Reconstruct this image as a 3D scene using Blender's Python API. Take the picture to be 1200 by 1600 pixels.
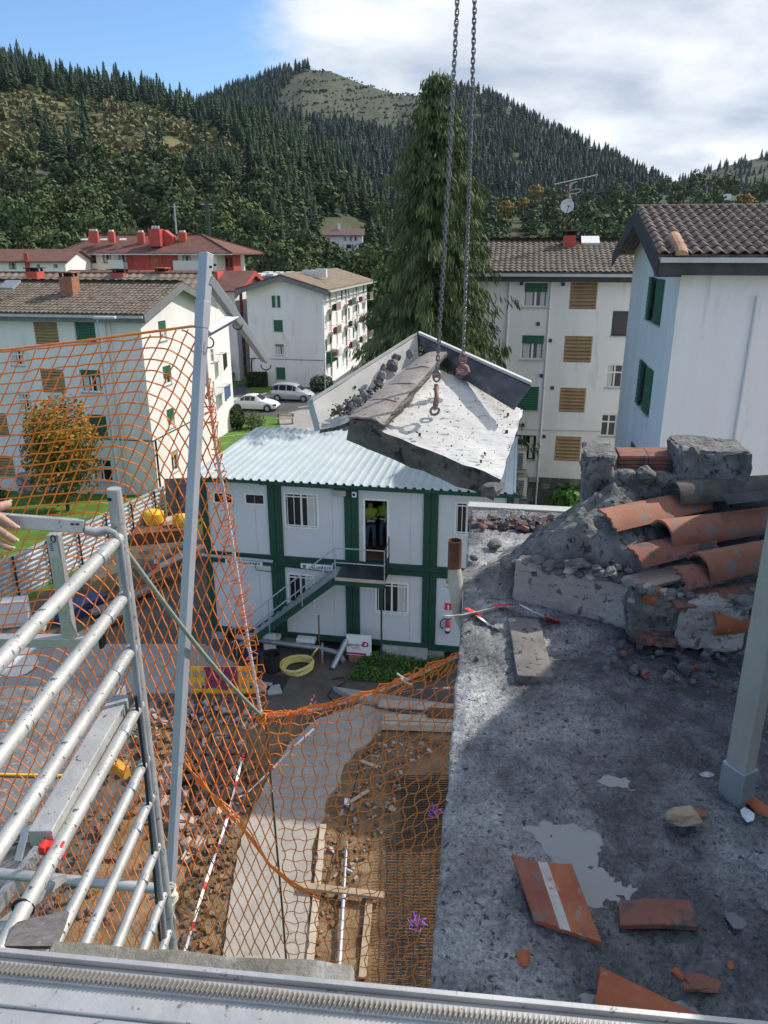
import bpy, math, random
import numpy as np
from mathutils import Vector, Matrix, Euler, noise
rnd = random.Random(11)
for o in list(bpy.data.objects): bpy.data.objects.remove(o)
C = bpy.context.scene.collection
SC = bpy.context.scene
# ------------------------------------------------------------ camera, sky, sun, exposure
CAM_H = 12.5; FPX = 1165.0; PITCH = math.radians(19.4)
cam = bpy.data.cameras.new('camera'); cam_o = bpy.data.objects.new('camera', cam); C.objects.link(cam_o)
cam_o.location = (0, 0, CAM_H); cam_o.rotation_euler = (math.radians(90) - PITCH, 0, 0)
cam.sensor_fit = 'VERTICAL'; cam.sensor_height = 36.0; cam.lens = 36.0 * FPX / 1600.0
cam.clip_start = 0.05; cam.clip_end = 6000
SC.camera = cam_o
SUN_AZ = math.radians(62); SUN_EL = math.radians(41)
world = bpy.data.worlds.new('World'); SC.world = world; world.use_nodes = True
wn = world.node_tree.nodes; wl = world.node_tree.links
for n in list(wn): wn.remove(n)
w_out = wn.new('ShaderNodeOutputWorld'); w_bg = wn.new('ShaderNodeBackground'); w_bg.inputs['Strength'].default_value = 0.12
sky = wn.new('ShaderNodeTexSky'); sky.sky_type = 'NISHITA'; sky.sun_disc = False
sky.sun_elevation = SUN_EL; sky.sun_rotation = SUN_AZ; sky.air_density = 1.0; sky.dust_density = 0.6; sky.ozone_density = 1.6
tc = wn.new('ShaderNodeTexCoord'); sep = wn.new('ShaderNodeSeparateXYZ'); wl.new(tc.outputs['Generated'], sep.inputs[0])
def wmath(op, a, b=None, clamp=False):
    m = wn.new('ShaderNodeMath'); m.operation = op; m.use_clamp = clamp
    for i, x in enumerate((a, b)):
        if x is None: continue
        if isinstance(x, (int, float)): m.inputs[i].default_value = x
        else: wl.new(x, m.inputs[i])
    return m.outputs[0]
zz = wmath('ADD', wmath('MAXIMUM', sep.outputs['Z'], 0.0), 0.16)
comb = wn.new('ShaderNodeCombineXYZ')
wl.new(wmath('DIVIDE', sep.outputs['X'], zz), comb.inputs[0]); wl.new(wmath('DIVIDE', sep.outputs['Y'], zz), comb.inputs[1])
def wnoise(scale, detail, rough, vec=None, w=0.0, dist=0.0):
    n = wn.new('ShaderNodeTexNoise'); n.noise_dimensions = '4D'; n.inputs['Scale'].default_value = scale; n.inputs['Detail'].default_value = detail
    n.inputs['Roughness'].default_value = rough; n.inputs['W'].default_value = w; n.inputs['Distortion'].default_value = dist
    wl.new(vec or comb.outputs[0], n.inputs['Vector']); return n.outputs['Fac']
cover = wnoise(0.85, 7, 0.55, w=3.1, dist=0.25)
# the cloud bank lies to the right of the view and overhead: a broad slope in X carries it
bank = wmath('ADD', wmath('MULTIPLY', sep.outputs['X'], 1.15), 0.17)
bank = wmath('MINIMUM', wmath('MAXIMUM', bank, -0.16), 0.24)
mask_in = wmath('ADD', cover, bank)
mr = wn.new('ShaderNodeMapRange'); mr.interpolation_type = 'SMOOTHSTEP'
mr.inputs['From Min'].default_value = 0.47; mr.inputs['From Max'].default_value = 0.63
wl.new(mask_in, mr.inputs['Value'])
shade = wnoise(1.5, 6, 0.55, w=1.3, dist=0.2)
ramp = wn.new('ShaderNodeValToRGB'); wl.new(shade, ramp.inputs['Fac'])
e = ramp.color_ramp.elements
e[0].position = 0.36; e[0].color = (3.3, 3.9, 4.8, 1); e[1].position = 0.64; e[1].color = (6.9, 7.1, 7.3, 1)
gain = wn.new('ShaderNodeMix'); gain.data_type = 'RGBA'; gain.blend_type = 'MULTIPLY'; gain.inputs['Factor'].default_value = 1.0
wl.new(sky.outputs[0], gain.inputs['A']); gain.inputs['B'].default_value = (0.80, 1.0, 1.22, 1)
mixc = wn.new('ShaderNodeMix'); mixc.data_type = 'RGBA'
wl.new(mr.outputs['Result'], mixc.inputs['Factor']); wl.new(gain.outputs['Result'], mixc.inputs['A']); wl.new(ramp.outputs['Color'], mixc.inputs['B'])
wl.new(mixc.outputs['Result'], w_bg.inputs['Color']); wl.new(w_bg.outputs[0], w_out.inputs['Surface'])
sun = bpy.data.lights.new('sun', 'SUN'); sun.energy = 3.6; sun.angle = math.radians(0.6); sun.color = (1.0, 0.94, 0.85)
sun_o = bpy.data.objects.new('sun', sun); C.objects.link(sun_o)
sd = Vector((math.sin(SUN_AZ) * math.cos(SUN_EL), math.cos(SUN_AZ) * math.cos(SUN_EL), math.sin(SUN_EL)))
sun_o.rotation_euler = sd.to_track_quat('Z', 'Y').to_euler(); sun_o.location = (60, 40, 80)
SC.view_settings.view_transform = 'Standard'; SC.view_settings.look = 'None'; SC.view_settings.exposure = 0.38; SC.view_settings.gamma = 1.0
SC.cycles.max_bounces = 6; SC.cycles.diffuse_bounces = 3; SC.cycles.glossy_bounces = 3; SC.cycles.transparent_max_bounces = 6
SC.cycles.use_denoising = True
# ------------------------------------------------------------ photo geometry: rays from the camera into the place
ct, st = math.cos(PITCH), math.sin(PITCH)
def ray(px, py):
    u = (px - 600) / FPX; v = (800 - py) / FPX
    return Vector((u, ct + v * st, -st + v * ct))
CAM = Vector((0, 0, CAM_H))
def G(px, py, z=0.0):
    d = ray(px, py); return CAM + d * ((z - CAM_H) / d.z)
def V(px, py, Y):
    d = ray(px, py); return CAM + d * (Y / d.y)
def onplane(px, py, O, n):
    d = ray(px, py); return CAM + d * ((O - CAM).dot(n) / d.dot(n))
def proj(p):
    z = p[2] - CAM_H; f = p[1] * ct - z * st; up = p[1] * st + z * ct
    return 600 + FPX * p[0] / f, 800 - FPX * up / f
AZ10 = math.radians(10)
A = Vector((math.cos(AZ10), -math.sin(AZ10), 0)); B = Vector((math.sin(AZ10), math.cos(AZ10), 0)); Z = Vector((0, 0, 1))
# ------------------------------------------------------------ mesh building
WL = {}; CH = {}
class MB:
    def __init__(s, xf=None): s.v = []; s.f = []; s.m = []; s.xf = xf
    def add(s, vs, fs, mi=0):
        k = len(s.v)
        if s.xf is not None: vs = [s.xf @ Vector(p) for p in vs]
        s.v.extend(tuple(p) for p in vs); s.f.extend(tuple(i + k for i in f) for f in fs); s.m.extend([mi] * len(fs))
        return s
    def box(s, c, size, rot=None, mi=0):
        x, y, z = size[0] / 2, size[1] / 2, size[2] / 2
        vs = [Vector((i * x, j * y, k * z)) for k in (-1, 1) for j in (-1, 1) for i in (-1, 1)]
        if rot is not None:
            R = rot if isinstance(rot, Matrix) else Euler(rot).to_matrix()
            vs = [R @ p for p in vs]
        c = Vector(c)
        return s.add([p + c for p in vs], [(0, 2, 3, 1), (4, 5, 7, 6), (0, 1, 5, 4), (2, 6, 7, 3), (0, 4, 6, 2), (1, 3, 7, 5)], mi)
    def obox(s, O, u, v, w, lu, lv, lw, mi=0):
        """box from corner O along three directions"""
        O = Vector(O); U = Vector(u) * lu; Vv = Vector(v) * lv; W = Vector(w) * lw
        vs = [O, O + U, O + Vv, O + U + Vv, O + W, O + U + W, O + Vv + W, O + U + Vv + W]
        return s.add(vs, [(0, 2, 3, 1), (4, 5, 7, 6), (0, 1, 5, 4), (2, 6, 7, 3), (0, 4, 6, 2), (1, 3, 7, 5)], mi)
    def beam(s, p0, p1, w, h, up=(0, 0, 1), mi=0):
        p0 = Vector(p0); p1 = Vector(p1); d = (p1 - p0); L = d.length; d.normalize(); up = Vector(up)
        sd_ = d.cross(up)
        if sd_.length < 1e-4: sd_ = d.cross(Vector((1, 0, 0)))
        sd_.normalize(); u2 = sd_.cross(d)
        return s.obox(p0 - sd_ * w / 2 - u2 * h / 2, d, sd_, u2, L, w, h, mi)
    def tube(s, pts, r, n=7, closed=False, mi=0, caps=True, radii=None):
        pts = [Vector(p) for p in pts]; N = len(pts); rings = []
        up = Vector((0, 0, 1)); prev = None
        for i, p in enumerate(pts):
            if closed: t = pts[(i + 1) % N] - pts[i - 1]
            else: t = pts[min(i + 1, N - 1)] - pts[max(i - 1, 0)]
            if t.length < 1e-9: t = Vector((0, 0, 1))
            t.normalize()
            if prev is None:
                x = t.cross(up)
                if x.length < 1e-3: x = t.cross(Vector((1, 0, 0)))
            else:
                x = prev - t * prev.dot(t)
                if x.length < 1e-4: x = t.cross(up)
            x.normalize(); y = t.cross(x); prev = x
            rr = radii[i] if radii else r
            rings.append([p + x * (rr * math.cos(2 * math.pi * k / n)) + y * (rr * math.sin(2 * math.pi * k / n)) for k in range(n)])
        vs = [p for R in rings for p in R]; fs = []
        for i in range(N if closed else N - 1):
            a_, b_ = i * n, ((i + 1) % N) * n
            for k in range(n):
                fs.append((a_ + k, a_ + (k + 1) % n, b_ + (k + 1) % n, b_ + k))
        if caps and not closed:
            fs.append(tuple(range(n - 1, -1, -1))); fs.append(tuple((N - 1) * n + k for k in range(n)))
        return s.add(vs, fs, mi)
    def lathe(s, c, prof, n=16, mi=0, R=None):
        c = Vector(c); vs = []; fs = []
        for r, z in prof:
            for k in range(n):
                p = Vector((r * math.cos(2 * math.pi * k / n), r * math.sin(2 * math.pi * k / n), z))
                vs.append(c + (R @ p if R is not None else p))
        for i in range(len(prof) - 1):
            for k in range(n): fs.append((i * n + k, i * n + (k + 1) % n, (i + 1) * n + (k + 1) % n, (i + 1) * n + k))
        return s.add(vs, fs, mi)
    def prism(s, poly, z0, z1, mi=0):
        """poly: list of Vector/tuples (x, y) going round; z0 and z1 heights"""
        n = len(poly); vs = [(p[0], p[1], z0) for p in poly] + [(p[0], p[1], z1) for p in poly]
        ar = sum(poly[i][0] * poly[(i + 1) % n][1] - poly[(i + 1) % n][0] * poly[i][1] for i in range(n))
        r = list(range(n)) if ar > 0 else list(range(n - 1, -1, -1))
        fs = [tuple(r[::-1]), tuple(i + n for i in r)] + [(r[i], r[(i + 1) % n], r[(i + 1) % n] + n, r[i] + n) for i in range(n)]
        return s.add(vs, fs, mi)
    def solid(s, pts, d, mi=0):
        """closed slab: polygon pts (3-D, in order) extruded by vector d"""
        pts = [Vector(p) for p in pts]; n = len(pts); d = Vector(d)
        return s.add(pts + [p + d for p in pts], [tuple(range(n)), tuple(range(2 * n - 1, n - 1, -1))] + [(i, i + n, (i + 1) % n + n, (i + 1) % n) for i in range(n)], mi)
    def rough(s, amp, sc, seed=0.0):
        out = []
        for p in s.v:
            q = Vector(p) * sc + Vector((seed, seed * 1.7, -seed))
            out.append(tuple(Vector(p) + noise.noise_vector(q) * amp))
        s.v = out; return s
    def mesh(s, name, mats, smooth=False):
        me = bpy.data.meshes.new(name); me.from_pydata(s.v, [], s.f)
        for m in (mats if isinstance(mats, (list, tuple)) else [mats]): me.materials.append(m)
        if any(s.m): me.polygons.foreach_set('material_index', s.m)
        if smooth: me.polygons.foreach_set('use_smooth', [True] * len(s.f))
        me.update()
        if smooth: me.set_sharp_from_angle(angle=0.8)
        return me
    def build(s, name, mats, parent=None, smooth=False, bevel=0, kind=None, loc=None, subd=0, **tg):
        vs = np.array(s.v, dtype=float)
        if loc is None: loc = Vector(((vs[:, 0].min() + vs[:, 0].max()) / 2, (vs[:, 1].min() + vs[:, 1].max()) / 2, vs[:, 2].min()))
        vs = vs - np.array(loc); keep = s.v; s.v = [tuple(r) for r in vs]
        me = s.mesh(name, mats, smooth); s.v = keep
        o = link(name, me, parent, loc)
        if kind: o['kind'] = kind
        if bevel:
            b = o.modifiers.new('bevel', 'BEVEL'); b.width = bevel; b.segments = 2; b.limit_method = 'ANGLE'
        if subd:
            b = o.modifiers.new('sub', 'SUBSURF'); b.levels = subd; b.render_levels = subd
        if tg: tag(o, **tg)
        return o
def link(name, data, parent=None, loc=(0, 0, 0)):
    o = bpy.data.objects.new(name, data); C.objects.link(o); loc = Vector(loc)
    if parent is not None:
        o.parent = parent; o.location = loc - WL[parent.name]; CH.setdefault(parent.name, []).append(o)
    else: o.location = loc
    WL[o.name] = loc
    return o
def tag(o, label=None, cat=None, group=None):
    if label: o['label'] = label
    if cat: o['category'] = cat
    if group: o['group'] = group
    return o
def thing(name, label, cat, loc=(0, 0, 0), group=None):
    return tag(link(name, None, None, loc), label, cat, group)
def copy_tree(o, parent=None, label=None):
    c = o.copy(); C.objects.link(c); c.parent = parent; WL[c.name] = WL[o.name].copy()
    if label: c['label'] = label
    for ch in CH.get(o.name, []):
        k = copy_tree(ch, c); CH.setdefault(c.name, []).append(k)
    return c
# ------------------------------------------------------------ materials
def mat(name, c1, c2=None, scale=4.0, rough=0.8, metal=0.0, bump=0.0, bscale=30.0, spots=None, spot_t=0.6, spot_scale=18.0, spot_w=0.06,
        detail=6, objrand=0.0, spec=0.4, dist=0.0, bdist=0.01, stretch=None, c3=None, rough2=None, space='Object'):
    """noise-mixed base colour, optional thresholded spots, bump and per-object brightness"""
    m = bpy.data.materials.new(name); m.use_nodes = True; nt = m.node_tree; N = nt.nodes; L = nt.links
    bs = N['Principled BSDF']; bs.inputs['Roughness'].default_value = rough; bs.inputs['Metallic'].default_value = metal
    bs.inputs['Specular IOR Level'].default_value = spec
    t = N.new('ShaderNodeTexCoord'); vec = t.outputs[space]
    if space == 'World':
        pass
    if stretch:
        mp = N.new('ShaderNodeMapping'); mp.inputs['Scale'].default_value = stretch; L.new(vec, mp.inputs['Vector']); vec = mp.outputs['Vector']
    def nz(sc, det=6, r=0.6, ds=0.0):
        n = N.new('ShaderNodeTexNoise'); n.inputs['Scale'].default_value = sc; n.inputs['Detail'].default_value = det; n.inputs['Roughness'].default_value = r; n.inputs['Distortion'].default_value = ds
        L.new(vec, n.inputs['Vector']); return n.outputs['Fac']
    col = None
    if c2 is not None:
        r = N.new('ShaderNodeValToRGB'); L.new(nz(scale, detail, 0.62, dist), r.inputs['Fac'])
        r.color_ramp.elements[0].position = 0.33; r.color_ramp.elements[0].color = (*c1, 1)
        r.color_ramp.elements[1].position = 0.67; r.color_ramp.elements[1].color = (*c2, 1)
        if c3: el = r.color_ramp.elements.new(0.5); el.color = (*c3, 1)
        col = r.outputs['Color']
    if spots is not None:
        mr_ = N.new('ShaderNodeMapRange'); mr_.inputs['From Min'].default_value = spot_t; mr_.inputs['From Max'].default_value = spot_t + spot_w
        L.new(nz(spot_scale, 5, 0.65, 0.3), mr_.inputs['Value'])
        mx = N.new('ShaderNodeMix'); mx.data_type = 'RGBA'; L.new(mr_.outputs['Result'], mx.inputs['Factor'])
        if col: L.new(col, mx.inputs['A'])
        else: mx.inputs['A'].default_value = (*c1, 1)
        mx.inputs['B'].default_value = (*spots, 1); col = mx.outputs['Result']
    if objrand:
        oi = N.new('ShaderNodeObjectInfo'); hs = N.new('ShaderNodeHueSaturation')
        mrv = N.new('ShaderNodeMapRange'); mrv.inputs['To Min'].default_value = 1 - objrand; mrv.inputs['To Max'].default_value = 1 + objrand
        L.new(oi.outputs['Random'], mrv.inputs['Value']); L.new(mrv.outputs['Result'], hs.inputs['Value'])
        mul = N.new('ShaderNodeMath'); mul.operation = 'MULTIPLY'; mul.inputs[1].default_value = 7.31; L.new(oi.outputs['Random'], mul.inputs[0])
        fr = N.new('ShaderNodeMath'); fr.operation = 'FRACT'; L.new(mul.outputs[0], fr.inputs[0])
        mrh = N.new('ShaderNodeMapRange'); mrh.inputs['To Min'].default_value = 0.5 - objrand * 0.07; mrh.inputs['To Max'].default_value = 0.5 + objrand * 0.07
        L.new(fr.outputs[0], mrh.inputs['Value']); L.new(mrh.outputs['Result'], hs.inputs['Hue'])
        if col: L.new(col, hs.inputs['Color'])
        else: hs.inputs['Color'].default_value = (*c1, 1)
        col = hs.outputs['Color']
    if col: L.new(col, bs.inputs['Base Color'])
    else: bs.inputs['Base Color'].default_value = (*c1, 1)
    if rough2 is not None:
        mr2 = N.new('ShaderNodeMapRange'); mr2.inputs['From Min'].default_value = 0.4; mr2.inputs['From Max'].default_value = 0.6
        mr2.inputs['To Min'].default_value = rough; mr2.inputs['To Max'].default_value = rough2
        L.new(nz(scale * 0.7, 4, 0.6), mr2.inputs['Value']); L.new(mr2.outputs['Result'], bs.inputs['Roughness'])
    if bump:
        b_ = N.new('ShaderNodeBump'); b_.inputs['Strength'].default_value = bump; b_.inputs['Distance'].default_value = bdist
        L.new(nz(bscale, 6, 0.65), b_.inputs['Height']); L.new(b_.outputs['Normal'], bs.inputs['Normal'])
    return m
M = {}
M['plaster'] = mat('white_render', (.74, .705, .70), (.83, .80, .795), 0.5, .9, spots=(.52, .505, .47), spot_t=.57, spot_scale=1.1, spot_w=.22, bump=.25, bscale=60, stretch=(1.5, 1.5, .25))
M['plaster_warm'] = mat('cream_render', (.74, .70, .58), (.80, .76, .64), 0.5, .9)
M['red_paint'] = mat('red_paint', (.34, .045, .04), (.43, .07, .055), 1.2, .7)
M['red_chimney'] = mat('red_chimney', (.42, .07, .045), (.55, .10, .07), 3, .8)
M['old_chimney'] = mat('brick_chimney', (.26, .10, .06), (.40, .19, .12), 6, .9, spots=(.10, .07, .06), spot_t=.6, spot_scale=9)
M['tile_brown'] = mat('brown_tile', (.085, .064, .049), (.20, .162, .125), 2.2, .85, spots=(.045, .04, .035), spot_t=.56, spot_scale=5, spot_w=.12, objrand=.16)
M['tile_dark'] = mat('dark_tile', (.05, .036, .031), (.165, .115, .095), 3.0, .75, spots=(.03, .028, .026), spot_t=.56, spot_scale=7, spot_w=.12, objrand=.25)
M['tile_beige'] = mat('pale_tile', (.20, .15, .105), (.32, .25, .185), 1.4, .85)
M['tile_redbrown'] = mat('red_brown_tile', (.115, .052, .04), (.185, .085, .062), 1.0, .85)
M['tile_ridge'] = mat('orange_ridge_tile', (.34, .17, .10), (.48, .28, .18), 4, .85, objrand=.2)
M['fascia'] = mat('dark_fascia', (.035, .037, .04), (.07, .07, .072), 3, .8)
M['fascia_grey'] = mat('grey_fascia', (.14, .145, .16), (.20, .20, .215), 3, .8)
M['gutter'] = mat('pale_gutter', (.42, .43, .44), (.52, .53, .53), 2, .5)
M['glass'] = mat('window_glass', (.015, .018, .022), None, rough=.06, spec=.6)
M['curtain'] = mat('curtain', (.48, .48, .46), (.62, .62, .60), 9, .9, stretch=(6, 6, .3))
M['frame_white'] = mat('white_frame', (.78, .78, .77), None, rough=.5)
M['green'] = mat('green_paint', (.008, .048, .032), (.014, .066, .044), 4, .55)
M['green_shutter'] = mat('green_shutter', (.015, .10, .055), (.025, .13, .075), 4, .6)
M['louvre'] = mat('tan_louvre', (.36, .24, .12), (.46, .32, .18), 5, .7, objrand=.1)
M['sill'] = mat('stone_sill', (.38, .38, .37), (.48, .48, .46), 6, .85)
M['dark'] = mat('dark_interior', (.02, .02, .02), None, rough=.9)
M['metal_dark'] = mat('dark_metal', (.06, .065, .07), None, rough=.5, metal=.5)
M['galv'] = mat('galvanised_steel', (.36, .38, .40), (.48, .50, .52), 7, .5, metal=.6, bump=.1)
M['alu'] = mat('aluminium', (.42, .42, .42), (.56, .56, .55), 6, .42, metal=.55, spots=(.22, .21, .20), spot_t=.62, spot_scale=42, spot_w=.04, bump=.12, bscale=60, rough2=.6)
M['alu_paint'] = mat('splashed_aluminium_tube', (.36, .36, .35), (.54, .54, .525), 7, .5, metal=.3, spots=(.10, .095, .09), spot_t=.615, spot_scale=34, spot_w=.03, bump=.3, bscale=40)
M['mast'] = mat('grey_steel_mast', (.38, .39, .43), (.46, .47, .50), 3, .5, metal=.25, spots=(.25, .25, .26), spot_t=.66, spot_scale=12)
M['orange'] = mat('orange_cord', (.90, .20, .02), (.95, .29, .05), 12, .75)
M['rope_pink'] = mat('pink_white_rope', (.62, .42, .40), (.78, .70, .68), 40, .85)
M['rope_green'] = mat('green_rope', (.22, .25, .20), (.33, .36, .30), 60, .85)
M['rope_white'] = mat('white_cord', (.56, .53, .45), (.72, .69, .60), 50, .9)
M['concrete'] = mat('concrete', (.30, .30, .29), (.42, .42, .40), 3, .9, spots=(.14, .14, .14), spot_t=.6, spot_scale=30, bump=.5, bscale=40)
M['concrete_dark'] = mat('grey_concrete', (.16, .16, .165), (.26, .26, .26), 2.5, .9, spots=(.07, .07, .075), spot_t=.58, spot_scale=14, bump=.6, bscale=30)
M['slab_white'] = mat('pale_slab', (.50, .49, .47), (.68, .67, .65), 3.4, .9, spots=(.30, .285, .27), spot_t=.585, spot_scale=24, spot_w=.06, bump=.6, bscale=35, stretch=(.22, 1.2, 1.2))
M['tile_mossy'] = mat('mossy_tile', (.075, .07, .062), (.19, .165, .14), 9, .9, spots=(.27, .11, .075), spot_t=.60, spot_scale=6, spot_w=.1, bump=.6, bscale=50)
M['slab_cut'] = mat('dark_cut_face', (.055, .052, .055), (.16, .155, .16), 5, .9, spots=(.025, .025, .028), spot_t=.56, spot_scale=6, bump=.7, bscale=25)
M['cement'] = mat('pale_gutter_concrete', (.40, .395, .38), (.54, .53, .51), 1.6, .88, spots=(.24, .23, .22), spot_t=.62, spot_scale=8, spot_w=.1, bump=.3, bscale=40)
M['rubble'] = mat('rubble', (.07, .058, .055), (.20, .165, .155), 14, .95, objrand=.3)
M['terracotta'] = mat('terracotta', (.27, .10, .062), (.38, .155, .10), 7, .8, spots=(.20, .17, .155), spot_t=.54, spot_scale=16, spot_w=.07, bump=.35, bscale=60, objrand=.1)
M['terracotta_old'] = mat('lichened_terracotta', (.22, .085, .062), (.33, .14, .10), 6, .85, spots=(.09, .085, .08), spot_t=.5, spot_scale=12, spot_w=.1, bump=.4, bscale=60)
M['terracotta_fresh'] = mat('fresh_terracotta', (.36, .10, .042), (.46, .15, .07), 9, .75, spots=(.36, .24, .18), spot_t=.6, spot_scale=22, bump=.25, bscale=80)
M['mortar'] = mat('weathered_mortar', (.115, .11, .105), (.30, .29, .27), 9, .95, spots=(.05, .05, .05), spot_t=.56, spot_scale=24, spot_w=.07, bump=1.0, bscale=34, bdist=.02)
M['mortar_pale'] = mat('pale_mortar', (.34, .30, .27), (.48, .43, .39), 5, .95, spots=(.13, .12, .115), spot_t=.57, spot_scale=20, bump=.6, bscale=40)
M['wood'] = mat('weathered_timber', (.30, .22, .14), (.44, .34, .23), 5, .85, stretch=(1, 1, 8), bump=.3)
M['plank'] = mat('pale_plank', (.40, .33, .24), (.53, .45, .34), 4, .85, bump=.2)
M['plank_pink'] = mat('dusty_plank', (.40, .31, .25), (.52, .43, .35), 4, .85, bump=.2)
M['cabin'] = mat('cabin_panel', (.56, .57, .59), (.62, .63, .65), .8, .55, spots=(.46, .46, .47), spot_t=.68, spot_scale=2, spot_w=.2)
M['sheet'] = mat('pale_corrugated_sheet', (.46, .53, .54), (.56, .63, .64), .9, .4, metal=.25)
M['sheet_fence'] = mat('hoarding_sheet', (.50, .54, .58), (.62, .66, .70), .6, .42, metal=.4)
M['rust'] = mat('rusty_steel', (.10, .05, .03), (.22, .10, .055), 9, .9, bump=.4)
M['rebar'] = mat('rebar', (.022, .019, .018), (.05, .038, .032), 3, .8)
M['pvc_old'] = mat('dirty_cream_pipe', (.40, .37, .31), (.55, .52, .45), 7, .7, spots=(.24, .22, .19), spot_t=.6, spot_scale=15)
M['yellow'] = mat('yellow_plastic', (.80, .46, .03), (.88, .55, .06), 3, .55)
M['yellow_hose'] = mat('yellow_hose', (.62, .52, .16), (.74, .64, .26), 4, .6)
M['purple'] = mat('purple_strap', (.32, .10, .52), (.46, .20, .66), 9, .6)
M['maroon'] = mat('maroon_cloth', (.18, .03, .08), (.28, .06, .12), 6, .85)
M['red'] = mat('red_plastic', (.62, .03, .035), (.70, .05, .05), 5, .5)
M['white'] = mat('white_plastic', (.76, .76, .75), (.82, .82, .81), 4, .5)
M['black'] = mat('black_rubber', (.018, .018, .02), None, rough=.6)
M['blue'] = mat('blue_plastic', (.02, .05, .16), None, rough=.5)
M['car_white'] = mat('white_car_paint', (.78, .78, .76), None, rough=.22, spec=.5)
M['car_silver'] = mat('silver_car_paint', (.50, .53, .58), None, rough=.28, metal=.4)
M['grass'] = mat('lawn', (.062, .135, .014), (.115, .225, .026), 1.1, .95, spots=(.16, .20, .05), spot_t=.6, spot_scale=7, spot_w=.2, bump=.6, bscale=40, bdist=.05)
M['meadow'] = mat('valley_ground', (.05, .08, .02), (.10, .13, .045), .12, .95)
M['asphalt'] = mat('asphalt', (.06, .06, .062), (.10, .10, .10), .6, .85, bump=.3, bscale=60)
M['yard'] = mat('dirty_yard', (.070, .062, .055), (.135, .118, .10), .9, .9, spots=(.20, .19, .175), spot_t=.6, spot_scale=2.5, spot_w=.2, bump=.4, bscale=20)
M['paving'] = mat('light_paving', (.26, .25, .23), (.36, .345, .32), 1.2, .9, spots=(.20, .19, .18), spot_t=.6, spot_scale=6, bump=.4, bscale=30)
M['path'] = mat('rough_concrete_path', (.32, .285, .24), (.43, .39, .335), 1.5, .92, spots=(.22, .20, .175), spot_t=.58, spot_scale=7, spot_w=.12, bump=.8, bscale=24)
M['soil'] = mat('excavated_soil', (.15, .092, .048), (.31, .205, .115), 1.8, .95, spots=(.085, .06, .038), spot_t=.58, spot_scale=5, spot_w=.12, bump=1.0, bscale=14, bdist=.05)
M['line'] = mat('road_paint', (.55, .55, .53), None, rough=.8)
M['skin'] = mat('skin', (.40, .22, .16), (.52, .33, .25), 45, .65, spots=(.50, .42, .35), spot_t=.58, spot_scale=70)
M['hivis'] = mat('hi_vis_yellow', (.30, .46, .03), (.36, .52, .05), 6, .7)
M['navy'] = mat('navy_cloth', (.012, .017, .035), None, rough=.9)
M['jeans'] = mat('blue_jeans', (.06, .10, .20), (.09, .14, .26), 12, .9)
M['reflect'] = mat('reflective_band', (.62, .64, .64), None, rough=.4)
M['sign_red'] = mat('sign_magenta', (.50, .02, .12), None, rough=.6)
M['ink'] = mat('dark_lettering', (.03, .04, .07), None, rough=.7)
M['tarp'] = mat('white_tarp', (.52, .52, .52), (.66, .66, .65), 6, .7)
M['bark'] = mat('bark', (.05, .04, .03), (.10, .08, .06), 6, .95)
def leafmat(name, c1, c2, sc, objrand=.2, spots=None, st_=.6):
    return mat(name, c1, c2, sc, .75, objrand=objrand, spec=.25, spots=spots, spot_t=st_, spot_scale=sc * .5, spot_w=.15)
M['conifer'] = leafmat('conifer_needles', (.028, .056, .026), (.058, .096, .042), .4, .25)
M['conifer_far'] = leafmat('far_conifer_needles', (.017, .038, .025), (.030, .056, .036), .05, .1)
M['broad'] = leafmat('broadleaf_crown', (.040, .070, .022), (.092, .125, .040), .5, .30)
M['broad_mass'] = leafmat('woodland_crowns', (.040, .072, .024), (.092, .120, .042), .07, .1)
M['shrub'] = leafmat('hill_shrubs', (.090, .115, .045), (.23, .205, .095), .08, .1)
M['cedar'] = leafmat('cedar_sprays', (.045, .080, .028), (.14, .175, .065), .6, 0)
M['maple'] = leafmat('autumn_leaves', (.30, .15, .015), (.46, .23, .02), .8, 0)
M['maple_green'] = leafmat('maple_green_leaves', (.035, .065, .012), (.12, .13, .02), .8, 0)
M['bush'] = leafmat('dark_bush', (.020, .042, .014), (.050, .080, .024), 2, .1)
M['bush_light'] = leafmat('light_bush', (.09, .12, .05), (.16, .18, .09), 3, .1)
M['fig'] = leafmat('fig_leaves', (.05, .13, .02), (.10, .21, .04), 3, .1)
M['hill_floor'] = mat('forest_floor', (.030, .042, .018), (.060, .070, .030), .04, .95)
M['bracken'] = mat('bracken_slope', (.10, .105, .045), (.20, .17, .075), .035, .95, spots=(.07, .085, .03), spot_t=.52, spot_scale=.12, spot_w=.1)
M['clearcut'] = mat('clear_cut_slope', (.046, .052, .030), (.082, .084, .052), .03, .95, spots=(.08, .10, .05), spot_t=.54, spot_scale=.07, spot_w=.1)
M['rock'] = mat('rock_outcrop', (.07, .065, .065), (.16, .15, .145), .3, .95, bump=1, bscale=2)
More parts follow.
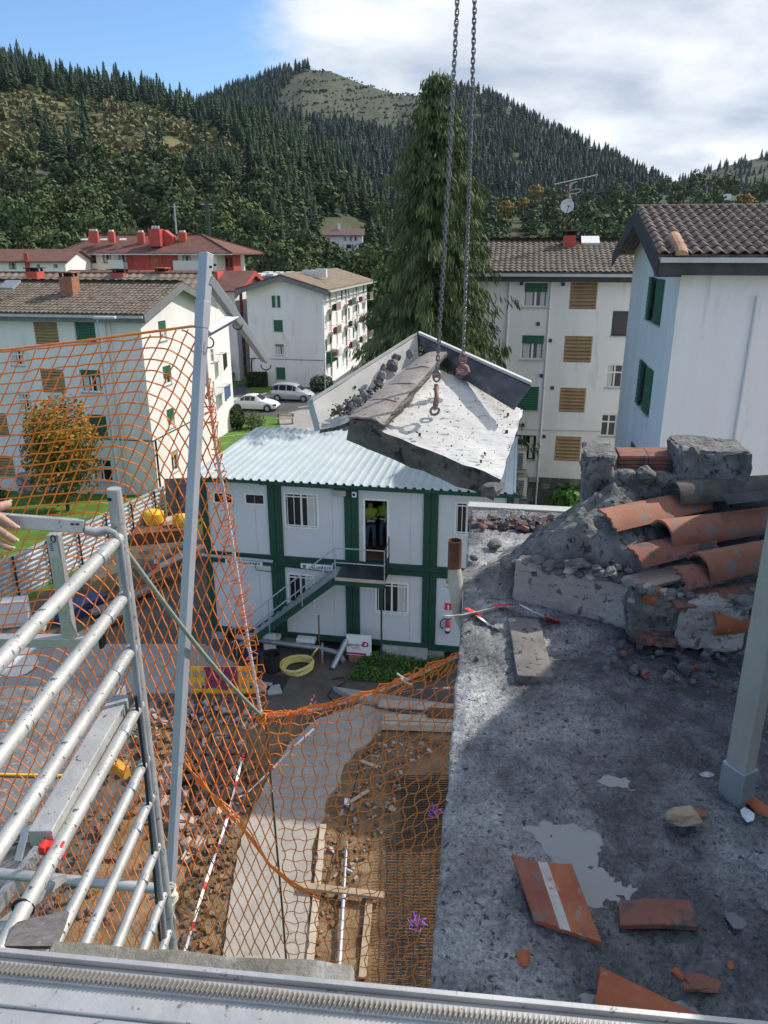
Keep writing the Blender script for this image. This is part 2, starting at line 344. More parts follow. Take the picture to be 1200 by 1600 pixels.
# ------------------------------------------------------------ ground and hills
def sstep(a, b, x):
    t = min(1.0, max(0.0, (x - a) / (b - a))); return t * t * (3 - 2 * t)
def zg(x, y): return -1.5 * sstep(33, 47, y)
def arr_mesh(name, vs, tris, mats, mi=None, smooth=False):
    me = bpy.data.meshes.new(name); vs = np.asarray(vs, dtype=np.float32); tris = np.asarray(tris, dtype=np.int32)
    k = tris.shape[1]
    me.vertices.add(len(vs)); me.vertices.foreach_set('co', vs.ravel())
    me.loops.add(tris.size); me.loops.foreach_set('vertex_index', tris.ravel())
    me.polygons.add(len(tris)); me.polygons.foreach_set('loop_start', np.arange(0, tris.size, k, dtype=np.int32))
    me.polygons.foreach_set('loop_total', np.full(len(tris), k, dtype=np.int32))
    for m in (mats if isinstance(mats, (list, tuple)) else [mats]): me.materials.append(m)
    if mi is not None: me.polygons.foreach_set('material_index', np.asarray(mi, dtype=np.int32))
    if smooth: me.polygons.foreach_set('use_smooth', np.ones(len(tris), dtype=bool))
    me.update(calc_edges=True); me.validate(); return me
def gridmesh(name, xs, ys, zf, mats, mif=None, kind='structure', smooth=True):
    vs = [(x, y, zf(x, y)) for y in ys for x in xs]; n = len(xs); q = []; mi = []
    for j in range(len(ys) - 1):
        for i in range(n - 1):
            k = j * n + i; q.append((k, k + 1, k + n + 1, k + n))
            if mif: mi.append(mif((xs[i] + xs[i + 1]) / 2, (ys[j] + ys[j + 1]) / 2))
    o = link(name, arr_mesh(name, vs, q, mats, mi if mif else None, smooth)); o['kind'] = kind; return o
gx = [-900, -600, -400, -250, -160, -110] + list(range(-80, 81, 4)) + [110, 160, 250, 400, 700, 1100]
gy = [-60, -30, -12] + list(np.arange(-4, 60, 2.0)) + [64, 70, 80, 95, 115, 140, 180, 240, 330, 480, 700, 1000, 1500, 2300]
gridmesh('ground', gx, gy, lambda x, y: zg(x, y) - .03, [M['grass'], M['meadow']], lambda x, y: 1 if y > 115 else 0)
def inpoly(x, y, P):
    c = False; j = len(P) - 1
    for i in range(len(P)):
        if (P[i][1] > y) != (P[j][1] > y) and x < (P[j][0] - P[i][0]) * (y - P[i][1]) / (P[j][1] - P[i][1] + 1e-9) + P[i][0]: c = not c
        j = i
    return c
class Hill:
    """a hillside as a sheet over bearing and range; the skyline is given by points seen from the roof"""
    def __init__(s, ridge, tree, Yb, Yr, zb=-1.6, shape=1.0, nz=3.0, seed=1.0):
        s.az = []; s.zr = []; s.yb = []; s.yr = []
        for (px, py), yb, yr in zip(ridge, Yb, Yr):
            d = ray(px, py); s.az.append(d.x / d.y); s.yr.append(yr); s.yb.append(yb); s.zr.append(CAM_H + yr * d.z / d.y - tree)
        s.zb = zb; s.shape = shape; s.nz = nz; s.seed = seed
    def at(s, az, t):
        yb = np.interp(az, s.az, s.yb); yr = np.interp(az, s.az, s.yr); zr = np.interp(az, s.az, s.zr)
        if t <= 1: y = yb + (yr - yb) * t; z = s.zb + (zr - s.zb) * (t ** s.shape)
        else: y = yr + (yr - yb) * (t - 1); z = zr - (zr - s.zb) * 1.3 * (t - 1) ** 1.3
        x = az * y
        k = min(1, t * 4) * min(1.0, abs(1 - t) * 3 + .25)
        z += k * s.nz * (noise.noise(Vector((x, y, s.seed)) * .018) * 1.6 + noise.noise(Vector((x, y, s.seed + 5)) * .06) * .6)
        return Vector((x, y, z))
    def build(s, name, mats, mif, naz=150, nt=56, tmax=1.45):
        azs = np.linspace(s.az[0], s.az[-1], naz); ts = np.linspace(0, tmax, nt); vs = []; q = []; mi = []
        for t in ts:
            for a_ in azs: vs.append(s.at(a_, t))
        for j in range(nt - 1):
            for i in range(naz - 1):
                k = j * naz + i; q.append((k, k + 1, k + naz + 1, k + naz))
                c = (vs[k] + vs[k + naz + 1]) / 2; mi.append(mif(*proj(c)) if ts[j] < 1.02 else 0)
        o = link(name, arr_mesh(name, [tuple(v) for v in vs], q, mats, mi, True)); o['kind'] = 'structure'; return o
HA = Hill([(-700, 60), (-300, 55), (0, 66), (60, 85), (130, 104), (200, 112), (250, 122), (300, 150), (350, 148), (400, 168), (440, 186), (480, 205), (520, 228), (560, 258), (620, 305), (680, 350), (740, 380)],
          10, [135] * 13 + [150, 165, 180, 190], [430] * 6 + [420, 410, 400, 385, 375, 365, 350, 330, 300, 270, 250], shape=1.05, nz=2.5)
HB = Hill([(200, 190), (300, 150), (370, 118), (430, 98), (470, 89), (520, 94), (570, 112), (620, 130), (680, 128), (710, 122), (760, 130), (820, 156), (880, 190), (940, 220), (1000, 250), (1045, 270), (1100, 310), (1200, 340)],
          10, [330] * 18, [850] * 8 + [820, 800, 780, 760, 740, 720, 700, 690, 660, 640], shape=1.1, nz=6, seed=9)
HC = Hill([(940, 330), (1000, 300), (1040, 282), (1075, 266), (1130, 248), (1200, 232), (1500, 190), (2000, 150)], 8, [420] * 8, [900] * 8, nz=5, seed=4)
HD = Hill([(560, 345), (640, 325), (700, 312), (760, 300), (820, 300), (900, 296), (960, 288), (1040, 276), (1100, 270), (1200, 285), (1500, 270), (2000, 260)], 7, [95] * 12, [330, 330, 320, 320, 320, 330, 330, 340, 340, 330, 330, 330], shape=.95, nz=2, seed=6)
CLEAR_A = [(-900, 150), (0, 148), (60, 140), (110, 150), (180, 128), (225, 130), (262, 158), (330, 206), (398, 268), (372, 286), (300, 268), (190, 246), (100, 270), (0, 266), (-900, 266)]
CLEAR_B = [(430, 165), (462, 118), (490, 103), (560, 106), (610, 122), (660, 134), (690, 200), (600, 205), (540, 190), (480, 190)]
ROCK_A = [[(-900, 238), (60, 240), (140, 246), (165, 258), (120, 272), (0, 268), (-900, 268)], [(268, 236), (320, 240), (378, 262), (395, 278), (340, 278), (290, 262)]]
def mi_A(px, py):
    for R in ROCK_A:
        if inpoly(px, py, R): return 2
    return 1 if inpoly(px, py, CLEAR_A) else 0
HA.build('hill_near', [M['hill_floor'], M['bracken'], M['rock']], mi_A, 190, 70)
HB.build('hill_back', [M['hill_floor'], M['clearcut']], lambda px, py: 1 if inpoly(px, py, CLEAR_B) else 0, 150, 60)
HC.build('hill_far', [M['hill_floor']], lambda px, py: 0, 60, 30)
MEADOW_D = [[(755, 322), (800, 316), (850, 322), (845, 334), (770, 338)], [(1010, 268), (1050, 262), (1062, 270), (1030, 276)]]
HD.build('hill_low', [M['hill_floor'], M['grass']], lambda px, py: 1 if any(inpoly(px, py, P) for P in MEADOW_D) else 0, 90, 40, 1.3)
# ------------------------------------------------------------ trees: crown shapes
def conifer(h, r, nl, nb, seed, base=.10):
    R_ = random.Random(seed); vs = []; fs = []
    for l in range(nl):
        t = l / nl; z = h * (base + (1 - base) * t); rr = r * (1 - t) ** .8 * R_.uniform(.82, 1.12) + .12
        for k in range(nb):
            a_ = 2 * math.pi * (k + R_.random() * .7) / nb + l * .7; R2 = rr * R_.uniform(.6, 1.2); w = .55 * math.pi / nb * R_.uniform(1.2, 2.0)
            dz = h / nl * R_.uniform(.9, 1.7); dr = R2 * R_.uniform(.1, .35)
            i = len(vs)
            vs += [(0, 0, z + dz), (R2 * math.cos(a_ - w), R2 * math.sin(a_ - w), z - dr * .6), (R2 * 1.16 * math.cos(a_), R2 * 1.16 * math.sin(a_), z - dr), (R2 * math.cos(a_ + w), R2 * math.sin(a_ + w), z - dr * .6)]
            fs += [(i, i + 1, i + 2), (i, i + 2, i + 3)]
    i = len(vs); q = h * .018 + .06
    vs += [(q, 0, 0), (-q * .5, q * .87, 0), (-q * .5, -q * .87, 0), (0, 0, h)]
    fs += [(i, i + 1, i + 3), (i + 1, i + 2, i + 3), (i + 2, i, i + 3)]
    return np.array(vs), np.array(fs)
def broadleaf(h, r, n, seed, leaf=.8, lobes=8):
    R_ = random.Random(seed); L = []
    for k in range(lobes):
        a_ = R_.uniform(0, 6.28); q = r * R_.uniform(.1, .62); zz_ = h * R_.uniform(.42, .78); L.append((q * math.cos(a_), q * math.sin(a_), zz_, r * R_.uniform(.34, .58)))
    L.append((0, 0, h * .76, r * .5)); vs = []; fs = []
    for k in range(n):
        cx, cy, cz, cr = R_.choice(L); d = Vector((R_.gauss(0, 1), R_.gauss(0, 1), R_.gauss(.25, 1))).normalized()
        p = Vector((cx, cy, cz)) + d * cr * R_.uniform(.72, 1.06); p.z = max(h * .12, p.z)
        nrm = (d + Vector((R_.gauss(0, .5), R_.gauss(0, .5), R_.gauss(0, .5)))).normalized(); x = nrm.orthogonal().normalized(); y = nrm.cross(x); s_ = leaf * R_.uniform(.5, 1.15)
        i = len(vs); e_ = R_.uniform(.6, 1.1)
        vs += [p - x * s_ * .6 - y * s_ * .3, p + x * s_ * .2 - y * s_ * .55 * e_, p + x * s_ * .62 + y * s_ * .12, p - x * s_ * .05 + y * s_ * .6 * e_]
        fs += [(i, i + 1, i + 2), (i, i + 2, i + 3)]
    i = len(vs); q = h * .02 + .08
    vs += [Vector(v) for v in ((q, 0, 0), (-q * .5, q * .87, 0), (-q * .5, -q * .87, 0), (0, 0, h * .7))]
    fs += [(i, i + 1, i + 3), (i + 1, i + 2, i + 3), (i + 2, i, i + 3)]
    return np.array([tuple(v) for v in vs]), np.array(fs)
def scatter(hill, n, ok, seed, tmax=1.02, azr=None, tmin=.0):
    R_ = random.Random(seed); out = []; tries = 0
    a0, a1 = azr or (hill.az[0], hill.az[-1])
    while len(out) < n and tries < n * 60:
        tries += 1; az = R_.uniform(a0, a1); t = R_.uniform(tmin, tmax) ; p = hill.at(az, t); px, py = proj(p)
        if ok(px, py, t, p, R_): out.append(p)
    return out
def merge(pts, protos, seed, smin=.75, smax=1.25):
    R_ = np.random.RandomState(seed); V_ = []; F_ = []; k = 0
    for p in pts:
        v, f = protos[R_.randint(len(protos))]; s_ = R_.uniform(smin, smax); a_ = R_.uniform(0, 6.28); c_, d_ = math.cos(a_) * s_, math.sin(a_) * s_
        w = np.empty_like(v); w[:, 0] = v[:, 0] * c_ - v[:, 1] * d_ + p[0]; w[:, 1] = v[:, 0] * d_ + v[:, 1] * c_ + p[1]; w[:, 2] = v[:, 2] * s_ * R_.uniform(.85, 1.15) + p[2] - .3
        V_.append(w); F_.append(f + k); k += len(v)
    return np.concatenate(V_), np.concatenate(F_)
def mass(name, pts, protos, m, seed, smin=.75, smax=1.25):
    v, f = merge(pts, protos, seed, smin, smax); o = link(name, arr_mesh(name, v, f, m)); o['kind'] = 'stuff'; return o
con_hi = [arr_mesh('conifer_crown', *conifer(13, 3.0, 20, 13, s_, .03), M['conifer']) for s_ in range(5)]
con_lo = [conifer(12, 2.8, 13, 9, 40 + s_, .03) for s_ in range(6)]
con_far = [conifer(9, 2.5, 6, 6, 70 + s_) for s_ in range(6)]
br_hi = [arr_mesh('broadleaf_crown', *broadleaf(9, 4.0, 1500, 90 + s_, .62, 12), M['broad']) for s_ in range(6)]
br_lo = [broadleaf(8, 3.6, 300, 120 + s_, 1.0, 8) for s_ in range(6)]
sh_lo = [broadleaf(2.4, 1.5, 46, 150 + s_, .9, 4) for s_ in range(5)]
def instances(name, pts, meshes, label, cat, group, seed, smin=.75, smax=1.25):
    R_ = random.Random(seed)
    for p in pts:
        o = bpy.data.objects.new(name, R_.choice(meshes)); C.objects.link(o); s_ = R_.uniform(smin, smax)
        o.location = (p[0], p[1], p[2] - .3); o.rotation_euler = (0, 0, R_.uniform(0, 6.28)); o.scale = (s_ * R_.uniform(.9, 1.15), s_ * R_.uniform(.9, 1.15), s_)
        tag(o, label, cat, group)
# near hill: a conifer belt along the ridge and down the right flank, broadleaves at the foot
HOUSE_P = [(496, 340), (580, 340), (580, 480), (496, 480)]
def okA_con(px, py, t, p, R_):
    if inpoly(px, py, HOUSE_P): return False
    if t > .84 and px < 420: return True
    if inpoly(px, py, CLEAR_A): return R_.random() < .02
    if py > 330 - .05 * px and px < 420: return False
    if py > 262 and px < 300: return R_.random() < .02
    if px < 320 and t > .70: return True
    return px > 300 and (py < 300 or R_.random() < .25)
ptsA = scatter(HA, 2300, okA_con, 3)
near = [p for p in ptsA if -30 < proj(p)[0] < 640]; rest = [p for p in ptsA if not (-30 < proj(p)[0] < 640)]
near.sort(key=lambda p: p.y); 
instances('conifer', near[:300], con_hi, 'tall dark conifer standing among others on the wooded near hillside', 'tree', 'conifers on the near hillside', 5, .5, 1.0)
mass('conifer_wood', near[300:] + rest, con_lo, M['conifer'], 6, .6, 1.1)
def okA_br(px, py, t, p, R_):
    if inpoly(px, py, CLEAR_A) or inpoly(px, py, HOUSE_P): return False
    if t > .62: return R_.random() < .30
    if py < 262: return R_.random() < .25
    return p.y > 148 or px < 380
ptsB = scatter(HA, 860, okA_br, 7, .8)
nearb = [p for p in ptsB if -30 < proj(p)[0] < 640]; restb = [p for p in ptsB if not (-30 < proj(p)[0] < 640)]
nearb.sort(key=lambda p: p.y)
instances('broadleaf_tree', nearb[:170], br_hi, 'round green broadleaf tree in the woodland at the foot of the near hill', 'tree', 'broadleaf trees at the foot of the near hill', 8, .75, 1.35)
mass('broadleaf_wood', nearb[170:] + restb, br_lo, M['broad_mass'], 9, .7, 1.3)
mass('hill_shrubs', scatter(HA, 1000, lambda px, py, t, p, R_: inpoly(px, py, CLEAR_A) and t < .9 and -200 < px and (R_.random() < .5 or noise.noise(p * .03) > .0), 12), sh_lo, M['shrub'], 13, .6, 1.9)
# back hills
def okB(px, py, t, p, R_):
    return not inpoly(px, py, CLEAR_B) and t > .12
mass('pine_plantation', scatter(HB, 7600, okB, 14, 1.03), con_far, M['conifer_far'], 15, .7, 1.1)
mass('clear_cut_scrub', scatter(HB, 700, lambda px, py, t, p, R_: inpoly(px, py, CLEAR_B) and (abs(((py + .10 * px + 5 * noise.noise(p * .02)) % 17) - 8) < 1.6 or R_.random() < .12), 16), sh_lo, M['hill_floor'], 17, .4, .9)
mass('far_pine_wood', scatter(HC, 1700, lambda *a_: True, 18, 1.03), con_far, M['conifer_far'], 19, .7, 1.1)
def okD(px, py, t, p, R_):
    return t > .08 and not any(inpoly(px, py, P) for P in MEADOW_D) and p.y > 112
ptsD = scatter(HD, 900, okD, 20, 1.05)
nd = sorted([p for p in ptsD if 600 < proj(p)[0] < 1230], key=lambda p: p.y); rd = [p for p in ptsD if not 600 < proj(p)[0] < 1230]
instances('broadleaf_tree', nd[:120], br_hi, 'green broadleaf tree on the low wooded slope behind the tiled roofs', 'tree', 'broadleaf trees behind the tiled roofs', 22, .6, 1.1)
mass('valley_wood', nd[120:] + rd, br_lo, M['broad_mass'], 23, .6, 1.15)
vg = [V(px, py, Y) for px, py, Y in ((452, 400, 128), (470, 392, 134), (486, 405, 124), (500, 398, 138), (515, 402, 130), (530, 396, 136), (546, 404, 126), (562, 398, 132), (436, 396, 130), (420, 402, 136), (575, 392, 128), (478, 380, 150), (445, 380, 150))]
instances('broadleaf_tree', [(p.x, p.y, p.z - 7.6) for p in vg], br_hi, 'green broadleaf tree behind the far white block, below the small white house', 'tree', 'broadleaf trees below the white house', 24, .85, 1.1)
gold = arr_mesh('gold_crown', *broadleaf(9, 3.4, 420, 300, 1.1, 8), mat('gold_leaves', (.20, .14, .035), (.30, .20, .05), .5, .8, spec=.2))
for (px, py, Y, s_), lab in zip([(792, 330, 190, .55), (818, 322, 210, .5), (1165, 322, 240, .8), (838, 306, 300, .9)],
        ['small rust-brown tree beside the meadow on the low slope', 'small ochre tree between the meadow and the antenna mast', 'golden tree just above the ridge of the nearest tiled roof', 'tall buff tree against the foot of the dark pine hill']):
    p = V(px, py, Y); o = bpy.data.objects.new('autumn_tree', gold); C.objects.link(o); o.location = (p.x, p.y, p.z - 4 * s_); o.scale = (s_, s_, s_); tag(o, lab, 'tree')
# power poles in the wood
for k, (px, py0, py1, w_, lab) in enumerate([(272, 318, 372, .14, 'slim grey power pole in the wood behind the red roof'), (323, 314, 372, .34, 'dark lattice power pylon in the wood right of the slim pole')]):
    top = V(px, py0, 132); t_ = thing('power_pole' if k == 0 else 'power_pylon', lab, 'pole', (top.x, top.y, 0))
    mb = MB(); mb.tube([(top.x, top.y, 0), top], w_, 6); mb.build('pole', M['galv'] if k == 0 else M['metal_dark'], t_)
    mb = MB(); mb.beam(top - Vector((1.0, 0, .5)), top + Vector((1.0, 0, -.5)), .14, .14); mb.build('crossarm', M['galv'], t_)
pa, pb = V(272, 321, 132), V(0, 372, 118)
mb = MB(); mb.tube([pa.lerp(pb, i / 12) - Z * (3.0 * (i / 12) * (1 - i / 12) * 4 * .5) for i in range(13)], .035, 4); tag(mb.build('power_line', M['metal_dark']), 'thin dark power line running left from the slim pole', 'cable')
# ------------------------------------------------------------ the big drooping conifer
def cedar():
    base = V(674, 560, 33); x0, y0 = base.x, base.y; z0 = -.6; top = V(668, 106, 33).z; h = top - z0; R_ = random.Random(5)
    t_ = thing('weeping_conifer', 'tall narrow weeping conifer standing between the white blocks', 'tree', (x0, y0, z0))
    mb = MB(); mb.tube([(x0 + .1 * math.sin(i), y0, z0 + h * i / 8) for i in range(9)], .4, 8, radii=[.34 * (1 - i / 8.3) for i in range(9)]); mb.build('trunk', M['bark'], t_)
    vs = []; fs = []; lm = MB()
    for k in range(1050):
        t = (R_.random() ** .9) * .985; zc = z0 + h * (.02 + .98 * t); rmax = min(3.0, 4.1 * (1 - t) ** .56 + .05) * (1 + .5 * noise.noise(Vector((zc * .7, k * .37, 2))))
        if t < .12: rmax *= .88 + t
        a_ = R_.uniform(0, 6.2832); L = rmax * (R_.uniform(.55, 1.02) if k % 9 else R_.uniform(1.05, 1.38)); up = R_.uniform(-.05, .30)
        pts = []
        for j in range(7):
            q = j / 6; pts.append(Vector((x0 + math.cos(a_) * L * q, y0 + math.sin(a_) * L * q, zc + L * (up * q * 1.6 - .42 * q * q))))
        if k % 5 == 0: lm.tube(pts, .035, 4, radii=[.05 * (1 - .8 * j / 6) for j in range(7)], caps=False)
        n_ = int(24 + 60 * L / 3.0)
        for i in range(n_):
            q = 1 - R_.random() ** 1.6 * .8; i0 = min(5, int(q * 6)); p = pts[i0].lerp(pts[i0 + 1], q * 6 - i0) + Vector((R_.gauss(0, .10), R_.gauss(0, .10), R_.gauss(0, .08)))
            ln = R_.uniform(.16, .50) * (1 if t < .8 else .7); w = R_.uniform(.016, .042); yaw = R_.uniform(0, 6.28); out = Vector((math.cos(a_), math.sin(a_), 0))
            d = (Vector((0, 0, -1)) + out * R_.uniform(.0, .7) + Vector((R_.gauss(0, .22), R_.gauss(0, .22), 0))).normalized(); sx = Vector((math.cos(yaw), math.sin(yaw), 0)) * w
            b_ = len(vs); vs += [p - sx * .4, p + sx * .4, p + d * ln * .55 + sx, p + d * ln, p + d * ln * .55 - sx]; fs += [(b_, b_ + 1, b_ + 2), (b_, b_ + 2, b_ + 4), (b_ + 4, b_ + 2, b_ + 3)]
    lm.build('branches', M['bark'], t_, kind='stuff')
    V_ = np.array([tuple(v) for v in vs]) - np.array((x0, y0, z0)); o = link('foliage', arr_mesh('foliage', V_, fs, M['cedar']), t_, (x0, y0, z0)); o['kind'] = 'stuff'
cedar()
def leafy(name, label, cat, P, r, h, n, leaf, m, seed, trunk=True, zmin=0.0, squash=1.0, m2=None, group=None, core=0.0):
    """a plant: trunk and limbs plus a crown of many small leaves spread through its volume"""
    R_ = random.Random(seed); P = Vector(P); t_ = thing(name, label, cat, P, group); cz = h * (.5 + zmin * .5); rz = h * (1 - zmin) / 2; parts = [([], []), ([], [])]
    for i in range(n):
        d = Vector((R_.gauss(0, 1), R_.gauss(0, 1), R_.gauss(0, 1))).normalized(); k = R_.uniform(core, 1) ** .42
        k *= 1 + .30 * noise.noise(d * 1.9 + Vector((seed, 0, 0)))
        p = Vector((d.x * r * k, d.y * r * k * squash, cz + d.z * rz * k)); nrm = (d + Vector((R_.gauss(0, .6), R_.gauss(0, .6), R_.gauss(.3, .6)))).normalized()
        x = nrm.orthogonal().normalized(); y = nrm.cross(x); s_ = leaf * R_.uniform(.6, 1.3); w = 0 if (m2 is None or R_.random() < .10 + .62 * (p.z / h) + .3 * d.x * 0) else 1
        vs, fs = parts[w]; b_ = len(vs); vs += [p - x * s_ * .6, p - y * s_ * .32, p + x * s_ * .6, p + y * s_ * .32]; fs += [(b_, b_ + 1, b_ + 2), (b_, b_ + 2, b_ + 3)]
    for (vs, fs), mm in zip(parts, (m, m2)):
        if vs:
            o = link('foliage', arr_mesh('foliage', np.array([tuple(v) for v in vs]), fs, mm), t_, P); o['kind'] = 'stuff'
    if trunk:
        mb = MB(); mb.tube([P, P + Vector((.05, 0, h * .35)), P + Vector((0, .05, h * .8))], .1, 7, radii=[.035 * h * .5, .03 * h * .5, .008 * h])
        for k in range(5):
            a_ = k * 1.26 + seed; q = P + Z * h * (.25 + .08 * k); mb.tube([q, q + Vector((math.cos(a_) * r * .35, math.sin(a_) * r * .35, h * .14)), q + Vector((math.cos(a_) * r * .7, math.sin(a_) * r * .7, h * .3))], .03, 5, radii=[.012 * h, .009 * h, .004 * h])
        mb.build('trunk', M['bark'], t_)
    return t_
p = V(107, 800, 36.5); leafy('maple_tree', 'orange and green autumn tree in front of the nearest white block on the left', 'tree', (p.x, p.y, zg(0, 36.5)), 2.02, 5.9, 9500, .165, M['maple'], 3, zmin=.10, m2=M['maple_green'])
p = G(371, 672, -1.5); leafy('topiary_shrub', 'dark clipped egg-shaped shrub on the lawn', 'shrub', p, .62, 2.0, 1800, .16, M['bush'], 4, False, zmin=.02, core=.5)
p = G(398, 670, -1.5); leafy('loose_shrub', 'pale loose shrub right of the clipped egg-shaped shrub', 'shrub', p, .95, 1.5, 900, .16, M['bush_light'], 5, False, zmin=.0)
p = G(496, 612, -1.5); leafy('round_shrub', 'round dark shrub at the corner of the far white block, left of a lamp post', 'shrub', p, .8, 1.7, 900, .2, M['bush'], 6, False, core=.4)
p = G(509, 610, -1.5); leafy('round_shrub', 'round dark shrub right of the lamp post by the far white block', 'shrub', p, .75, 1.6, 900, .2, M['bush'], 7, False, core=.4)
p = V(886, 785, 34.5); leafy('fig_bush', 'bright green large-leaved bush against the stone base of the right-hand block', 'bush', (p.x, p.y, -.2), .85, 2.0, 560, .38, M['fig'], 8, True, zmin=.05)
p = V(8, 780, 36); leafy('garden_bush', 'green bush by the left edge in front of the white block', 'bush', (p.x - 1, p.y, zg(0, 36)), 1.1, 1.6, 900, .2, M['bush'], 9, False)
mb = MB(); q = G(401, 606, -1.5); mb.box(q + Vector((0, .6, .75)), (2.0, 1.2, 1.5))
def fuzzy_box(name, label, c, size, n, leaf, m, seed):
    R_ = random.Random(seed); vs = []; fs = []
    for i in range(n):
        ax = R_.randrange(3); p = [R_.uniform(-.5, .5) for _ in range(3)]; p[ax] = R_.choice((-.5, .5)) * R_.uniform(.9, 1.03); p = Vector([a_ * b_ for a_, b_ in zip(p, size)])
        nrm = Vector((R_.gauss(0, 1), R_.gauss(0, 1), R_.gauss(.4, 1))).normalized(); x = nrm.orthogonal().normalized() * leaf; y = nrm.cross(x) * .6; b_ = len(vs)
        vs += [p - x, p - y, p + x, p + y]; fs += [(b_, b_ + 1, b_ + 2), (b_, b_ + 2, b_ + 3)]
    o = link(name, arr_mesh(name, np.array([tuple(v) for v in vs]), fs, m), None, c); return tag(o, label, 'hedge')
fuzzy_box('hedge', 'dark square-clipped hedge left of the far white block', q + Vector((0, .6, .75)), (2.0, 1.2, 1.5), 1600, .14, M['bush'], 31)
# ------------------------------------------------------------ streets, lawns and pavements of the village
def sheet(name, pix, z, m, lift=0.0, th=.03, pts=None):
    P = pts or [G(px, py, z) for px, py in pix]
    mb = MB(); mb.prism([(p.x, p.y) for p in P], z + lift - th, z + lift); o = mb.build(name, m); o['kind'] = 'structure'; return o
sheet('street', [(225, 668), (520, 668), (640, 630), (700, 590), (520, 560), (505, 604), (395, 609), (396, 588), (401, 560), (385, 540), (330, 540), (338, 600), (340, 640)], -1.5, M['asphalt'], .012)
sheet('pavement', None, -.02, M['paving'], .01, .03, [Vector((7.2, -25, 0)), Vector((45, -25, 0)), Vector((45, 31, 0)), Vector((7.2, 31, 0))])  # unseen paving added to cut green bounce light on the right-hand walls
sheet('lawn', [(300, 720), (445, 700), (440, 652), (345, 650), (322, 690)], -1.5, M['grass'], .05, .08)
sheet('pavement', [(442, 702), (500, 702), (520, 640), (470, 641), (436, 650)], -1.5, M['paving'], .06, .09)
sheet('lawn', [(342, 585), (388, 577), (402, 592), (382, 600), (345, 612)], -1.5, M['grass'], .05, .08)
sheet('lawn', [(380, 613), (428, 614), (428, 605), (400, 603)], -1.5, M['grass'], .05, .08)
for k, (a_, b_) in enumerate([((352, 628), (372, 626)), ((466, 637), (484, 634)), ((470, 642), (486, 640)), ((352, 582), (366, 579)), ((369, 583), (388, 577)), ((400, 620), (416, 614)), ((344, 618), (360, 612))]):
    p, q = G(*a_, -1.5), G(*b_, -1.5); mb = MB(); mb.beam(p + Z * .017, q + Z * .017, .14, .006); o = mb.build('road_marking', M['line']); o['kind'] = 'structure'
# ------------------------------------------------------------ building kit
def wall_face(mb, O, ud, n, L, z0, z1, holes, recess=.16, mi=0):
    ss = sorted({0, L} | {min(max(h[0], 0), L) for h in holes} | {min(max(h[2], 0), L) for h in holes}); zs = sorted({z0, z1} | {h[1] for h in holes} | {h[3] for h in holes})
    P = lambda s_, z_, d=0: (O.x + ud.x * s_ - n.x * d, O.y + ud.y * s_ - n.y * d, z_)
    flip = ud.cross(Z).dot(n) < 0
    def quad(a_, b_, c_, d_): mb.add([a_, b_, c_, d_], [(3, 2, 1, 0) if flip else (0, 1, 2, 3)], mi)
    for i in range(len(ss) - 1):
        for j in range(len(zs) - 1):
            sm, zm = (ss[i] + ss[i + 1]) / 2, (zs[j] + zs[j + 1]) / 2
            if any(h[0] < sm < h[2] and h[1] < zm < h[3] for h in holes): continue
            quad(P(ss[i], zs[j]), P(ss[i + 1], zs[j]), P(ss[i + 1], zs[j + 1]), P(ss[i], zs[j + 1]))
    for h in holes:
        s0, a0, s1, a1 = h[:4]
        quad(P(s0, a0), P(s0, a0, recess), P(s0, a1, recess), P(s0, a1)); quad(P(s1, a0, recess), P(s1, a0), P(s1, a1), P(s1, a1, recess))
        quad(P(s0, a0), P(s1, a0), P(s1, a0, recess), P(s0, a0, recess)); quad(P(s0, a1, recess), P(s1, a1, recess), P(s1, a1), P(s0, a1))
        quad(P(s0, a0, recess), P(s1, a0, recess), P(s1, a1, recess), P(s0, a1, recess))
def rect_on(r, O, ud, n):
    px0, py0, px1, py1 = r; my = (py0 + py1) / 2; mx = (px0 + px1) / 2
    p0, p1 = onplane(px0, my, O, n), onplane(px1, my, O, n); t, b_ = onplane(mx, py0, O, n), onplane(mx, py1, O, n)
    a_, c_ = (p0 - O).dot(ud), (p1 - O).dot(ud)
    return (min(a_, c_), b_.z, max(a_, c_), t.z)
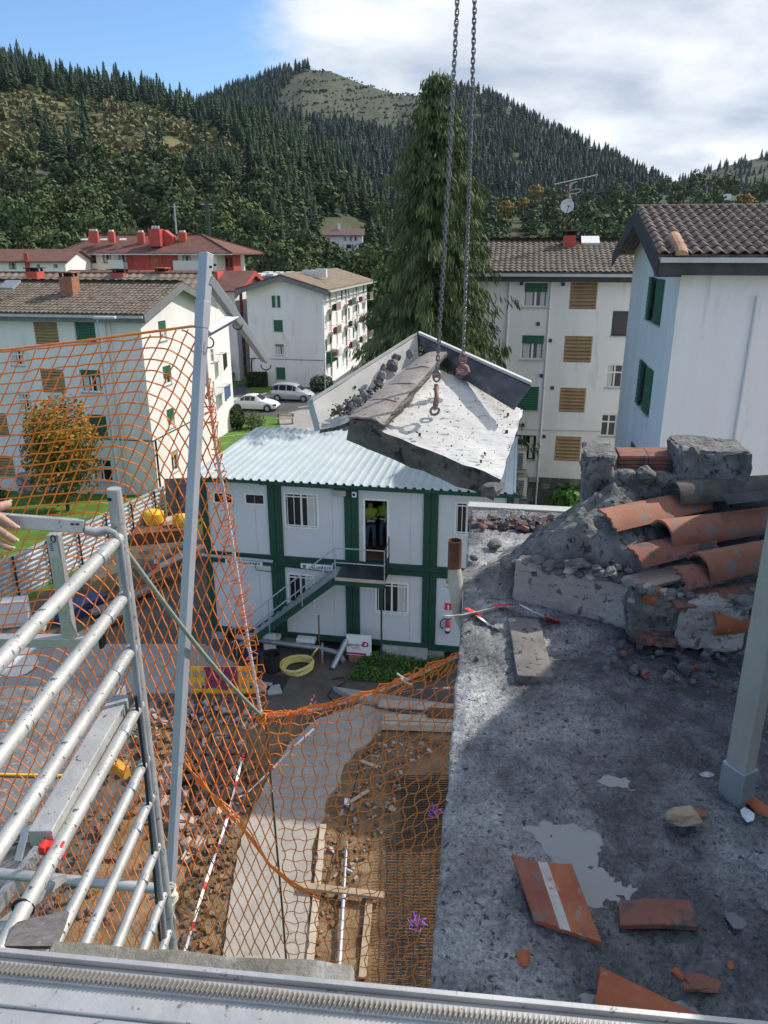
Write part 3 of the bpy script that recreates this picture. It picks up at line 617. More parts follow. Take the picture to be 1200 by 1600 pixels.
def window(root, kind, h, O, ud, n, frame=None, blind=.0, blind_m=None):
    s0, a0, s1, a1 = h[:4]; frame = frame or M['frame_white']; w, hh = s1 - s0, a1 - a0
    P = lambda s_, z_, d=0: Vector((O.x + ud.x * s_ + n.x * d, O.y + ud.y * s_ + n.y * d, z_))
    ft = min(.07, w * .1); d0 = -.13
    mb = MB()
    if kind == 'louvre':
        mb.obox(P(s0, a0, -.14), ud, n, Z, ft, .14, hh); mb.obox(P(s1 - ft, a0, -.14), ud, n, Z, ft, .14, hh); mb.obox(P(s0 + ft * .9, a1 - .03, -.139), ud, n, Z, w - ft * 1.8, .135, .03)
        f = mb.build('louvre_window', M['louvre'], root); k = max(5, int(hh / .16)); st_ = (hh - .02) / k; me = None
        for i in range(k):
            s = MB(); c0 = P(s0 + ft * .5, a0 + st_ * (i + .25), .05); dv = (-n * .16 + Z * .13)
            s.obox(c0, ud, dv.normalized(), ud.cross(dv).normalized() * (1 if ud.cross(dv).z > 0 else -1), w - ft, .2, .018); s.build('slat', M['louvre'], f)
        return f
    for (x0, z0_, lx, lz) in ((s0, a0, ft, hh), (s1 - ft, a0, ft, hh), (s0 + ft, a0, w - 2 * ft, ft), (s0 + ft, a1 - ft, w - 2 * ft, ft)): mb.obox(P(x0, z0_, d0), ud, n, Z, lx, .06, lz)
    if kind in ('casement', 'blind', 'shutter'): mb.obox(P((s0 + s1) / 2 - ft * .7, a0 + ft, d0), ud, n, Z, ft * 1.4, .055, hh - 2 * ft)
    if kind == 'panes':
        mb.obox(P((s0 + s1) / 2 - ft * .5, a0 + ft, d0), ud, n, Z, ft, .055, hh - 2 * ft); mb.obox(P(s0 + ft, a0 + hh * .62, d0), ud, n, Z, w - 2 * ft, .05, ft)
    f = mb.build('window', frame, root)
    if kind != 'closed':
        g = MB(); g.obox(P(s0 + ft * .5, a0 + ft * .5, d0 + .005), ud, n, Z, w - ft, .02, hh - ft); g.build('pane', M['glass' if kind != 'shutter' else 'frame_white'], f)
        if kind in ('casement', 'blind', 'panes', 'shutter'):
            for q0, q1 in ((.12, .30), (.62, .9)):
                if rnd.random() < .75 or kind == 'shutter':
                    g = MB(); g.obox(P(s0 + w * q0, a0 + ft, d0 + .027), ud, n, Z, w * (q1 - q0), .008, hh - 2 * ft); g.build('curtain', M['curtain'], f)
    if blind > 0 or kind == 'closed':
        b_ = 1 if kind == 'closed' else blind; ns = max(3, int(hh * b_ / .11)); g = MB()
        for i in range(ns):
            g.obox(P(s0 + ft * .6, a1 - hh * b_ * (i + 1) / ns + .004, d0 + .06 + .01), ud, n, Z, w - ft * 1.2, .022, hh * b_ / ns - .012)
        g.build('roller_blind', blind_m or M['green_shutter'], f)
    if kind == 'shutter':
        for sgn in (0, 1):
            g = MB(); lw = w * .35; ang = math.radians(5); dd = (ud * math.cos(ang) + n * math.sin(ang)) if sgn == 0 else (ud * -math.cos(ang) + n * math.sin(ang))
            o_ = P(s0 if sgn == 0 else s1, a0, .01); dd.normalize(); nn = dd.cross(Z).normalized()
            g.obox(o_, dd, nn, Z, lw, .04, hh); k = 9
            for i in range(k): g.obox(o_ + dd * .06 + Z * (hh * (i + .3) / k) + nn * .04, dd, nn, Z, lw - .12, .014, hh / k * .5); g.obox(o_ + dd * .06 + Z * (hh * (i + .3) / k) - nn * .014, dd, nn, Z, lw - .12, .014, hh / k * .5)
            g.build('shutter', M['green_shutter'], f)
    g = MB(); g.obox(P(s0 - .06, a0 - .05, -.02), ud, n, Z, w + .12, .10, .05); g.build('sill', M['sill'], f)
    return f
def tile_wave(pw, pl, lift, amp):
    """one curved roof tile: x along the eave, y up the slope, z out of the roof"""
    n = 8; vs = []; fs = []
    zc = [amp * (.5 - .5 * math.cos(2 * math.pi * i / n)) ** .8 for i in range(n + 1)]
    for y, zl in ((0, lift), (pl * 1.06, .0)):
        for i in range(n + 1): vs.append((pw * (i / n - .5), y, zc[i] + zl))
    for i in range(n): fs.append((i, i + 1, i + n + 2, i + n + 1))
    k = len(vs)
    for i in range(n + 1): vs.append((pw * (i / n - .5), 0, zc[i] + lift - .03))
    for i in range(n): fs.append((k + i, k + i + 1, i + 1, i))
    return vs, fs
def tile_slope(root, E0, ud, up, L, S, pw, pl, m, single, amp=.05, lift=.03, name='roof_tile', cut=None):
    """tiles from eave corner E0 along ud and up the slope"""
    nrm = ud.cross(up).normalized(); nrm = nrm if nrm.z > 0 else -nrm
    nc, nr = int(L / pw), int(math.ceil(S / pl)); vs0, fs0 = tile_wave(pw, pl, lift, amp)
    R = Matrix((ud, up, ud.cross(up))).transposed(); R4 = R.to_4x4(); mb = MB(); n_single = 0; me = None
    if ud.cross(up).z < 0: R4 = Matrix((-ud, up, (-ud).cross(up))).transposed().to_4x4()
    if single:
        t = MB(); t.add(vs0, fs0); me = t.mesh(name, m, True)
    for r in range(nr):
        for c_ in range(nc):
            p = E0 + ud * (pw * (c_ + .5)) + up * (pl * r) + nrm * rnd.uniform(-.004, .006)
            if cut and cut(c_, r): continue
            if single and n_single < 300:
                o = link(name, me, root, p); o.rotation_euler = (R4 @ Matrix.Rotation(rnd.uniform(-.012, .012), 4, 'Z')).to_euler(); n_single += 1
            else:
                X = R4; mb.add([X @ Vector(v) + p for v in vs0], fs0)
    if mb.v: mb.build('tiling', m, root, smooth=True, kind='stuff')
def gable_block(name, label, cat, O, W, D, ze, zr, zb, front, side, wallm=None, tile=None, tile_px=.28, tile_len=.4, single=False, ov=.55, ovf=.55, u0=None, roof_u=None, fascia=None,
                side_sgn=1, group=None, tile_back=True, fasc_h=.42, ridge_m=None, side_extra=None):
    """a block with its long front along A (facing the camera) and a gable facing side_sgn * A; O = the front corner shared by both"""
    wallm = wallm or M['plaster']; fascia = fascia or M['fascia']; root = thing(name, label, cat, (O.x, O.y, zb), group)
    O = Vector((O.x, O.y, 0)); uF = A * -side_sgn; nF = -B; nS = A * side_sgn; rz = (zr - ze)
    mb = MB(); hF = [rect_on(r, O, uF, nF) for _, r, *_ in front]; hS = [rect_on(r, O, B, nS) for _, r, *_ in side]
    if side_extra: hS = hS + [e_[1] for e_ in side_extra]
    wall_face(mb, O, uF, nF, W, zb, ze, hF); wall_face(mb, O, B, nS, D, zb, ze, hS)
    P = lambda u, v, z_: (O + uF * u + B * v + Z * z_)
    mb.add([P(0, 0, ze), P(0, D, ze), P(0, D / 2, zr - .08)], [(0, 1, 2) if side_sgn > 0 else (2, 1, 0)])
    mb.add([P(W, 0, ze), P(W, D, ze), P(W, D / 2, zr - .08)], [(2, 1, 0) if side_sgn > 0 else (0, 1, 2)])
    mb.add([P(W, 0, zb), P(W, D, zb), P(W, D, ze), P(W, 0, ze)], [(0, 1, 2, 3)]); mb.add([P(0, D, zb), P(W, D, zb), P(W, D, ze), P(0, D, ze)], [(0, 1, 2, 3)])
    mb.build('wall', wallm, root)
    for (kind, r, *opt), h in zip(front, hF): window(root, kind, h, O, uF, nF, *(opt or []))
    for (kind, r, *opt), h in zip(side, hS): window(root, kind, h, O, B, nS, *(opt or []))
    for e_ in (side_extra or []): window(root, e_[0], e_[1], O, B, nS, *e_[2:])
    # roof boards
    L = W + ov * 2; slope = math.atan2(rz, D / 2); zo = ze - ovf * math.tan(slope); hs = (D / 2 + ovf) / math.cos(slope)
    up1 = (B * math.cos(slope) + Z * math.sin(slope)); up2 = (-B * math.cos(slope) + Z * math.sin(slope))
    n1 = (-B * math.sin(slope) + Z * math.cos(slope)); n2 = (B * math.sin(slope) + Z * math.cos(slope)); E1 = P(-ov, -ovf, zo); E2 = P(-ov, D + ovf, zo)
    mb = MB(); mb.obox(E1, uF, up1, n1, L, hs, .08); mb.obox(E2, uF, up2, n2, L, hs, .08); rf = mb.build('roof', tile or M['tile_brown'], root)
    e1 = E1 + n1 * .085
    tile_slope(root, e1, uF, up1, L, hs, tile_px, tile_len, tile or M['tile_brown'], single, .085 if single else .05)
    if tile_back: tile_slope(root, E2 + n2 * .085, uF, up2, L, hs, tile_px * 2, tile_len * 2, tile or M['tile_brown'], False)
    # ridge tiles, verge fascias, gutter
    rp = P(-ov, D / 2, zr + .10); nr_ = int(L / .42); rm = MB()
    for i in range(nr_):
        q0 = rp + uF * (L * i / nr_); q1 = rp + uF * (L * (i + 1.08) / nr_)
        ring = []
        for q, rr in ((q0, .13), (q1, .11)):
            ring.append([q + B * (rr * math.cos(math.pi * k / 6)) + Z * (rr * .8 * math.sin(math.pi * k / 6)) for k in range(7)])
        rm.add(ring[0] + ring[1], [(k, k + 1, k + 8, k + 7) for k in range(6)])
    rm.build('ridge_tiling', ridge_m or tile or M['tile_brown'], root, kind='stuff')
    fm = MB()
    for uu, du in ((-ov - .03, .05), (W + ov - .02, .05)):
        for (E, up, vv) in ((P(uu, -ovf, zo), up1, 1), (P(uu, D + ovf, zo), up2, -1)):
            fm = MB(); fm.obox(E - Z * (fasc_h - .06), uF, up, Z, du, hs, fasc_h); fm.build('verge_board', fascia, root)
    fb = MB(); fb.obox(P(-ov + .03, -ovf, zo - fasc_h + .06), uF, B, Z, L - .06, ovf - .004, .05)
    fb.obox(P(-ov + .03, -ovf - .02, zo - fasc_h + .06), uF, B, Z, L - .06, .02, fasc_h - .08); fb.build('eave_board', fascia, root)
    gb = MB(); gb.obox(P(-ov + .05, -ovf - .15, zo - .12), uF, B, Z, L - .1, .125, .13); gb.build('gutter', M['gutter'], root)
    return root, O, uF, P
def chimney(root, px, py0, py1, Y, w, m, cap=True, mcap=None, name='chimney', top_m=None):
    c0, c1 = V(px, py1, Y), V(px, py0, Y); mb = MB(); h = c1.z - c0.z
    mb.box((c0.x, c0.y, (c0.z + c1.z) / 2 - .25), (w, w, h + .5), (0, 0, -AZ10)); ch = mb.build(name, m, root)
    if cap:
        k = MB()
        for i in (-1, 1):
            for j in (-1, 1): k.box((c0.x + i * w * .4, c0.y + j * w * .4, c1.z + .10), (w * .16, w * .16, .2))
        k.box((c0.x, c0.y, c1.z + .10), (w * .5, w * .5, .2)); k.build('pot_vents', M['dark'], ch)
        k = MB(); k.box((c0.x, c0.y, c1.z + .235), (w * 1.25, w * 1.25, .07), (0, 0, -AZ10)); k.build('cap', mcap or m, ch)
    return ch
def pipe(root, name, p0, p1, r, m, n_off):
    mb = MB(); mb.tube([Vector(p0) + n_off * r * 1.3, Vector(p1) + n_off * r * 1.3], r, 8); return mb.build(name, m, root, smooth=True)
# ------------------------------------------------------------ left block
C1 = V(218, 497, 41)
GB = M['green_shutter']
front = [('louvre', (54, 503, 91, 538)), ('louvre', (65, 577, 101, 613)), ('louvre', (-23, 645, 12, 680)), ('louvre', (-12, 712, 22, 745)), ('closed', (117, 503, 149, 534)), ('blind', (126, 578, 158, 613), None, .3),
         ('closed', (137, 648, 167, 682)), ('panes', (145, 718, 175, 752)), ('panes', (16, 545, 37, 571)), ('panes', (29, 615, 49, 643)), ('louvre', (-90, 440 + 70, -52, 545)), ('blind', (-60, 585, -28, 618), None, .5)]
side = [('blind', (248, 501, 260, 532), None, .5), ('blind', (255, 571, 268, 601), None, .6), ('blind', (261, 638, 273, 668), None, .6), ('blind', (268, 703, 279, 737), None, .25, M['louvre'])]
r1, O1, u1, P1 = gable_block('apartment_block', 'white apartment block with brown tiled roof behind the orange net at the left', 'building', C1, 26, 9.0, 9.35, V(275, 443, 45.5).z, -1.5, front, side,
                             tile=M['tile_brown'], tile_px=.28, tile_len=.40, ridge_m=M['tile_brown'], fascia=M['fascia_grey'])
chimney(r1, 112, 432, 470, 44.2, .78, M['old_chimney'], mcap=M['old_chimney'])
mb = MB(); q = V(15, 445, 44.0); mb.box(q, (.9, .9, .12), (math.radians(25), 0, -AZ10)); mb.build('skylight', M['galv'], r1)
for px in (164, 171):
    t_ = onplane(px, 505, O1, -B); b_ = onplane(px, 560, O1, -B); pipe(r1, 'downpipe', (t_.x, t_.y, 9.2), (t_.x, t_.y, -1.4), .055, M['plaster'], -B)
zb_ = onplane(235, 689, O1, -B).z
mb = MB(); mb.beam(O1 - B * .03 + Z * zb_ + A * .03, O1 - A * 26 - B * .03 + Z * zb_, .03, .05); mb.beam(O1 + A * .03 + Z * zb_ - B * .03, O1 + A * .03 + B * 9 + Z * zb_, .03, .05); mb.build('belt_cable', M['metal_dark'], r1)
pipe(r1, 'drain_pipe', O1 + A * .04 + B * .12 + Z * zb_, O1 + A * .04 + B * .12 - Z * 1.4, .06, M['black'], A)
# porch pier of rough stone blocks
pc = onplane(44, 750, O1, -B); me_ = None
for i in range(4):
    for j in range(2):
        k = MB(); k.box(pc - B * .30 + A * (-.22 + .42 * j + (.1 if i % 2 else 0)) + Z * (-pc.z - 1.1 + .34 * i), (.40, .5, .32), (0, 0, -AZ10)); k.rough(.02, 3, i + j * 3.1); k.build('stone', M['concrete_dark'] if (i + j) % 2 else M['concrete'], r1)
# block behind the left block
C1b = C1 + B * 11 - A * 2.7
r1b, O1b, *_ = gable_block('apartment_block', 'white apartment block tucked behind the brown-roofed one, laundry on its gable', 'building', C1b, 34, 8.5, 8.5, 10.75, -1.5, [], [('panes', (329, 545, 334, 566)), ('panes', (329, 596, 335, 616))], tile=M['tile_beige'], tile_px=.56, tile_len=.8, tile_back=False, ridge_m=M['tile_redbrown'], fascia=M['fascia_grey'])
chimney(r1b, 58, 424, 450, 57.5, .9, M['red_chimney'], mcap=M['dark']); chimney(r1b, 191, 426, 452, 57.5, .9, M['red_chimney'], mcap=M['dark']); chimney(r1b, 255, 424, 450, 57.5, .8, M['red_chimney'], mcap=M['red_chimney'])
for k, (px0, py0, px1, py1, m_) in enumerate([(338, 552, 344, 578, 'black'), (340, 602, 350, 625, 'jeans')]):
    h = rect_on((px0, py0, px1, py1), O1b, B, A); mb = MB()
    for i in range(3): mb.obox(O1b + B * (h[0] + (h[2] - h[0]) * i / 3) + A * .55 + Z * (h[1] + .1 * i), B, A, Z, (h[2] - h[0]) / 3.4, .04, h[3] - h[1] - .1 * i)
    mb.beam(O1b + B * (h[0] - .2) + A * .57 + Z * h[3], O1b + B * (h[2] + .2) + A * .57 + Z * h[3], .03, .03)
    for q in (h[0] - .1, h[2] + .1): mb.beam(O1b + B * q + Z * h[3], O1b + B * q + A * .57 + Z * h[3], .03, .03)
    tag(mb.build('hanging_laundry', M[m_]), ['dark laundry on the upper clothesline of the gable beside the steel mast', 'blue laundry on the lower clothesline of the gable beside the steel mast'][k], 'laundry')
# ------------------------------------------------------------ far white block with balconies
CM = V(503, 452, 80)
gx_ = []
for fl in range(4):
    for k, s_ in enumerate((1.2, 6.2, 9.0, 12.6, 15.0, 18.2, 21.5)):
        z0_ = -1.0 + fl * 2.45
        gx_.append(('closed' if (fl + k) % 4 == 1 else 'casement', (s_ - .45, z0_ + .75, s_ + .45, z0_ + 2.0)))
    for s_ in (3.3, 11.0, 17.0):
        gx_.append(('blind', (s_ - .5, -1.0 + fl * 2.45 + .1, s_ + .5, -1.0 + fl * 2.45 + 2.0), None, .35))
def far_block():
    """its ridge runs along B, so its gable faces the camera"""
    O = Vector((CM.x, CM.y, 0)); W, D, ze, zb = 8.2, 23.6, 8.75, -1.6; zr = V(436, 431, 80).z
    root = thing('apartment_block', 'white apartment block with cluttered balconies on its sunlit side, behind the parked cars', 'building', (O.x, O.y, zb)); uF = -A; nF = -B
    fr = [('shutter', (425, 462, 438, 480)), ('closed', (427, 500, 442, 518)), ('blind', (430, 538, 444, 555), None, .2, M['fascia_grey']), ('closed', (431, 574, 446, 593))]
    hF = [rect_on(r, O, uF, nF) for _, r, *_ in fr]; mb = MB(); wall_face(mb, O, uF, nF, W, zb, ze, hF); wall_face(mb, O, B, A, D, zb, ze, [e_[1] for e_ in gx_])
    P = lambda u, v, z_: (O + uF * u + B * v + Z * z_)
    mb.add([P(0, 0, ze), P(W, 0, ze), P(W / 2, 0, zr - .05)], [(2, 1, 0)]); mb.add([P(W, 0, zb), P(W, D, zb), P(W, D, ze), P(W, 0, ze)], [(0, 1, 2, 3)]); mb.add([P(0, D, zb), P(W, D, zb), P(W, D, ze), P(W / 2, D, zr - .05), P(0, D, ze)], [(0, 1, 2, 3, 4)])
    mb.build('wall', M['plaster'], root)
    for (kind, r, *opt), h in zip(fr, hF): window(root, kind, h, O, uF, nF, *opt)
    for kind, h, *opt in gx_: window(root, kind, h, O, B, A, *opt)
    ov = .9; sl = math.atan2(zr - ze, W / 2); hs = (W / 2 + ov) / math.cos(sl); zo = ze - ov * math.tan(sl)
    upR = uF * math.cos(sl) + Z * math.sin(sl); upL = -uF * math.cos(sl) + Z * math.sin(sl); ER = P(-ov, -ov, zo); EL = P(W + ov, -ov, zo); L = D + ov * 2
    mb = MB(); mb.obox(ER, B, upR, Z, L, hs, .12); mb.obox(EL, B, upL, Z, L, hs, .12); mb.build('roof', M['tile_beige'], root)
    tile_slope(root, ER + Z * .13, B, upR, L, hs, .30, .45, M['tile_beige'], False)
    f = MB(); f.obox(ER - Z * .45 - B * .04, B, upR, Z, .05, hs, .5); f.obox(EL - Z * .45 - B * .04, B, upL, Z, .05, hs, .5); f.build('verge_board', M['fascia_grey'], root)
    f = MB(); f.obox(ER - Z * .0 - B * .05, B, upR, Z, .14, hs, .16); f.obox(EL - Z * .0 - B * .05, B, upL, Z, .14, hs, .16); f.build('verge_tiling', M['tile_redbrown'], root)
    f = MB(); f.obox(P(-ov - .1, -ov, zo - .12), B, A, Z, L, .14, .14); f.build('gutter', M['gutter'], root)
    cols = ['tarp', 'terracotta', 'green_shutter', 'wood', 'louvre']
    for fl in range(1, 4):
        for k, s_ in enumerate((3.3, 11.0, 17.0, 22.0)):
            z0_ = -1.0 + fl * 2.45; b_ = MB(); b_.obox(P(-1.0, s_ - 1.1, z0_ - .06), A * -1, B, Z, 1.0, 2.2, .10); bo = b_.build('balcony', M['sill'], root)
            r_ = MB()
            for i in range(12): r_.obox(P(-1.0, s_ - 1.1 + 2.2 * i / 11.2, z0_ + .04), A * -1, B, Z, .02, .02, .85)
            r_.obox(P(-1.0, s_ - 1.1, z0_ + .88), A * -1, B, Z, .04, 2.2, .04); r_.obox(P(-1.0, s_ - 1.1, z0_ + .88), A * -1, B, Z, 1.0, .03, .04); r_.build('railing', M['frame_white'] if (k + fl) % 2 else M['galv'], bo)
            if (k * 2 + fl) % 3 != 1:
                r_ = MB(); r_.obox(P(-.97, s_ - 1.0, z0_ + .08), A * -1, B, Z, .04, 2.0, .72); r_.build('balcony_screen', M[cols[(k + fl * 2) % 5]], bo)
            r_ = MB()
            for i in range(3): r_.box(P(-.6, s_ - .7 + .6 * i, z0_ + .3), (.3, .3, .5 + .2 * (i % 2))); r_.rough(.06, 3, k + fl)
            r_.build('plant_pots', M[['bush', 'terracotta', 'maroon'][(k + fl) % 3]], bo, kind='stuff')
    h = rect_on((510, 548, 520, 565), O, B, A); r_ = MB(); r_.obox(P(-.5, h[0], h[1]), A * -1, B, Z, .5, h[2] - h[0], h[3] - h[1]); r_.build('clothes_cover', M['green'], root)
    r_ = MB(); zz_ = onplane(450, 562, O, -B).z; r_.beam(P(0, -.03, zz_), P(W, -.03, zz_ + .05), .03, .05); r_.build('wall_cable', M['metal_dark'], root)
    r_ = MB(); r_.tube([P(W - .6, -.08, zz_ + .1), P(W - .25, -.08, zz_), P(W - .15, -.08, zz_ - .4), P(W - .15, -.08, zb)], .07, 6); r_.build('drain_pipe', M['black'], root)
    for px, py in ((482, 424), (502, 422)):
        q = V(px, py, 86); r_ = MB(); r_.box(q - Z * .3, (1.2, .6, .9), (0, 0, -AZ10)); r_.build('chimney', M['tarp'], root)
    q = V(482, 424, 86); r_ = MB(); r_.tube([q, q + Z * 2.2], .03, 5); r_.beam(q + Z * 2.1 - A * .7, q + Z * 2.1 + A * .7, .03, .03); r_.beam(q + Z * 1.7 - A * .5, q + Z * 1.7 + A * .5, .03, .03); r_.build('aerial', M['rust'], root)
far_block()
# ------------------------------------------------------------ right-hand far block
CR = V(1040, 430, 34.0); CR1 = V(862, 430, 37)
O_R1 = CR1 + A * 5.0; front = [('blind', (818, 442, 856, 480), None, .38), ('blind', (814, 524, 850, 562), None, .35), ('closed', (806, 604, 842, 641)), ('casement', (804, 680, 837, 718), M['green']),
    ('louvre', (890, 441, 933, 483)), ('louvre', (881, 525, 925, 566)), ('louvre', (874, 606, 915, 644)), ('louvre', (867, 682, 907, 720)), ('pane', (956, 486, 983, 525), M['green']), ('panes', (947, 569, 973, 606)), ('panes', (938, 647, 963, 682))]
rr1, OR1, uR1, PR1 = gable_block('apartment_block', 'white apartment block with red chimney and brown louvred windows behind the hanging slab', 'building', O_R1, 9.0, 9.0, 11.58, V(862, 378, 41.5).z, -.3, front, [], tile=M['tile_brown'], tile_px=.27, tile_len=.40, ridge_m=M['tile_redbrown'])
ch = chimney(rr1, 888, 368, 398, 40.3, .62, M['red_chimney'], mcap=M['tile_redbrown'])
mb = MB(); q = V(922, 379, 40.5); mb.box(q + Z * .1, (.9, .8, .12), (math.radians(25), 0, -AZ10)); mb.build('skylight', M['white'], rr1)
for px, r_ in ((797, .06), (862, .045)):
    t_ = onplane(px, 436, OR1, -B); pipe(rr1, 'downpipe', (t_.x, t_.y, 11.0), (t_.x, t_.y, -.2), r_, M['plaster'], -B)
for (px, py) in ((815, 443), (880, 444), (841, 506), (860, 532), (846, 587), (863, 606), (817, 664), (850, 682)):
    q = onplane(px, py, OR1, -B); mb = MB(); mb.box(q - B * .03, (.16, .06, .16), (0, 0, -AZ10)); mb.build('vent', M['metal_dark'], rr1)
t_, b_ = onplane(812, 671, OR1, -B), onplane(940, 674, OR1, -B); mb = MB(); mb.beam(t_ - B * .02, b_ - B * .02, .03, .035); mb.build('wall_cable', M['gutter'], rr1)
# rough stone plinth
zs0, zs1 = -.3, onplane(840, 745, OR1, -B).z; s_a, s_b = [(onplane(px, 760, OR1, -B) - OR1).dot(A) for px in (812, 935)]
zc = zs0; row = 0
while zc < zs1 - .05:
    hgt = [.36, .30, .42, .34][row % 4]; hgt = min(hgt, zs1 - zc); s_ = s_a
    while s_ < s_b:
        w = rnd.uniform(.38, .75); k = MB(); k.obox(OR1 + A * (s_ + .012) - B * (.05 + rnd.uniform(0, .02)) + Z * (zc + .012), A, B, Z, w - .024, .05, hgt - .024); k.build('stone', [M['concrete_dark'], M['concrete'], M['rock']][rnd.randrange(3)], rr1); s_ += w
    zc += hgt; row += 1
# TV mast on the chimney
q = V(883, 366, 40.3); t_ = thing('tv_antenna', 'rooftop aerial mast with yagi, loop aerial and white dish on the red chimney', 'antenna', q)
tz = V(886, 284, 40.3).z; mb = MB(); mb.tube([q - Z * .3, (q.x, q.y, tz)], .035, 6); mb.build('mast', M['rust'], t_)
y0, y1 = V(866, 288, 40.0), V(934, 273, 40.6); mb = MB(); mb.tube([y0, y1], .022, 5)
for i in range(12):
    c_ = y0.lerp(y1, .04 + i / 12.5); mb.tube([c_ - B * .16 + Z * .02, c_ + B * .16 - Z * .02], .010, 4)
for dz in (-.22, .22): mb.beam(y0 + Z * dz - B * .2, y0 + Z * dz + B * .2, .03, .14)
mb.tube([V(884, 290, 40.3), V(902, 284, 40.4)], .02, 4); mb.build('yagi', M['galv'], t_)
lp = V(905, 298, 40.3); mb = MB(); c0 = V(889, 299, 40.3)
mb.tube([c0 + Vector((.30 + .30 * math.cos(a_), 0, .10 * math.sin(a_) + .05 * math.cos(a_))) for a_ in np.linspace(0, 6.28, 18)], .022, 5)
for sg in (1, -1): mb.beam(c0 + Z * .1 * sg, c0 + Vector((.14, 0, .42 * sg)), .12, .03, up=(0, 1, 0))
mb.build('loop_aerial', M['mortar_pale'], t_)
dc = V(886, 322, 40.1); mb = MB(); R_ = Euler((math.radians(80), 0, math.radians(-6))).to_matrix(); mb.lathe(dc, [(.001, -.05), (.12, -.045), (.25, -.01), (.33, .04), (.32, .05), (.24, .0), (.001, -.03)], 20, R=R_); dsh = mb.build('dish', M['tarp'], t_, smooth=True)
mb = MB(); mb.tube([dc + Vector((0, -.02, -.3)), dc + Vector((0, -.35, -.05))], .015, 4); mb.box(dc + Vector((0, -.36, -.02)), (.07, .1, .07)); mb.build('feed_arm', M['metal_dark'], dsh)
for k, (px, py0, py1, lab) in enumerate([(813, 699, 735, 'upper white air conditioner with a wooden top beside the cabin roof edge'), (814, 741, 777, 'lower white air conditioner with a wooden top beside the cabin roof edge')]):
    p0, p1 = V(px, py1, 33.5), V(px, py0, 33.5); h = p1.z - p0.z; t_ = thing('air_conditioner', lab, 'air conditioner', p0, 'air conditioners beside the cabins')
    mb = MB(); mb.box(p0 + Z * h / 2, (.42, .36, h * .8)); mb.build('casing', M['white'], t_, bevel=.01)
    mb = MB()
    for i in range(8): mb.box(p0 + Vector((-.06, -.19, h * (.16 + .085 * i))), (.24, .03, h * .045))
    mb.build('grille', M['metal_dark'], t_); mb = MB(); mb.box(p0 + Z * h * .96, (.46, .42, h * .12)); mb.build('wooden_top', M['plank'], t_)
    mb = MB(); mb.box(p0 + Vector((0, 0, h * .03)), (.5, .4, h * .08)); mb.beam(p0 + Vector((.2, .2, .02)), p0 + Vector((.2, 3.6, .02)), .05, .05); mb.beam(p0 + Vector((-.2, .2, .02)), p0 + Vector((-.2, 3.6, .02)), .05, .05); mb.build('bracket', M['galv'], t_)
# ------------------------------------------------------------ right-hand near block: ridge along A, gable facing left
CN = V(1064, 430, 21.5); zr2 = V(1004, 330, 26.5).z
rn, ON, uN, PN = gable_block('apartment_block', 'white block with green shutters and the closest dark tiled roof at the right edge', 'building', CN, 9.0, 9.6, 12.45, zr2, -.3,
    [], [('shutter', (1013, 434, 1036, 505)), ('shutter', (997, 567, 1019, 643)), ('shutter', (983, 698, 1003, 775))], tile=M['tile_dark'], tile_px=.285, tile_len=.56, single=True, side_sgn=-1, tile_back=False, ov=.75, ovf=.62, fasc_h=.5)
t_ = onplane(1186, 450, ON, -B); pipe(rn, 'downpipe', (t_.x, t_.y, 11.3), (t_.x, t_.y, -.2), .055, M['plaster'], -B)
mb = MB(); q = ON + A * 0 - B * .62 - A * .75; mb.obox(q + Z * 11.80 + A * .03, A, B, Z, .62, .5, .42); mb.build('corner_box', M['fascia'], rn)
for i in range(5):
    mb = MB(); c0 = V(1066 - 2.6 * i, 399 - 5.2 * i, 20.75 + .24 * i); pts = []
    for k in range(7): a_ = math.pi * k / 6; pts.append((c0 + A * (.17 * math.cos(a_)) + Z * (.13 * math.sin(a_))))
    d = B * .36 + Z * .16; mb.add(pts + [p + d for p in pts], [(k, k + 1, k + 8, k + 7) for k in range(6)] + [tuple(range(7))]); mb.build('verge_tile', M['tile_ridge'], rn)
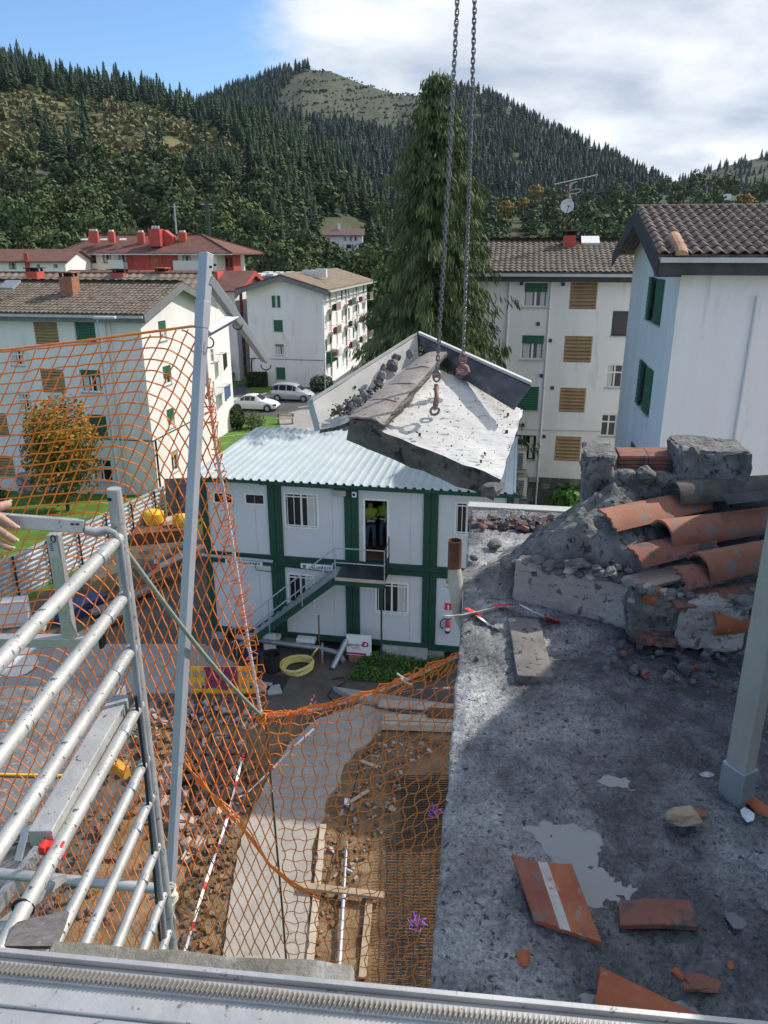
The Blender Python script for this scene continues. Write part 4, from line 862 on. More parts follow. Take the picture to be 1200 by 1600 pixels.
# ------------------------------------------------------------ red and white hip-roofed building far left
def red_building():
    Y0 = 108.0; O = V(338, 395, Y0); O = Vector((O.x, O.y, 0)); ze = V(338, 395, Y0).z; lf = (V(97, 393, Y0 + 4) - O).dot(-A); W = 23.4; D = 11.0; zb = -1.6; uF = -A
    root = thing('apartment_building', 'long white and red building with a red-brown hipped roof below the wood', 'building', (O.x, O.y, zb))
    fr = [('panes', r) for r in ((113, 397, 126, 411), (136, 397, 150, 411), (161, 397, 174, 411), (185, 397, 198, 409), (207, 398, 224, 417), (254, 398, 271, 417), (285, 399, 298, 409))] + [('louvre', (234, 398, 247, 417))]
    fr += [('panes', (r_ * 27 + 113, 420, r_ * 27 + 126, 434)) for r_ in range(3)]
    hF = [rect_on(r, O, uF, -B) for _, r, *_ in fr]; W = lf - .8; mb = MB(); wall_face(mb, O, uF, -B, W, zb, ze, hF, .2); P = lambda u, v, z_: (O + uF * u + B * v + Z * z_)
    mb.add([P(0, 0, zb), P(0, D, zb), P(0, D, ze), P(0, 0, ze)], [(0, 1, 2, 3)]); mb.add([P(W, 0, zb), P(W, D, zb), P(W, D, ze), P(W, 0, ze)], [(0, 1, 2, 3)]); mb.add([P(0, D, zb), P(W, D, zb), P(W, D, ze), P(0, D, ze)], [(0, 1, 2, 3)])
    mb.build('wall', M['plaster_warm'], root)
    for (kind, r, *opt), h in zip(fr, hF): window(root, kind, h, O, uF, -B, M['fascia'] if kind == 'panes' else None)
    a_, c_ = [(onplane(px, 405, O, -B) - O).dot(uF) for px in (278, 199)]
    hr = [(h[0] - a_, h[1], h[2] - a_, h[3]) for h in hF if h[0] > a_ and h[2] < c_]
    mb = MB(); wall_face(mb, O + uF * a_ - B * .12, uF, -B, c_ - a_, zb, ze, hr, .12); mb.build('red_bay', M['red_paint'], root)
    for px0, px1, py0, py1 in ((276, 318, 407, 422), (175, 199, 406, 420)):
        h = rect_on((px0, py0, px1, py1), O, uF, -B); mb = MB(); mb.obox(O + uF * h[0] - B * 1.1 + Z * h[1], uF, -B, Z, h[2] - h[0], .03, h[3] - h[1]); mb.obox(O + uF * h[0] - B * 1.1 + Z * h[1], uF, B, Z, h[2] - h[0], 1.1, .1); mb.build('balcony', M['curtain'], root)
    # right return with a red bay
    h0 = O + B * 2.5; mb = MB(); mb.obox(O + B * 3.0 + Z * (ze - 4.6), A, B, Z, 1.2, 3.0, 4.55); mb.build('red_stair_bay', M['red_paint'], root)
    for i in range(2): mb = MB(); mb.obox(O + B * 2.96 + A * (.15 + .55 * i) + Z * (ze - 1.9), A, B, Z, .3, .03, 1.2); mb.build('slot_window', M['glass'], root)
    ov = 1.0; e = [P(-ov - 1.6, -ov, ze), P(W + ov, -ov, ze), P(W + ov, D + ov, ze), P(-ov - 1.6, D + ov, ze)]; zr = V(210, 367, Y0 + 6).z; r0, r1_ = P(4.2, D / 2, zr), P(W - 2.5, D / 2, zr)
    mb = MB(); mb.add(e + [r0, r1_] + [p - Z * .25 for p in e], [(0, 1, 5, 4), (1, 2, 5), (2, 3, 4, 5), (3, 0, 4), (9, 8, 7, 6), (0, 6, 7, 1), (1, 7, 8, 2), (2, 8, 9, 3), (3, 9, 6, 0)]); rf = mb.build('roof', M['tile_redbrown'], root)
    mb = MB()
    for p, q in ((r0, r1_), (e[0], r0), (e[3], r0), (e[1], r1_)): mb.beam(p + Z * .05, q + Z * .05, .25, .18)
    mb.build('ridge_tiling', M['tile_redbrown'], root, kind='stuff')
    mb = MB(); mb.obox(e[0] - Z * .28, uF, -B, Z, W + 2 * ov + 1.6, .12, .16); mb.build('gutter', M['gutter'], root)
    for px, py0, py1, w in ((145, 361, 372, .8), (150, 361, 371, .7), (175, 362, 372, .8), (221, 363, 374, .9), (286, 363, 374, 1.0)):
        c_ = V(px, py1, Y0 + 4.5); mb = MB(); hh = V(px, py0, Y0 + 4.5).z - c_.z; mb.box(c_ + Z * hh / 2 - Z * .3, (w, w, hh + .6)); cc = mb.build('chimney', M['red_chimney'], root); mb = MB(); mb.box(c_ + Z * (hh + .12), (w * .7, w * .7, .3)); mb.build('cap', M['tarp'], cc)
    c_ = V(245, 378, Y0 + 2.8); mb = MB(); mb.box(c_ + Z * .55, (1.6, 2.2, 2.3)); k = mb.build('chimney', M['red_paint'], root); c2_ = V(259, 377, Y0 + 3.2); mb = MB(); mb.solid([c2_ + Vector((-.8, 0, -.6)), c2_ + Vector((1.0, 0, -.6)), c2_ + Vector((1.0, 0, .6)), c2_ + Vector((-.1, 0, 1.5)), c2_ + Vector((-.8, 0, 1.4))], (0, 2.2, 0)); mb.build('dormer', M['red_paint'], root)
    for i in range(3): mb = MB(); mb.tube([c_ + Vector((-.4 + .4 * i, 0, 1.6)), c_ + Vector((-.4 + .4 * i, 0, 2.1))], .16, 8); mb.build('chimney_pot', M['tarp'], root)
    for px in (132, 162, 192): q = V(px, 374, Y0 + 3.5); mb = MB(); mb.box(q, (.9, .6, .1), (math.radians(20), 0, 0)); mb.build('skylight', M['tarp'], root)
red_building()
def low_wing():
    """white and red wing with a small peaked end, in front of the hip-roofed building"""
    Y0 = 84.0; O = V(366, 451, Y0); O = Vector((O.x, O.y, 0)); ze = V(366, 451, Y0).z; W, D, zb = 22.0, 9.0, -1.6; uF = -A
    root = thing('apartment_building', 'white building with red window strips and an orange peaked roof end beside the far block', 'building', (O.x, O.y, zb)); P = lambda u, v, z_: (O + uF * u + B * v + Z * z_)
    mb = MB(); wall_face(mb, O, uF, -B, W, zb, ze, []); wall_face(mb, O, B, A, D, zb, ze, []); mb.add([P(0, 0, ze), P(0, D, ze), P(0, D / 2, ze + 1.5)], [(0, 1, 2)]); mb.add([P(W, 0, zb), P(W, D, zb), P(W, D, ze), P(W, 0, ze)], [(0, 1, 2, 3)]); mb.add([P(0, D, zb), P(W, D, zb), P(W, D, ze), P(0, D, ze)], [(0, 1, 2, 3)]); mb.build('wall', M['plaster'], root)
    zr = ze + 1.6; ov = .9; sl = math.atan2(1.6, D / 2); hs = (D / 2 + ov) / math.cos(sl); up1 = B * math.cos(sl) + Z * math.sin(sl); up2 = -B * math.cos(sl) + Z * math.sin(sl); zo = ze - ov * math.tan(sl)
    mb = MB(); mb.obox(P(-ov, -ov, zo), uF, up1, Z, W + ov, hs, .14); mb.obox(P(-ov, D + ov, zo), uF, up2, Z, W + ov, hs, .14); mb.build('roof', M['tile_redbrown'], root)
    mb = MB(); mb.obox(P(-ov - .06, -ov, zo - .38), uF, up1, Z, .06, hs, .5); mb.obox(P(-ov - .06, D + ov, zo - .38), uF, up2, Z, .06, hs, .5); mb.build('orange_verge', M['red_paint'], root)
    for s_ in (1.4, 4.2):
        for k in range(4):
            z0_ = -1.2 + 2.4 * k; mb = MB(); mb.obox(P(-.03, s_, z0_), A * -1, B, Z, .06, .9, 1.15); mb.build('red_panel', M['red_paint'], root)
            mb = MB(); mb.obox(P(-.02, s_, z0_ + 1.2), A * -1, B, Z, .05, .9, 1.15); mb.build('window', M['glass'], root)
    for k, s_ in enumerate((2.6, 9.5)):
        mb = MB()
        mb.obox(P(s_, D * .25 - ov * .3, ze + .6), uF, B, Z, 2.6, 2.0, 1.1); mb.build('dormer', M['red_chimney'], root)
    # rough stone buttress at the foot
    for i in range(5):
        for j in range(4 - i // 2):
            mb = MB(); mb.obox(P(3.0 - .62 * j - .15 * i, -.55 + .04 * i, zb + .6 * i), -uF, -B, Z, .58, .4, .56); mb.rough(.05, 2, i * 3 + j); mb.build('stone', [M['rock'], M['concrete_dark']][(i + j) % 2], root)
low_wing()
def simple_house(name, label, px0, px1, pyr, pye, pyb, Y, D, roofm, wins, zbase):
    O = V(px1, pye, Y); ze = O.z; W = (O - V(px0, pye, Y)).length; zr = V(px0, pyr, Y + D / 2).z; O = Vector((O.x, O.y, 0)); uF = Vector((-1, 0, 0)); bb = Vector((0, 1, 0)); zb = zbase if zbase is not None else V(px0, pyb, Y).z
    root = thing(name, label, 'house', (O.x, O.y, zb)); P = lambda u, v, z_: (O + uF * u + bb * v + Z * z_); n = -bb
    hs_ = [rect_on(r, O, uF, n) for r in wins]; mb = MB(); wall_face(mb, O, uF, n, W, zb, ze, hs_)
    for u in (0, W): mb.add([P(u, 0, zb), P(u, D, zb), P(u, D, ze), P(u, D / 2, zr - .05), P(u, 0, ze)], [(0, 1, 2, 3, 4)])
    mb.add([P(0, D, zb), P(W, D, zb), P(W, D, ze), P(0, D, ze)], [(0, 1, 2, 3)]); mb.build('wall', M['plaster'], root)
    for h in hs_: window(root, 'panes', h, O, uF, n, M['fascia'])
    sl = math.atan2(zr - ze, D / 2); h2 = (D / 2 + .6) / math.cos(sl); zo = ze - .6 * math.tan(sl); mb = MB()
    mb.obox(P(-.6, -.6, zo), uF, bb * math.cos(sl) + Z * math.sin(sl), Z, W + 1.2, h2, .16); mb.obox(P(-.6, D + .6, zo), uF, -bb * math.cos(sl) + Z * math.sin(sl), Z, W + 1.2, h2, .16); mb.build('roof', roofm, root)
    return root, P, W, zr
hr_ = simple_house('house', 'small white grey-roofed house at the edge of the wood left of the tall conifer', 506, 566, 357, 367, 388, 205, 8, M['tile_dark'], [(537, 370, 541, 376), (546, 370, 550, 376), (554, 370, 558, 376), (541, 382, 552, 388)], 8.0)
mb = MB(); mb.box(hr_[1](hr_[2] * .62, 3.2, hr_[3] + .4), (.6, .6, 1.6)); mb.build('chimney', M['white'], hr_[0])
hr_ = simple_house('house', 'low white house with a red-brown roof at the far left edge', -60, 101, 391, 408, 432, 102, 9, M['tile_redbrown'], [(14, 410, 25, 420), (57, 413, 63, 418), (84, 413, 90, 418), (84, 424, 92, 430)], -1.6)
mb = MB(); q = V(44, 420, 101.9); mb.box((q.x, q.y - .1, 5), (.5, .3, 14)); mb.build('red_pilaster', M['red_paint'], hr_[0])
root = thing('warehouse', 'flat grey warehouse roofs with pale skylights behind the far white block', 'building', V(430, 430, 118)); p0, p1 = V(388, 432, 112), V(500, 432, 112); mb = MB(); mb.obox((p0.x, p0.y, -1.6), Vector((1, 0, 0)), Vector((0, 1, 0)), Z, p1.x - p0.x, 18, p0.z + 1.6); mb.build('hall', M['fascia_grey'], root)
for i in range(6):
    for j in range(2): mb = MB(); mb.box((p0.x + 1.2 + 1.75 * i, p0.y + 3 + 8 * j, p0.z + .2), (1.1, 4.5, .3)); mb.build('skylight', M['tarp'], root)
mb = MB(); mb.box((p0.x + 3.6, p0.y + 15, p0.z + .8), (.6, .6, 1.6)); mb.build('vent_stack', M['white'], root)
# ------------------------------------------------------------ street furniture
def lamp(px, py_top, py_any, Y, label, head, zb):
    p = V(px, py_any, Y); p.z = zb; top = V(px, py_top, Y).z; t_ = thing('street_lamp', label, 'street lamp', p)
    mb = MB(); mb.tube([p, (p.x, p.y, p.z + (top - zb) * .5), (p.x, p.y, top)], .06, 8, radii=[.075, .06, .045]); mb.build('pole', M['galv'], t_, smooth=True); q = Vector((p.x, p.y, top))
    mb = MB()
    if head == 'flat': mb.box(q + Vector((.35, 0, .05)), (1.0, .32, .12)); mb.build('lamp_head', M['gutter'], t_, bevel=.03)
    elif head == 'globe':
        mb.lathe(q, [(.001, .10), (.16, .08), (.24, .0), (.22, -.10), (.10, -.16), (.05, -.2)], 14); mb.build('lamp_head', M['metal_dark'], t_, smooth=True)
    else: mb.box(q + Vector((-.2, 0, 0)), (.5, .2, .1)); mb.build('lamp_head', M['gutter'], t_)
lamp(176, 498, 690, 35.5, 'tall grey street lamp with flat head in front of the left white block', 'flat', -.2)
lamp(507, 470, 560, 76, 'slim grey lamp post at the corner of the far white block', 'arm', -1.5)
lamp(909, 722, 770, 31.5, 'short lamp post with a dark round cap beside the bright bush', 'globe', -.1)
lamp(367, 553, 590, 88, 'thin pale sign post on the grass by the far street', 'arm', -1.5)
def car(name, label, cat, P, hd, L, Wd, H, paint, stations, group=None):
    """stations: x/L, bottom, belt, roof heights (m) and half widths; built about its own centre then turned to heading hd"""
    t_ = thing(name, label, cat, (0, 0, 0), group); b = MB(); N = len(stations); rings = []
    for (x, zb, zbelt, zr, wb, wr) in stations:
        X = (x - .5) * L; rings.append([(X, -wb * .92, zb), (X, -wb, zb + (zbelt - zb) * .45), (X, -wb * .96, zbelt), (X, -wr, zr - .03), (X, -wr * .6, zr), (X, wr * .6, zr), (X, wr, zr - .03), (X, wb * .96, zbelt), (X, wb, zb + (zbelt - zb) * .45), (X, wb * .92, zb)])
    vs = [p for r in rings for p in r]; fs = []
    for i in range(N - 1):
        for k in range(10): a_, c_ = i * 10 + k, i * 10 + (k + 1) % 10; fs.append((a_, c_, c_ + 10, a_ + 10))
    fs += [tuple(range(9, -1, -1)), tuple((N - 1) * 10 + k for k in range(10))]; b.add(vs, fs); b.build('body', paint, t_, smooth=True)
    def side_pts(i, f, sg, off=.012):
        x, zb, zbelt, zr, wb, wr = stations[i]; z_ = zbelt + (zr - .03 - zbelt) * f; y = wb * .96 + (wr - wb * .96) * f; return Vector(((x - .5) * L, sg * (y + off), z_))
    glass = [i for i in range(N - 1) if stations[i][3] - stations[i][2] > .22 and stations[i + 1][3] - stations[i + 1][2] > .22]
    for sg in (-1, 1):
        for i in glass:
            q = [side_pts(i, .12, sg), side_pts(i + 1, .12, sg), side_pts(i + 1, .88, sg), side_pts(i, .88, sg)]; d = (q[1] - q[0]) * .05; q = [q[0] + d, q[1] - d, q[2] - d, q[3] + d]
            m_ = MB(); m_.solid(q, (0, -sg * .01, 0)); m_.build('side_window', M['glass'], t_)
    for (i, j, nm) in ((glass[0] - 1, glass[0], 'rear_window'), (glass[-1] + 1, glass[-1] + 2, 'windscreen')):
        if i < 0 or j >= N: continue
        def top(i_, sg):
            x, zb, zbelt, zr, wb, wr = stations[i_]; return Vector(((x - .5) * L, sg * wr * .82, zr + .012))
        m_ = MB(); a0, a1, c0, c1 = top(i, -1), top(i, 1), top(j, -1), top(j, 1); m_.solid([a0.lerp(c0, .08), a1.lerp(c1, .08), a1.lerp(c1, .92), a0.lerp(c0, .92)], (0, 0, -.01)); m_.build(nm, M['glass'], t_)
    for x in (.185, .815):
        for sg in (-1, 1):
            X = (x - .5) * L; y = sg * (Wd / 2 - .10); R_ = Euler((math.radians(90), 0, 0)).to_matrix()
            m_ = MB(); m_.lathe((X, y, .31), [(.001, -.11), (.24, -.115), (.31, -.09), (.31, .09), (.24, .115), (.001, .11)], 18, R=R_); wh = m_.build('wheel', M['black'], t_, smooth=True)
            m_ = MB(); m_.lathe((X, y + sg * .03, .31), [(.001, -.10), (.2, -.095), (.2, .095), (.001, .10)], 12, R=R_); m_.build('rim', M['galv'], wh)
            m_ = MB(); m_.lathe((X, sg * (Wd / 2 - .035), .33), [(.32, -.03), (.36, -.03), (.36, .03), (.32, .03)], 18, R=R_); m_.build('wheel_arch', M['metal_dark'], t_)
    for sg in (-1, 1):
        m_ = MB(); m_.box((L * .5 - .18, sg * Wd * .36, .62), (.32, .28, .15), (0, 0, -sg * .35)); m_.build('headlight', M['glass'], t_, bevel=.03)
        m_ = MB(); m_.box((-L * .5 + .07, sg * Wd * .40, .80), (.12, .16, .22)); m_.build('tail_light', M['red'], t_)
        m_ = MB(); m_.box((L * .17, sg * (Wd / 2 + .06), stations[len(stations) // 2][2] + .06), (.12, .18, .11)); m_.build('wing_mirror', paint, t_, bevel=.02)
    m_ = MB(); m_.box((L * .5 - .015, 0, .36), (.05, Wd * .6, .12)); m_.build('grille', M['metal_dark'], t_)
    t_.location = P; t_.rotation_euler = (0, 0, hd)
sedan = [(0, .34, .62, .66, .72, .60), (.03, .26, .84, .98, .80, .64), (.16, .22, .90, 1.06, .85, .66), (.24, .22, .92, 1.20, .87, .62), (.33, .22, .92, 1.42, .88, .58), (.46, .22, .92, 1.46, .88, .58), (.56, .22, .91, 1.42, .88, .60), (.72, .22, .88, .99, .87, .68), (.86, .22, .78, .88, .85, .66), (.96, .26, .64, .74, .78, .58), (1, .34, .50, .58, .66, .48)]
mpv = [(0, .36, .80, .95, .74, .60), (.02, .28, .98, 1.25, .80, .60), (.08, .24, 1.0, 1.56, .86, .58), (.22, .22, 1.0, 1.66, .88, .58), (.40, .22, .98, 1.67, .89, .58), (.55, .22, .97, 1.62, .89, .60), (.63, .22, .96, 1.46, .89, .62), (.79, .22, .92, 1.04, .87, .68), (.91, .24, .76, .86, .83, .62), (.97, .28, .62, .72, .76, .54), (1, .36, .52, .60, .66, .48)]
p = G(399, 640, -1.49); car('parked_car', 'white saloon car on the street in front of the clipped shrubs', 'car', p, -AZ10 + .02, 4.45, 1.76, 1.46, M['car_white'], sedan, 'cars on the street')
p = G(458, 625, -1.49); car('parked_car', 'silver people carrier parked by the gable of the far white block', 'car', p, -AZ10 - .02, 4.2, 1.78, 1.67, M['car_silver'], mpv, 'cars on the street')
p = G(391, 588, -1.49); car('parked_car', 'white van parked beyond the clipped hedge', 'car', p + Vector((0, 2, 0)), math.radians(-95), 4.4, 1.85, 1.8, M['car_white'], [(a_, b_, c_, d_ + .15, e_, f_ + .1) for a_, b_, c_, d_, e_, f_ in mpv], 'cars on the street')
p = V(1132, 316, 300); t_ = thing('lorry', 'tiny white lorry with a blue cab on the road above the nearest tiled roof', 'lorry', p); mb = MB(); mb.box(p + Z * 1.4, (3.2, 2.4, 2.8)); mb.build('box_body', M['white'], t_); mb = MB(); mb.box(p + Vector((-2.4, 0, 1.1)), (1.6, 2.3, 2.2)); mb.build('cab', M['blue'], t_)
# bench and railings on the lawn
p = G(446, 662, -1.44); t_ = thing('bench', 'weathered bench at the edge of the lawn beside the pavement', 'bench', p)
for i in range(3): mb = MB(); mb.box(p + Vector((0, -.15 + .15 * i, .45)), (1.5, .12, .05)); mb.build('slat', M['wood'], t_)
for i in range(2): mb = MB(); mb.box(p + Vector((0, .28, .62 + .16 * i)), (1.5, .05, .11)); mb.build('back_slat', M['wood'], t_)
for i in (-1, 1): mb = MB(); mb.box(p + Vector((i * .6, 0, .22)), (.06, .45, .45)); mb.box(p + Vector((i * .6, .25, .6)), (.06, .05, .4)); mb.build('leg', M['metal_dark'], t_)
p0, p1 = G(322, 706, -1.44), G(437, 690, -1.44); t_ = thing('railing', 'thin grey post-and-rail fence across the lawn behind the cabin roof', 'fence', p0)
for i in range(6): q = p0.lerp(p1, i / 5); mb = MB(); mb.tube([q, q + Z * 1.0], .03, 5); mb.build('post', M['galv'], t_)
for hgt in (.45, .95): mb = MB(); mb.tube([p0 + Z * hgt, p1 + Z * hgt], .02, 5); mb.build('rail', M['galv'], t_)
p = G(522, 690, -1.44); t_ = thing('garden_shed', 'low blue-grey corrugated shed roof peeping over the back of the cabin roof', 'shed', p)
p = V(520, 690, 33); p.z = -.6; mb = MB(); zt_ = V(520, 678, 33).z; mb.box((p.x, p.y + .8, (zt_ - .6) / 2), (1.5, 1.6, zt_ + .6)); mb.build('wall', M['fascia_grey'], t_); mb = MB()
for i in range(9): mb.box((p.x - .75 + .19 * i, p.y + .8, zt_ + .06 - .0), (.11, 1.9, .10))
mb.box((p.x, p.y + .8, zt_ + .03), (1.8, 1.9, .05)); mb.build('roof', M['fascia_grey'], t_)
# ------------------------------------------------------------ building site at the foot of the block
xs_, ys_ = None, None
fa, fb_ = G(0, 962, 0), V(252, 812, 34.0)
sheet('yard', None, 0, M['yard'], .0, .04, [Vector((-15, 4, 0)), Vector((7, 4, 0)), Vector((7, 33, 0)), Vector((-10.4, 33.5, 0)), Vector((fa.x, fa.y, 0)), Vector((-15, 24, 0))])
def soil_z(x, y): return .03 + .05 * noise.noise(Vector((x, y, 0)) * 1.1) + .035 * noise.noise(Vector((x, y, 3)) * 3.3) + .02 * noise.noise(Vector((x, y, 5)) * 8)
gridmesh('excavated_ground', list(np.arange(-6.2, 2.9, .09)), list(np.arange(5.5, 17.6, .10)), lambda x, y: max(soil_z(x, y), -.2) + .03, [M['soil']])
pth = [(490, 1128), (455, 1160), (425, 1205), (400, 1255), (376, 1310), (362, 1390), (350, 1485), (345, 1600), (478, 1600), (482, 1480), (486, 1320), (508, 1275), (512, 1245), (532, 1228), (538, 1195), (560, 1170), (578, 1160), (592, 1140), (640, 1118), (560, 1100)]
P_ = [G(px, py, .12) for px, py in pth]; den = []
for i, p in enumerate(P_):
    q = P_[(i + 1) % len(P_)]; n_ = max(1, int((q - p).length / .12))
    for k in range(n_): r = p.lerp(q, k / n_); v_ = noise.noise_vector(Vector((r.x, r.y, 0)) * 3.5) * .06; den.append((r.x + v_.x, r.y + v_.y))
mb = MB(); mb.prism(den, -.02, .135); o = mb.build('path', M['path']); o['kind'] = 'structure'
sheet('paving', [(0, 1110), (190, 1085), (392, 1085), (420, 1072), (320, 1008), (60, 1008), (0, 1020)], 0, M['paving'], .05, .06)
sheet('paving', [(520, 1080), (720, 1110), (720, 1140), (560, 1100)], 0, M['paving'], .17, .2)
mb = MB(); pa, pb = G(566, 1180, .14), G(500, 1420, .14); mb.tube([pa, pa.lerp(pb, .5) + Vector((.04, 0, .005)), pb], .012, 5); tag(mb.build('ground_cable', M['black']), 'thin dark cable lying along the concrete path', 'cable')
mb = MB()
for i in range(1): mb.box(G(420, 1066, .008), (1.1, .9, .02), (0, 0, -AZ10))
tag(mb.build('manhole_cover', M['metal_dark']), 'dark square manhole cover in the yard before the staircase', 'manhole cover')
for (px, py, rz, lab) in ((428, 1078, .3, 'pale flat slab of paving left of the dark hose, nearer the net'), (412, 1073, -.2, 'pale flat slab of paving beside the dark manhole cover')):
    mb = MB(); mb.box(G(px, py, .03), (.42, .45, .05), (0, 0, rz)); tag(mb.build('loose_slab', M['concrete']), lab, 'paving slab')
# ---- stacked cabins
CO = G(552, 1005.5, .35); CO.z = 0; MW, MH, ZB = 2.45, 2.72, .35
def Q(u, v, z): return CO + A * u + B * v + Z * z
cabin_wins = {(1, -2): [('vent', (334, 770, 363, 786)), ('vent', (383, 772, 413, 788))], (1, -1): [('bars', (445, 771, 497, 825))], (1, 0): [('door', (568.5, 780, 607, 879))], (1, 1): [('bars', (711, 785, 748, 836))],
              (0, -2): [], (0, -1): [('bars', (450, 897, 491, 945))], (0, 0): [('bars', (587, 910, 637.5, 959))], (0, 1): []}
clabels = {(1, -2): 'upper cabin at the left end with two small high windows', (1, -1): 'upper cabin with a barred window beside the open doorway', (1, 0): 'upper cabin with the open doorway and two workers', (1, 1): 'upper cabin at the right end under the hanging slab',
           (0, -2): 'lower cabin at the left end behind the orange net', (0, -1): 'lower cabin behind the sloping stair flight', (0, 0): 'lower cabin with a barred window under the stair landing', (0, 1): 'lower cabin at the right end with the fire extinguisher'}
for (lv, i), wins in cabin_wins.items():
    u0, u1 = MW * i + .006, MW * (i + 1) - .006; z0 = ZB + MH * lv; z1 = z0 + MH - .01; pw, bh, th_ = .215, .20, .16
    t_ = thing('site_cabin', 'grey and green ' + clabels[(lv, i)], 'site cabin', Q((u0 + u1) / 2, 0, z0), 'stacked site cabins'); wu = u1 - u0
    for v in (0, 5.8):
        for u in (u0, u1 - pw): mb = MB(); mb.obox(Q(u, v, z0), A, B, Z, pw, .2, z1 - z0); mb.build('corner_post', M['green'], t_)
    mb = MB()
    for v in (0.002, 5.8): mb.obox(Q(u0 + pw, v, z0 + .002), A, B, Z, wu - 2 * pw, .19, bh); mb.obox(Q(u0 + pw, v, z1 - th_), A, B, Z, wu - 2 * pw, .19, th_ - .002)
    for u in (u0 + .004, u1 - .124): mb.obox(Q(u, .2, z0 + .002), A, B, Z, .12, 5.6, bh); mb.obox(Q(u, .2, z1 - th_), A, B, Z, .12, 5.6, th_ - .002)
    mb.build('frame_beam', M['green'], t_)
    O = Q(u0 + pw, .06, 0); O.z = 0; L = wu - 2 * pw; holes = []
    for kind, r in wins: h = rect_on(r, O, A, -B); holes.append((max(h[0], .05), max(h[1], z0 + bh), min(h[2], L - .05), min(h[3], z1 - th_ - .02)))
    mb = MB(); dh = [h for (k, _), h in zip(wins, holes) if k == 'door']; zz0, zz1 = z0 + bh, z1 - th_
    if dh:
        h = dh[0]
        for (s0, s1, a0, a1) in ((0, h[0], zz0, zz1), (h[2], L, zz0, zz1), (h[0], h[2], h[3], zz1)): mb.obox(O + A * s0 + Z * a0, A, B, Z, s1 - s0, .06, a1 - a0)
    else:
        wall_face(mb, O, A, -B, L, zz0, zz1, holes, .05)
    mb.build('front_panel', M['cabin'], t_)
    mb = MB()
    for u in (u0 + .02, u1 - .07): mb.obox(Q(u, .2, z0 + bh), A, B, Z, .05, 5.6, z1 - z0 - bh - th_)
    mb.obox(Q(u0 + pw, 5.84, z0 + bh), A, B, Z, L, .05, z1 - z0 - bh - th_); mb.build('side_panel', M['cabin'], t_)
    mb = MB(); mb.obox(Q(u0 + .14, .2, z0 + .12), A, B, Z, wu - .28, 5.6, .08); mb.build('floor', M['rust'], t_); mb = MB(); mb.obox(Q(u0 + .14, .2, z1 - .12), A, B, Z, wu - .28, 5.6, .08); mb.build('ceiling', M['cabin'], t_)
    for s_ in (.42, .78) if not wins or len(wins) > 1 else (.80,):
        mb = MB(); mb.obox(O + A * (L * s_) - B * .004 + Z * (zz0 + .01), A, B, Z, .012, .006, zz1 - zz0 - .02); mb.build('panel_joint', M['sill'], t_)
    for (kind, r), h in zip(wins, holes):
        s0, a0, s1, a1 = h; w, hh = s1 - s0, a1 - a0; P = lambda s_, z_, d=0.0: O + A * s_ + Z * z_ - B * d
        mb = MB(); f_ = .06 if kind != 'vent' else .035
        for (x0, y0, lx, lz) in ((s0 - f_ * .3, a0, f_, hh), (s1 - f_ * .7, a0, f_, hh), (s0 + f_ * .7, a1 - f_ * .7, w - f_ * 1.4, f_)) + (((s0 + f_ * .7, a0 - f_ * .3, w - f_ * 1.4, f_),) if kind != 'door' else ()): mb.obox(P(x0, y0, .02), A, B, Z, lx, .05, lz)
        f = mb.build('door_frame' if kind == 'door' else 'window', M['frame_white'], t_)
        if kind == 'door':
            mb = MB(); dv = (A * math.cos(1.35) - B * math.sin(1.35)); mb.obox(P(s1 + .02, a0, .03), dv, dv.cross(Z), Z, .82, .04, hh - .04); dr = None
            mb2 = MB(); mb2.obox(P(s1 - .05, a0 + .02, -.02), (A * .12 + B).normalized(), A, Z, .8, .04, hh - .06); mb2.build('door', M['cabin'], t_)
            continue
        mb = MB(); mb.obox(P(s0, a0, -.035), A, B, Z, w, .01, hh); mb.build('pane', M['glass'], f)
        if kind == 'bars':
            mb = MB(); mb.obox(P(s0 + w / 2 - .03, a0, -.0), A, B, Z, .06, .03, hh); mb.build('mullion', M['frame_white'], f)
            mb = MB()
            for k in range(5):
                sx = s0 + w * (k + .5) / 5; mb.tube([P(sx, a0 - .05, .06), P(sx, a1 + .03, .06)], .011, 5)
            for zz_ in (a0 + .10, a1 - .10): mb.beam(P(s0 - .03, zz_, .05), P(s1 + .03, zz_, .05), .02, .03)
            mb.build('window_bars', M['frame_white'], f)
            mb = MB(); mb.obox(P(s0 + w * .68, a0 + .04, -.028), A, B, Z, w * .26, .006, hh - .08); mb.build('curtain', M['curtain'], f)
# ---- corrugated canopy over the cabins
rz0 = ZB + MH * 2 + .04; prof = []; pit = .265; nrib = int(10.3 / pit)
for k in range(nrib): x = -5.12 + pit * k; prof += [(x, 0), (x + pit * .58, 0), (x + pit * .68, .055), (x + pit * .9, .055)]
t_ = thing('cabin_roof', 'pale corrugated metal roof laid over the stacked cabins', 'roof', Q(0, 0, rz0))
per = len(prof) // 4
for k in range(4):
    sl = prof[k * per:(k + 1) * per + 1]; mb = MB(); top = [Q(x, -.28, rz0 + z + .02) for x, z in sl]; far_ = [Q(x, 6.2, rz0 + z + .12) for x, z in sl]; n_ = len(sl)
    mb.add(top + far_, [(i, i + 1, n_ + i + 1, n_ + i) for i in range(n_ - 1)]); mb.add([p - Z * .012 for p in top + far_], [(n_ + i, n_ + i + 1, i + 1, i) for i in range(n_ - 1)])
    mb.add(top + [p - Z * .012 for p in top], [(i, n_ + i, n_ + i + 1, i + 1) for i in range(n_ - 1)]); mb.build('roof_sheet', M['sheet'], t_)
mb = MB(); mb.obox(Q(-5.1, -.26, rz0 - .10), A, B, Z, 10.2, .05, .10); mb.obox(Q(-5.1, 6.1, rz0 - .10), A, B, Z, 10.2, .05, .2); mb.build('eave_trim', M['green'], t_)
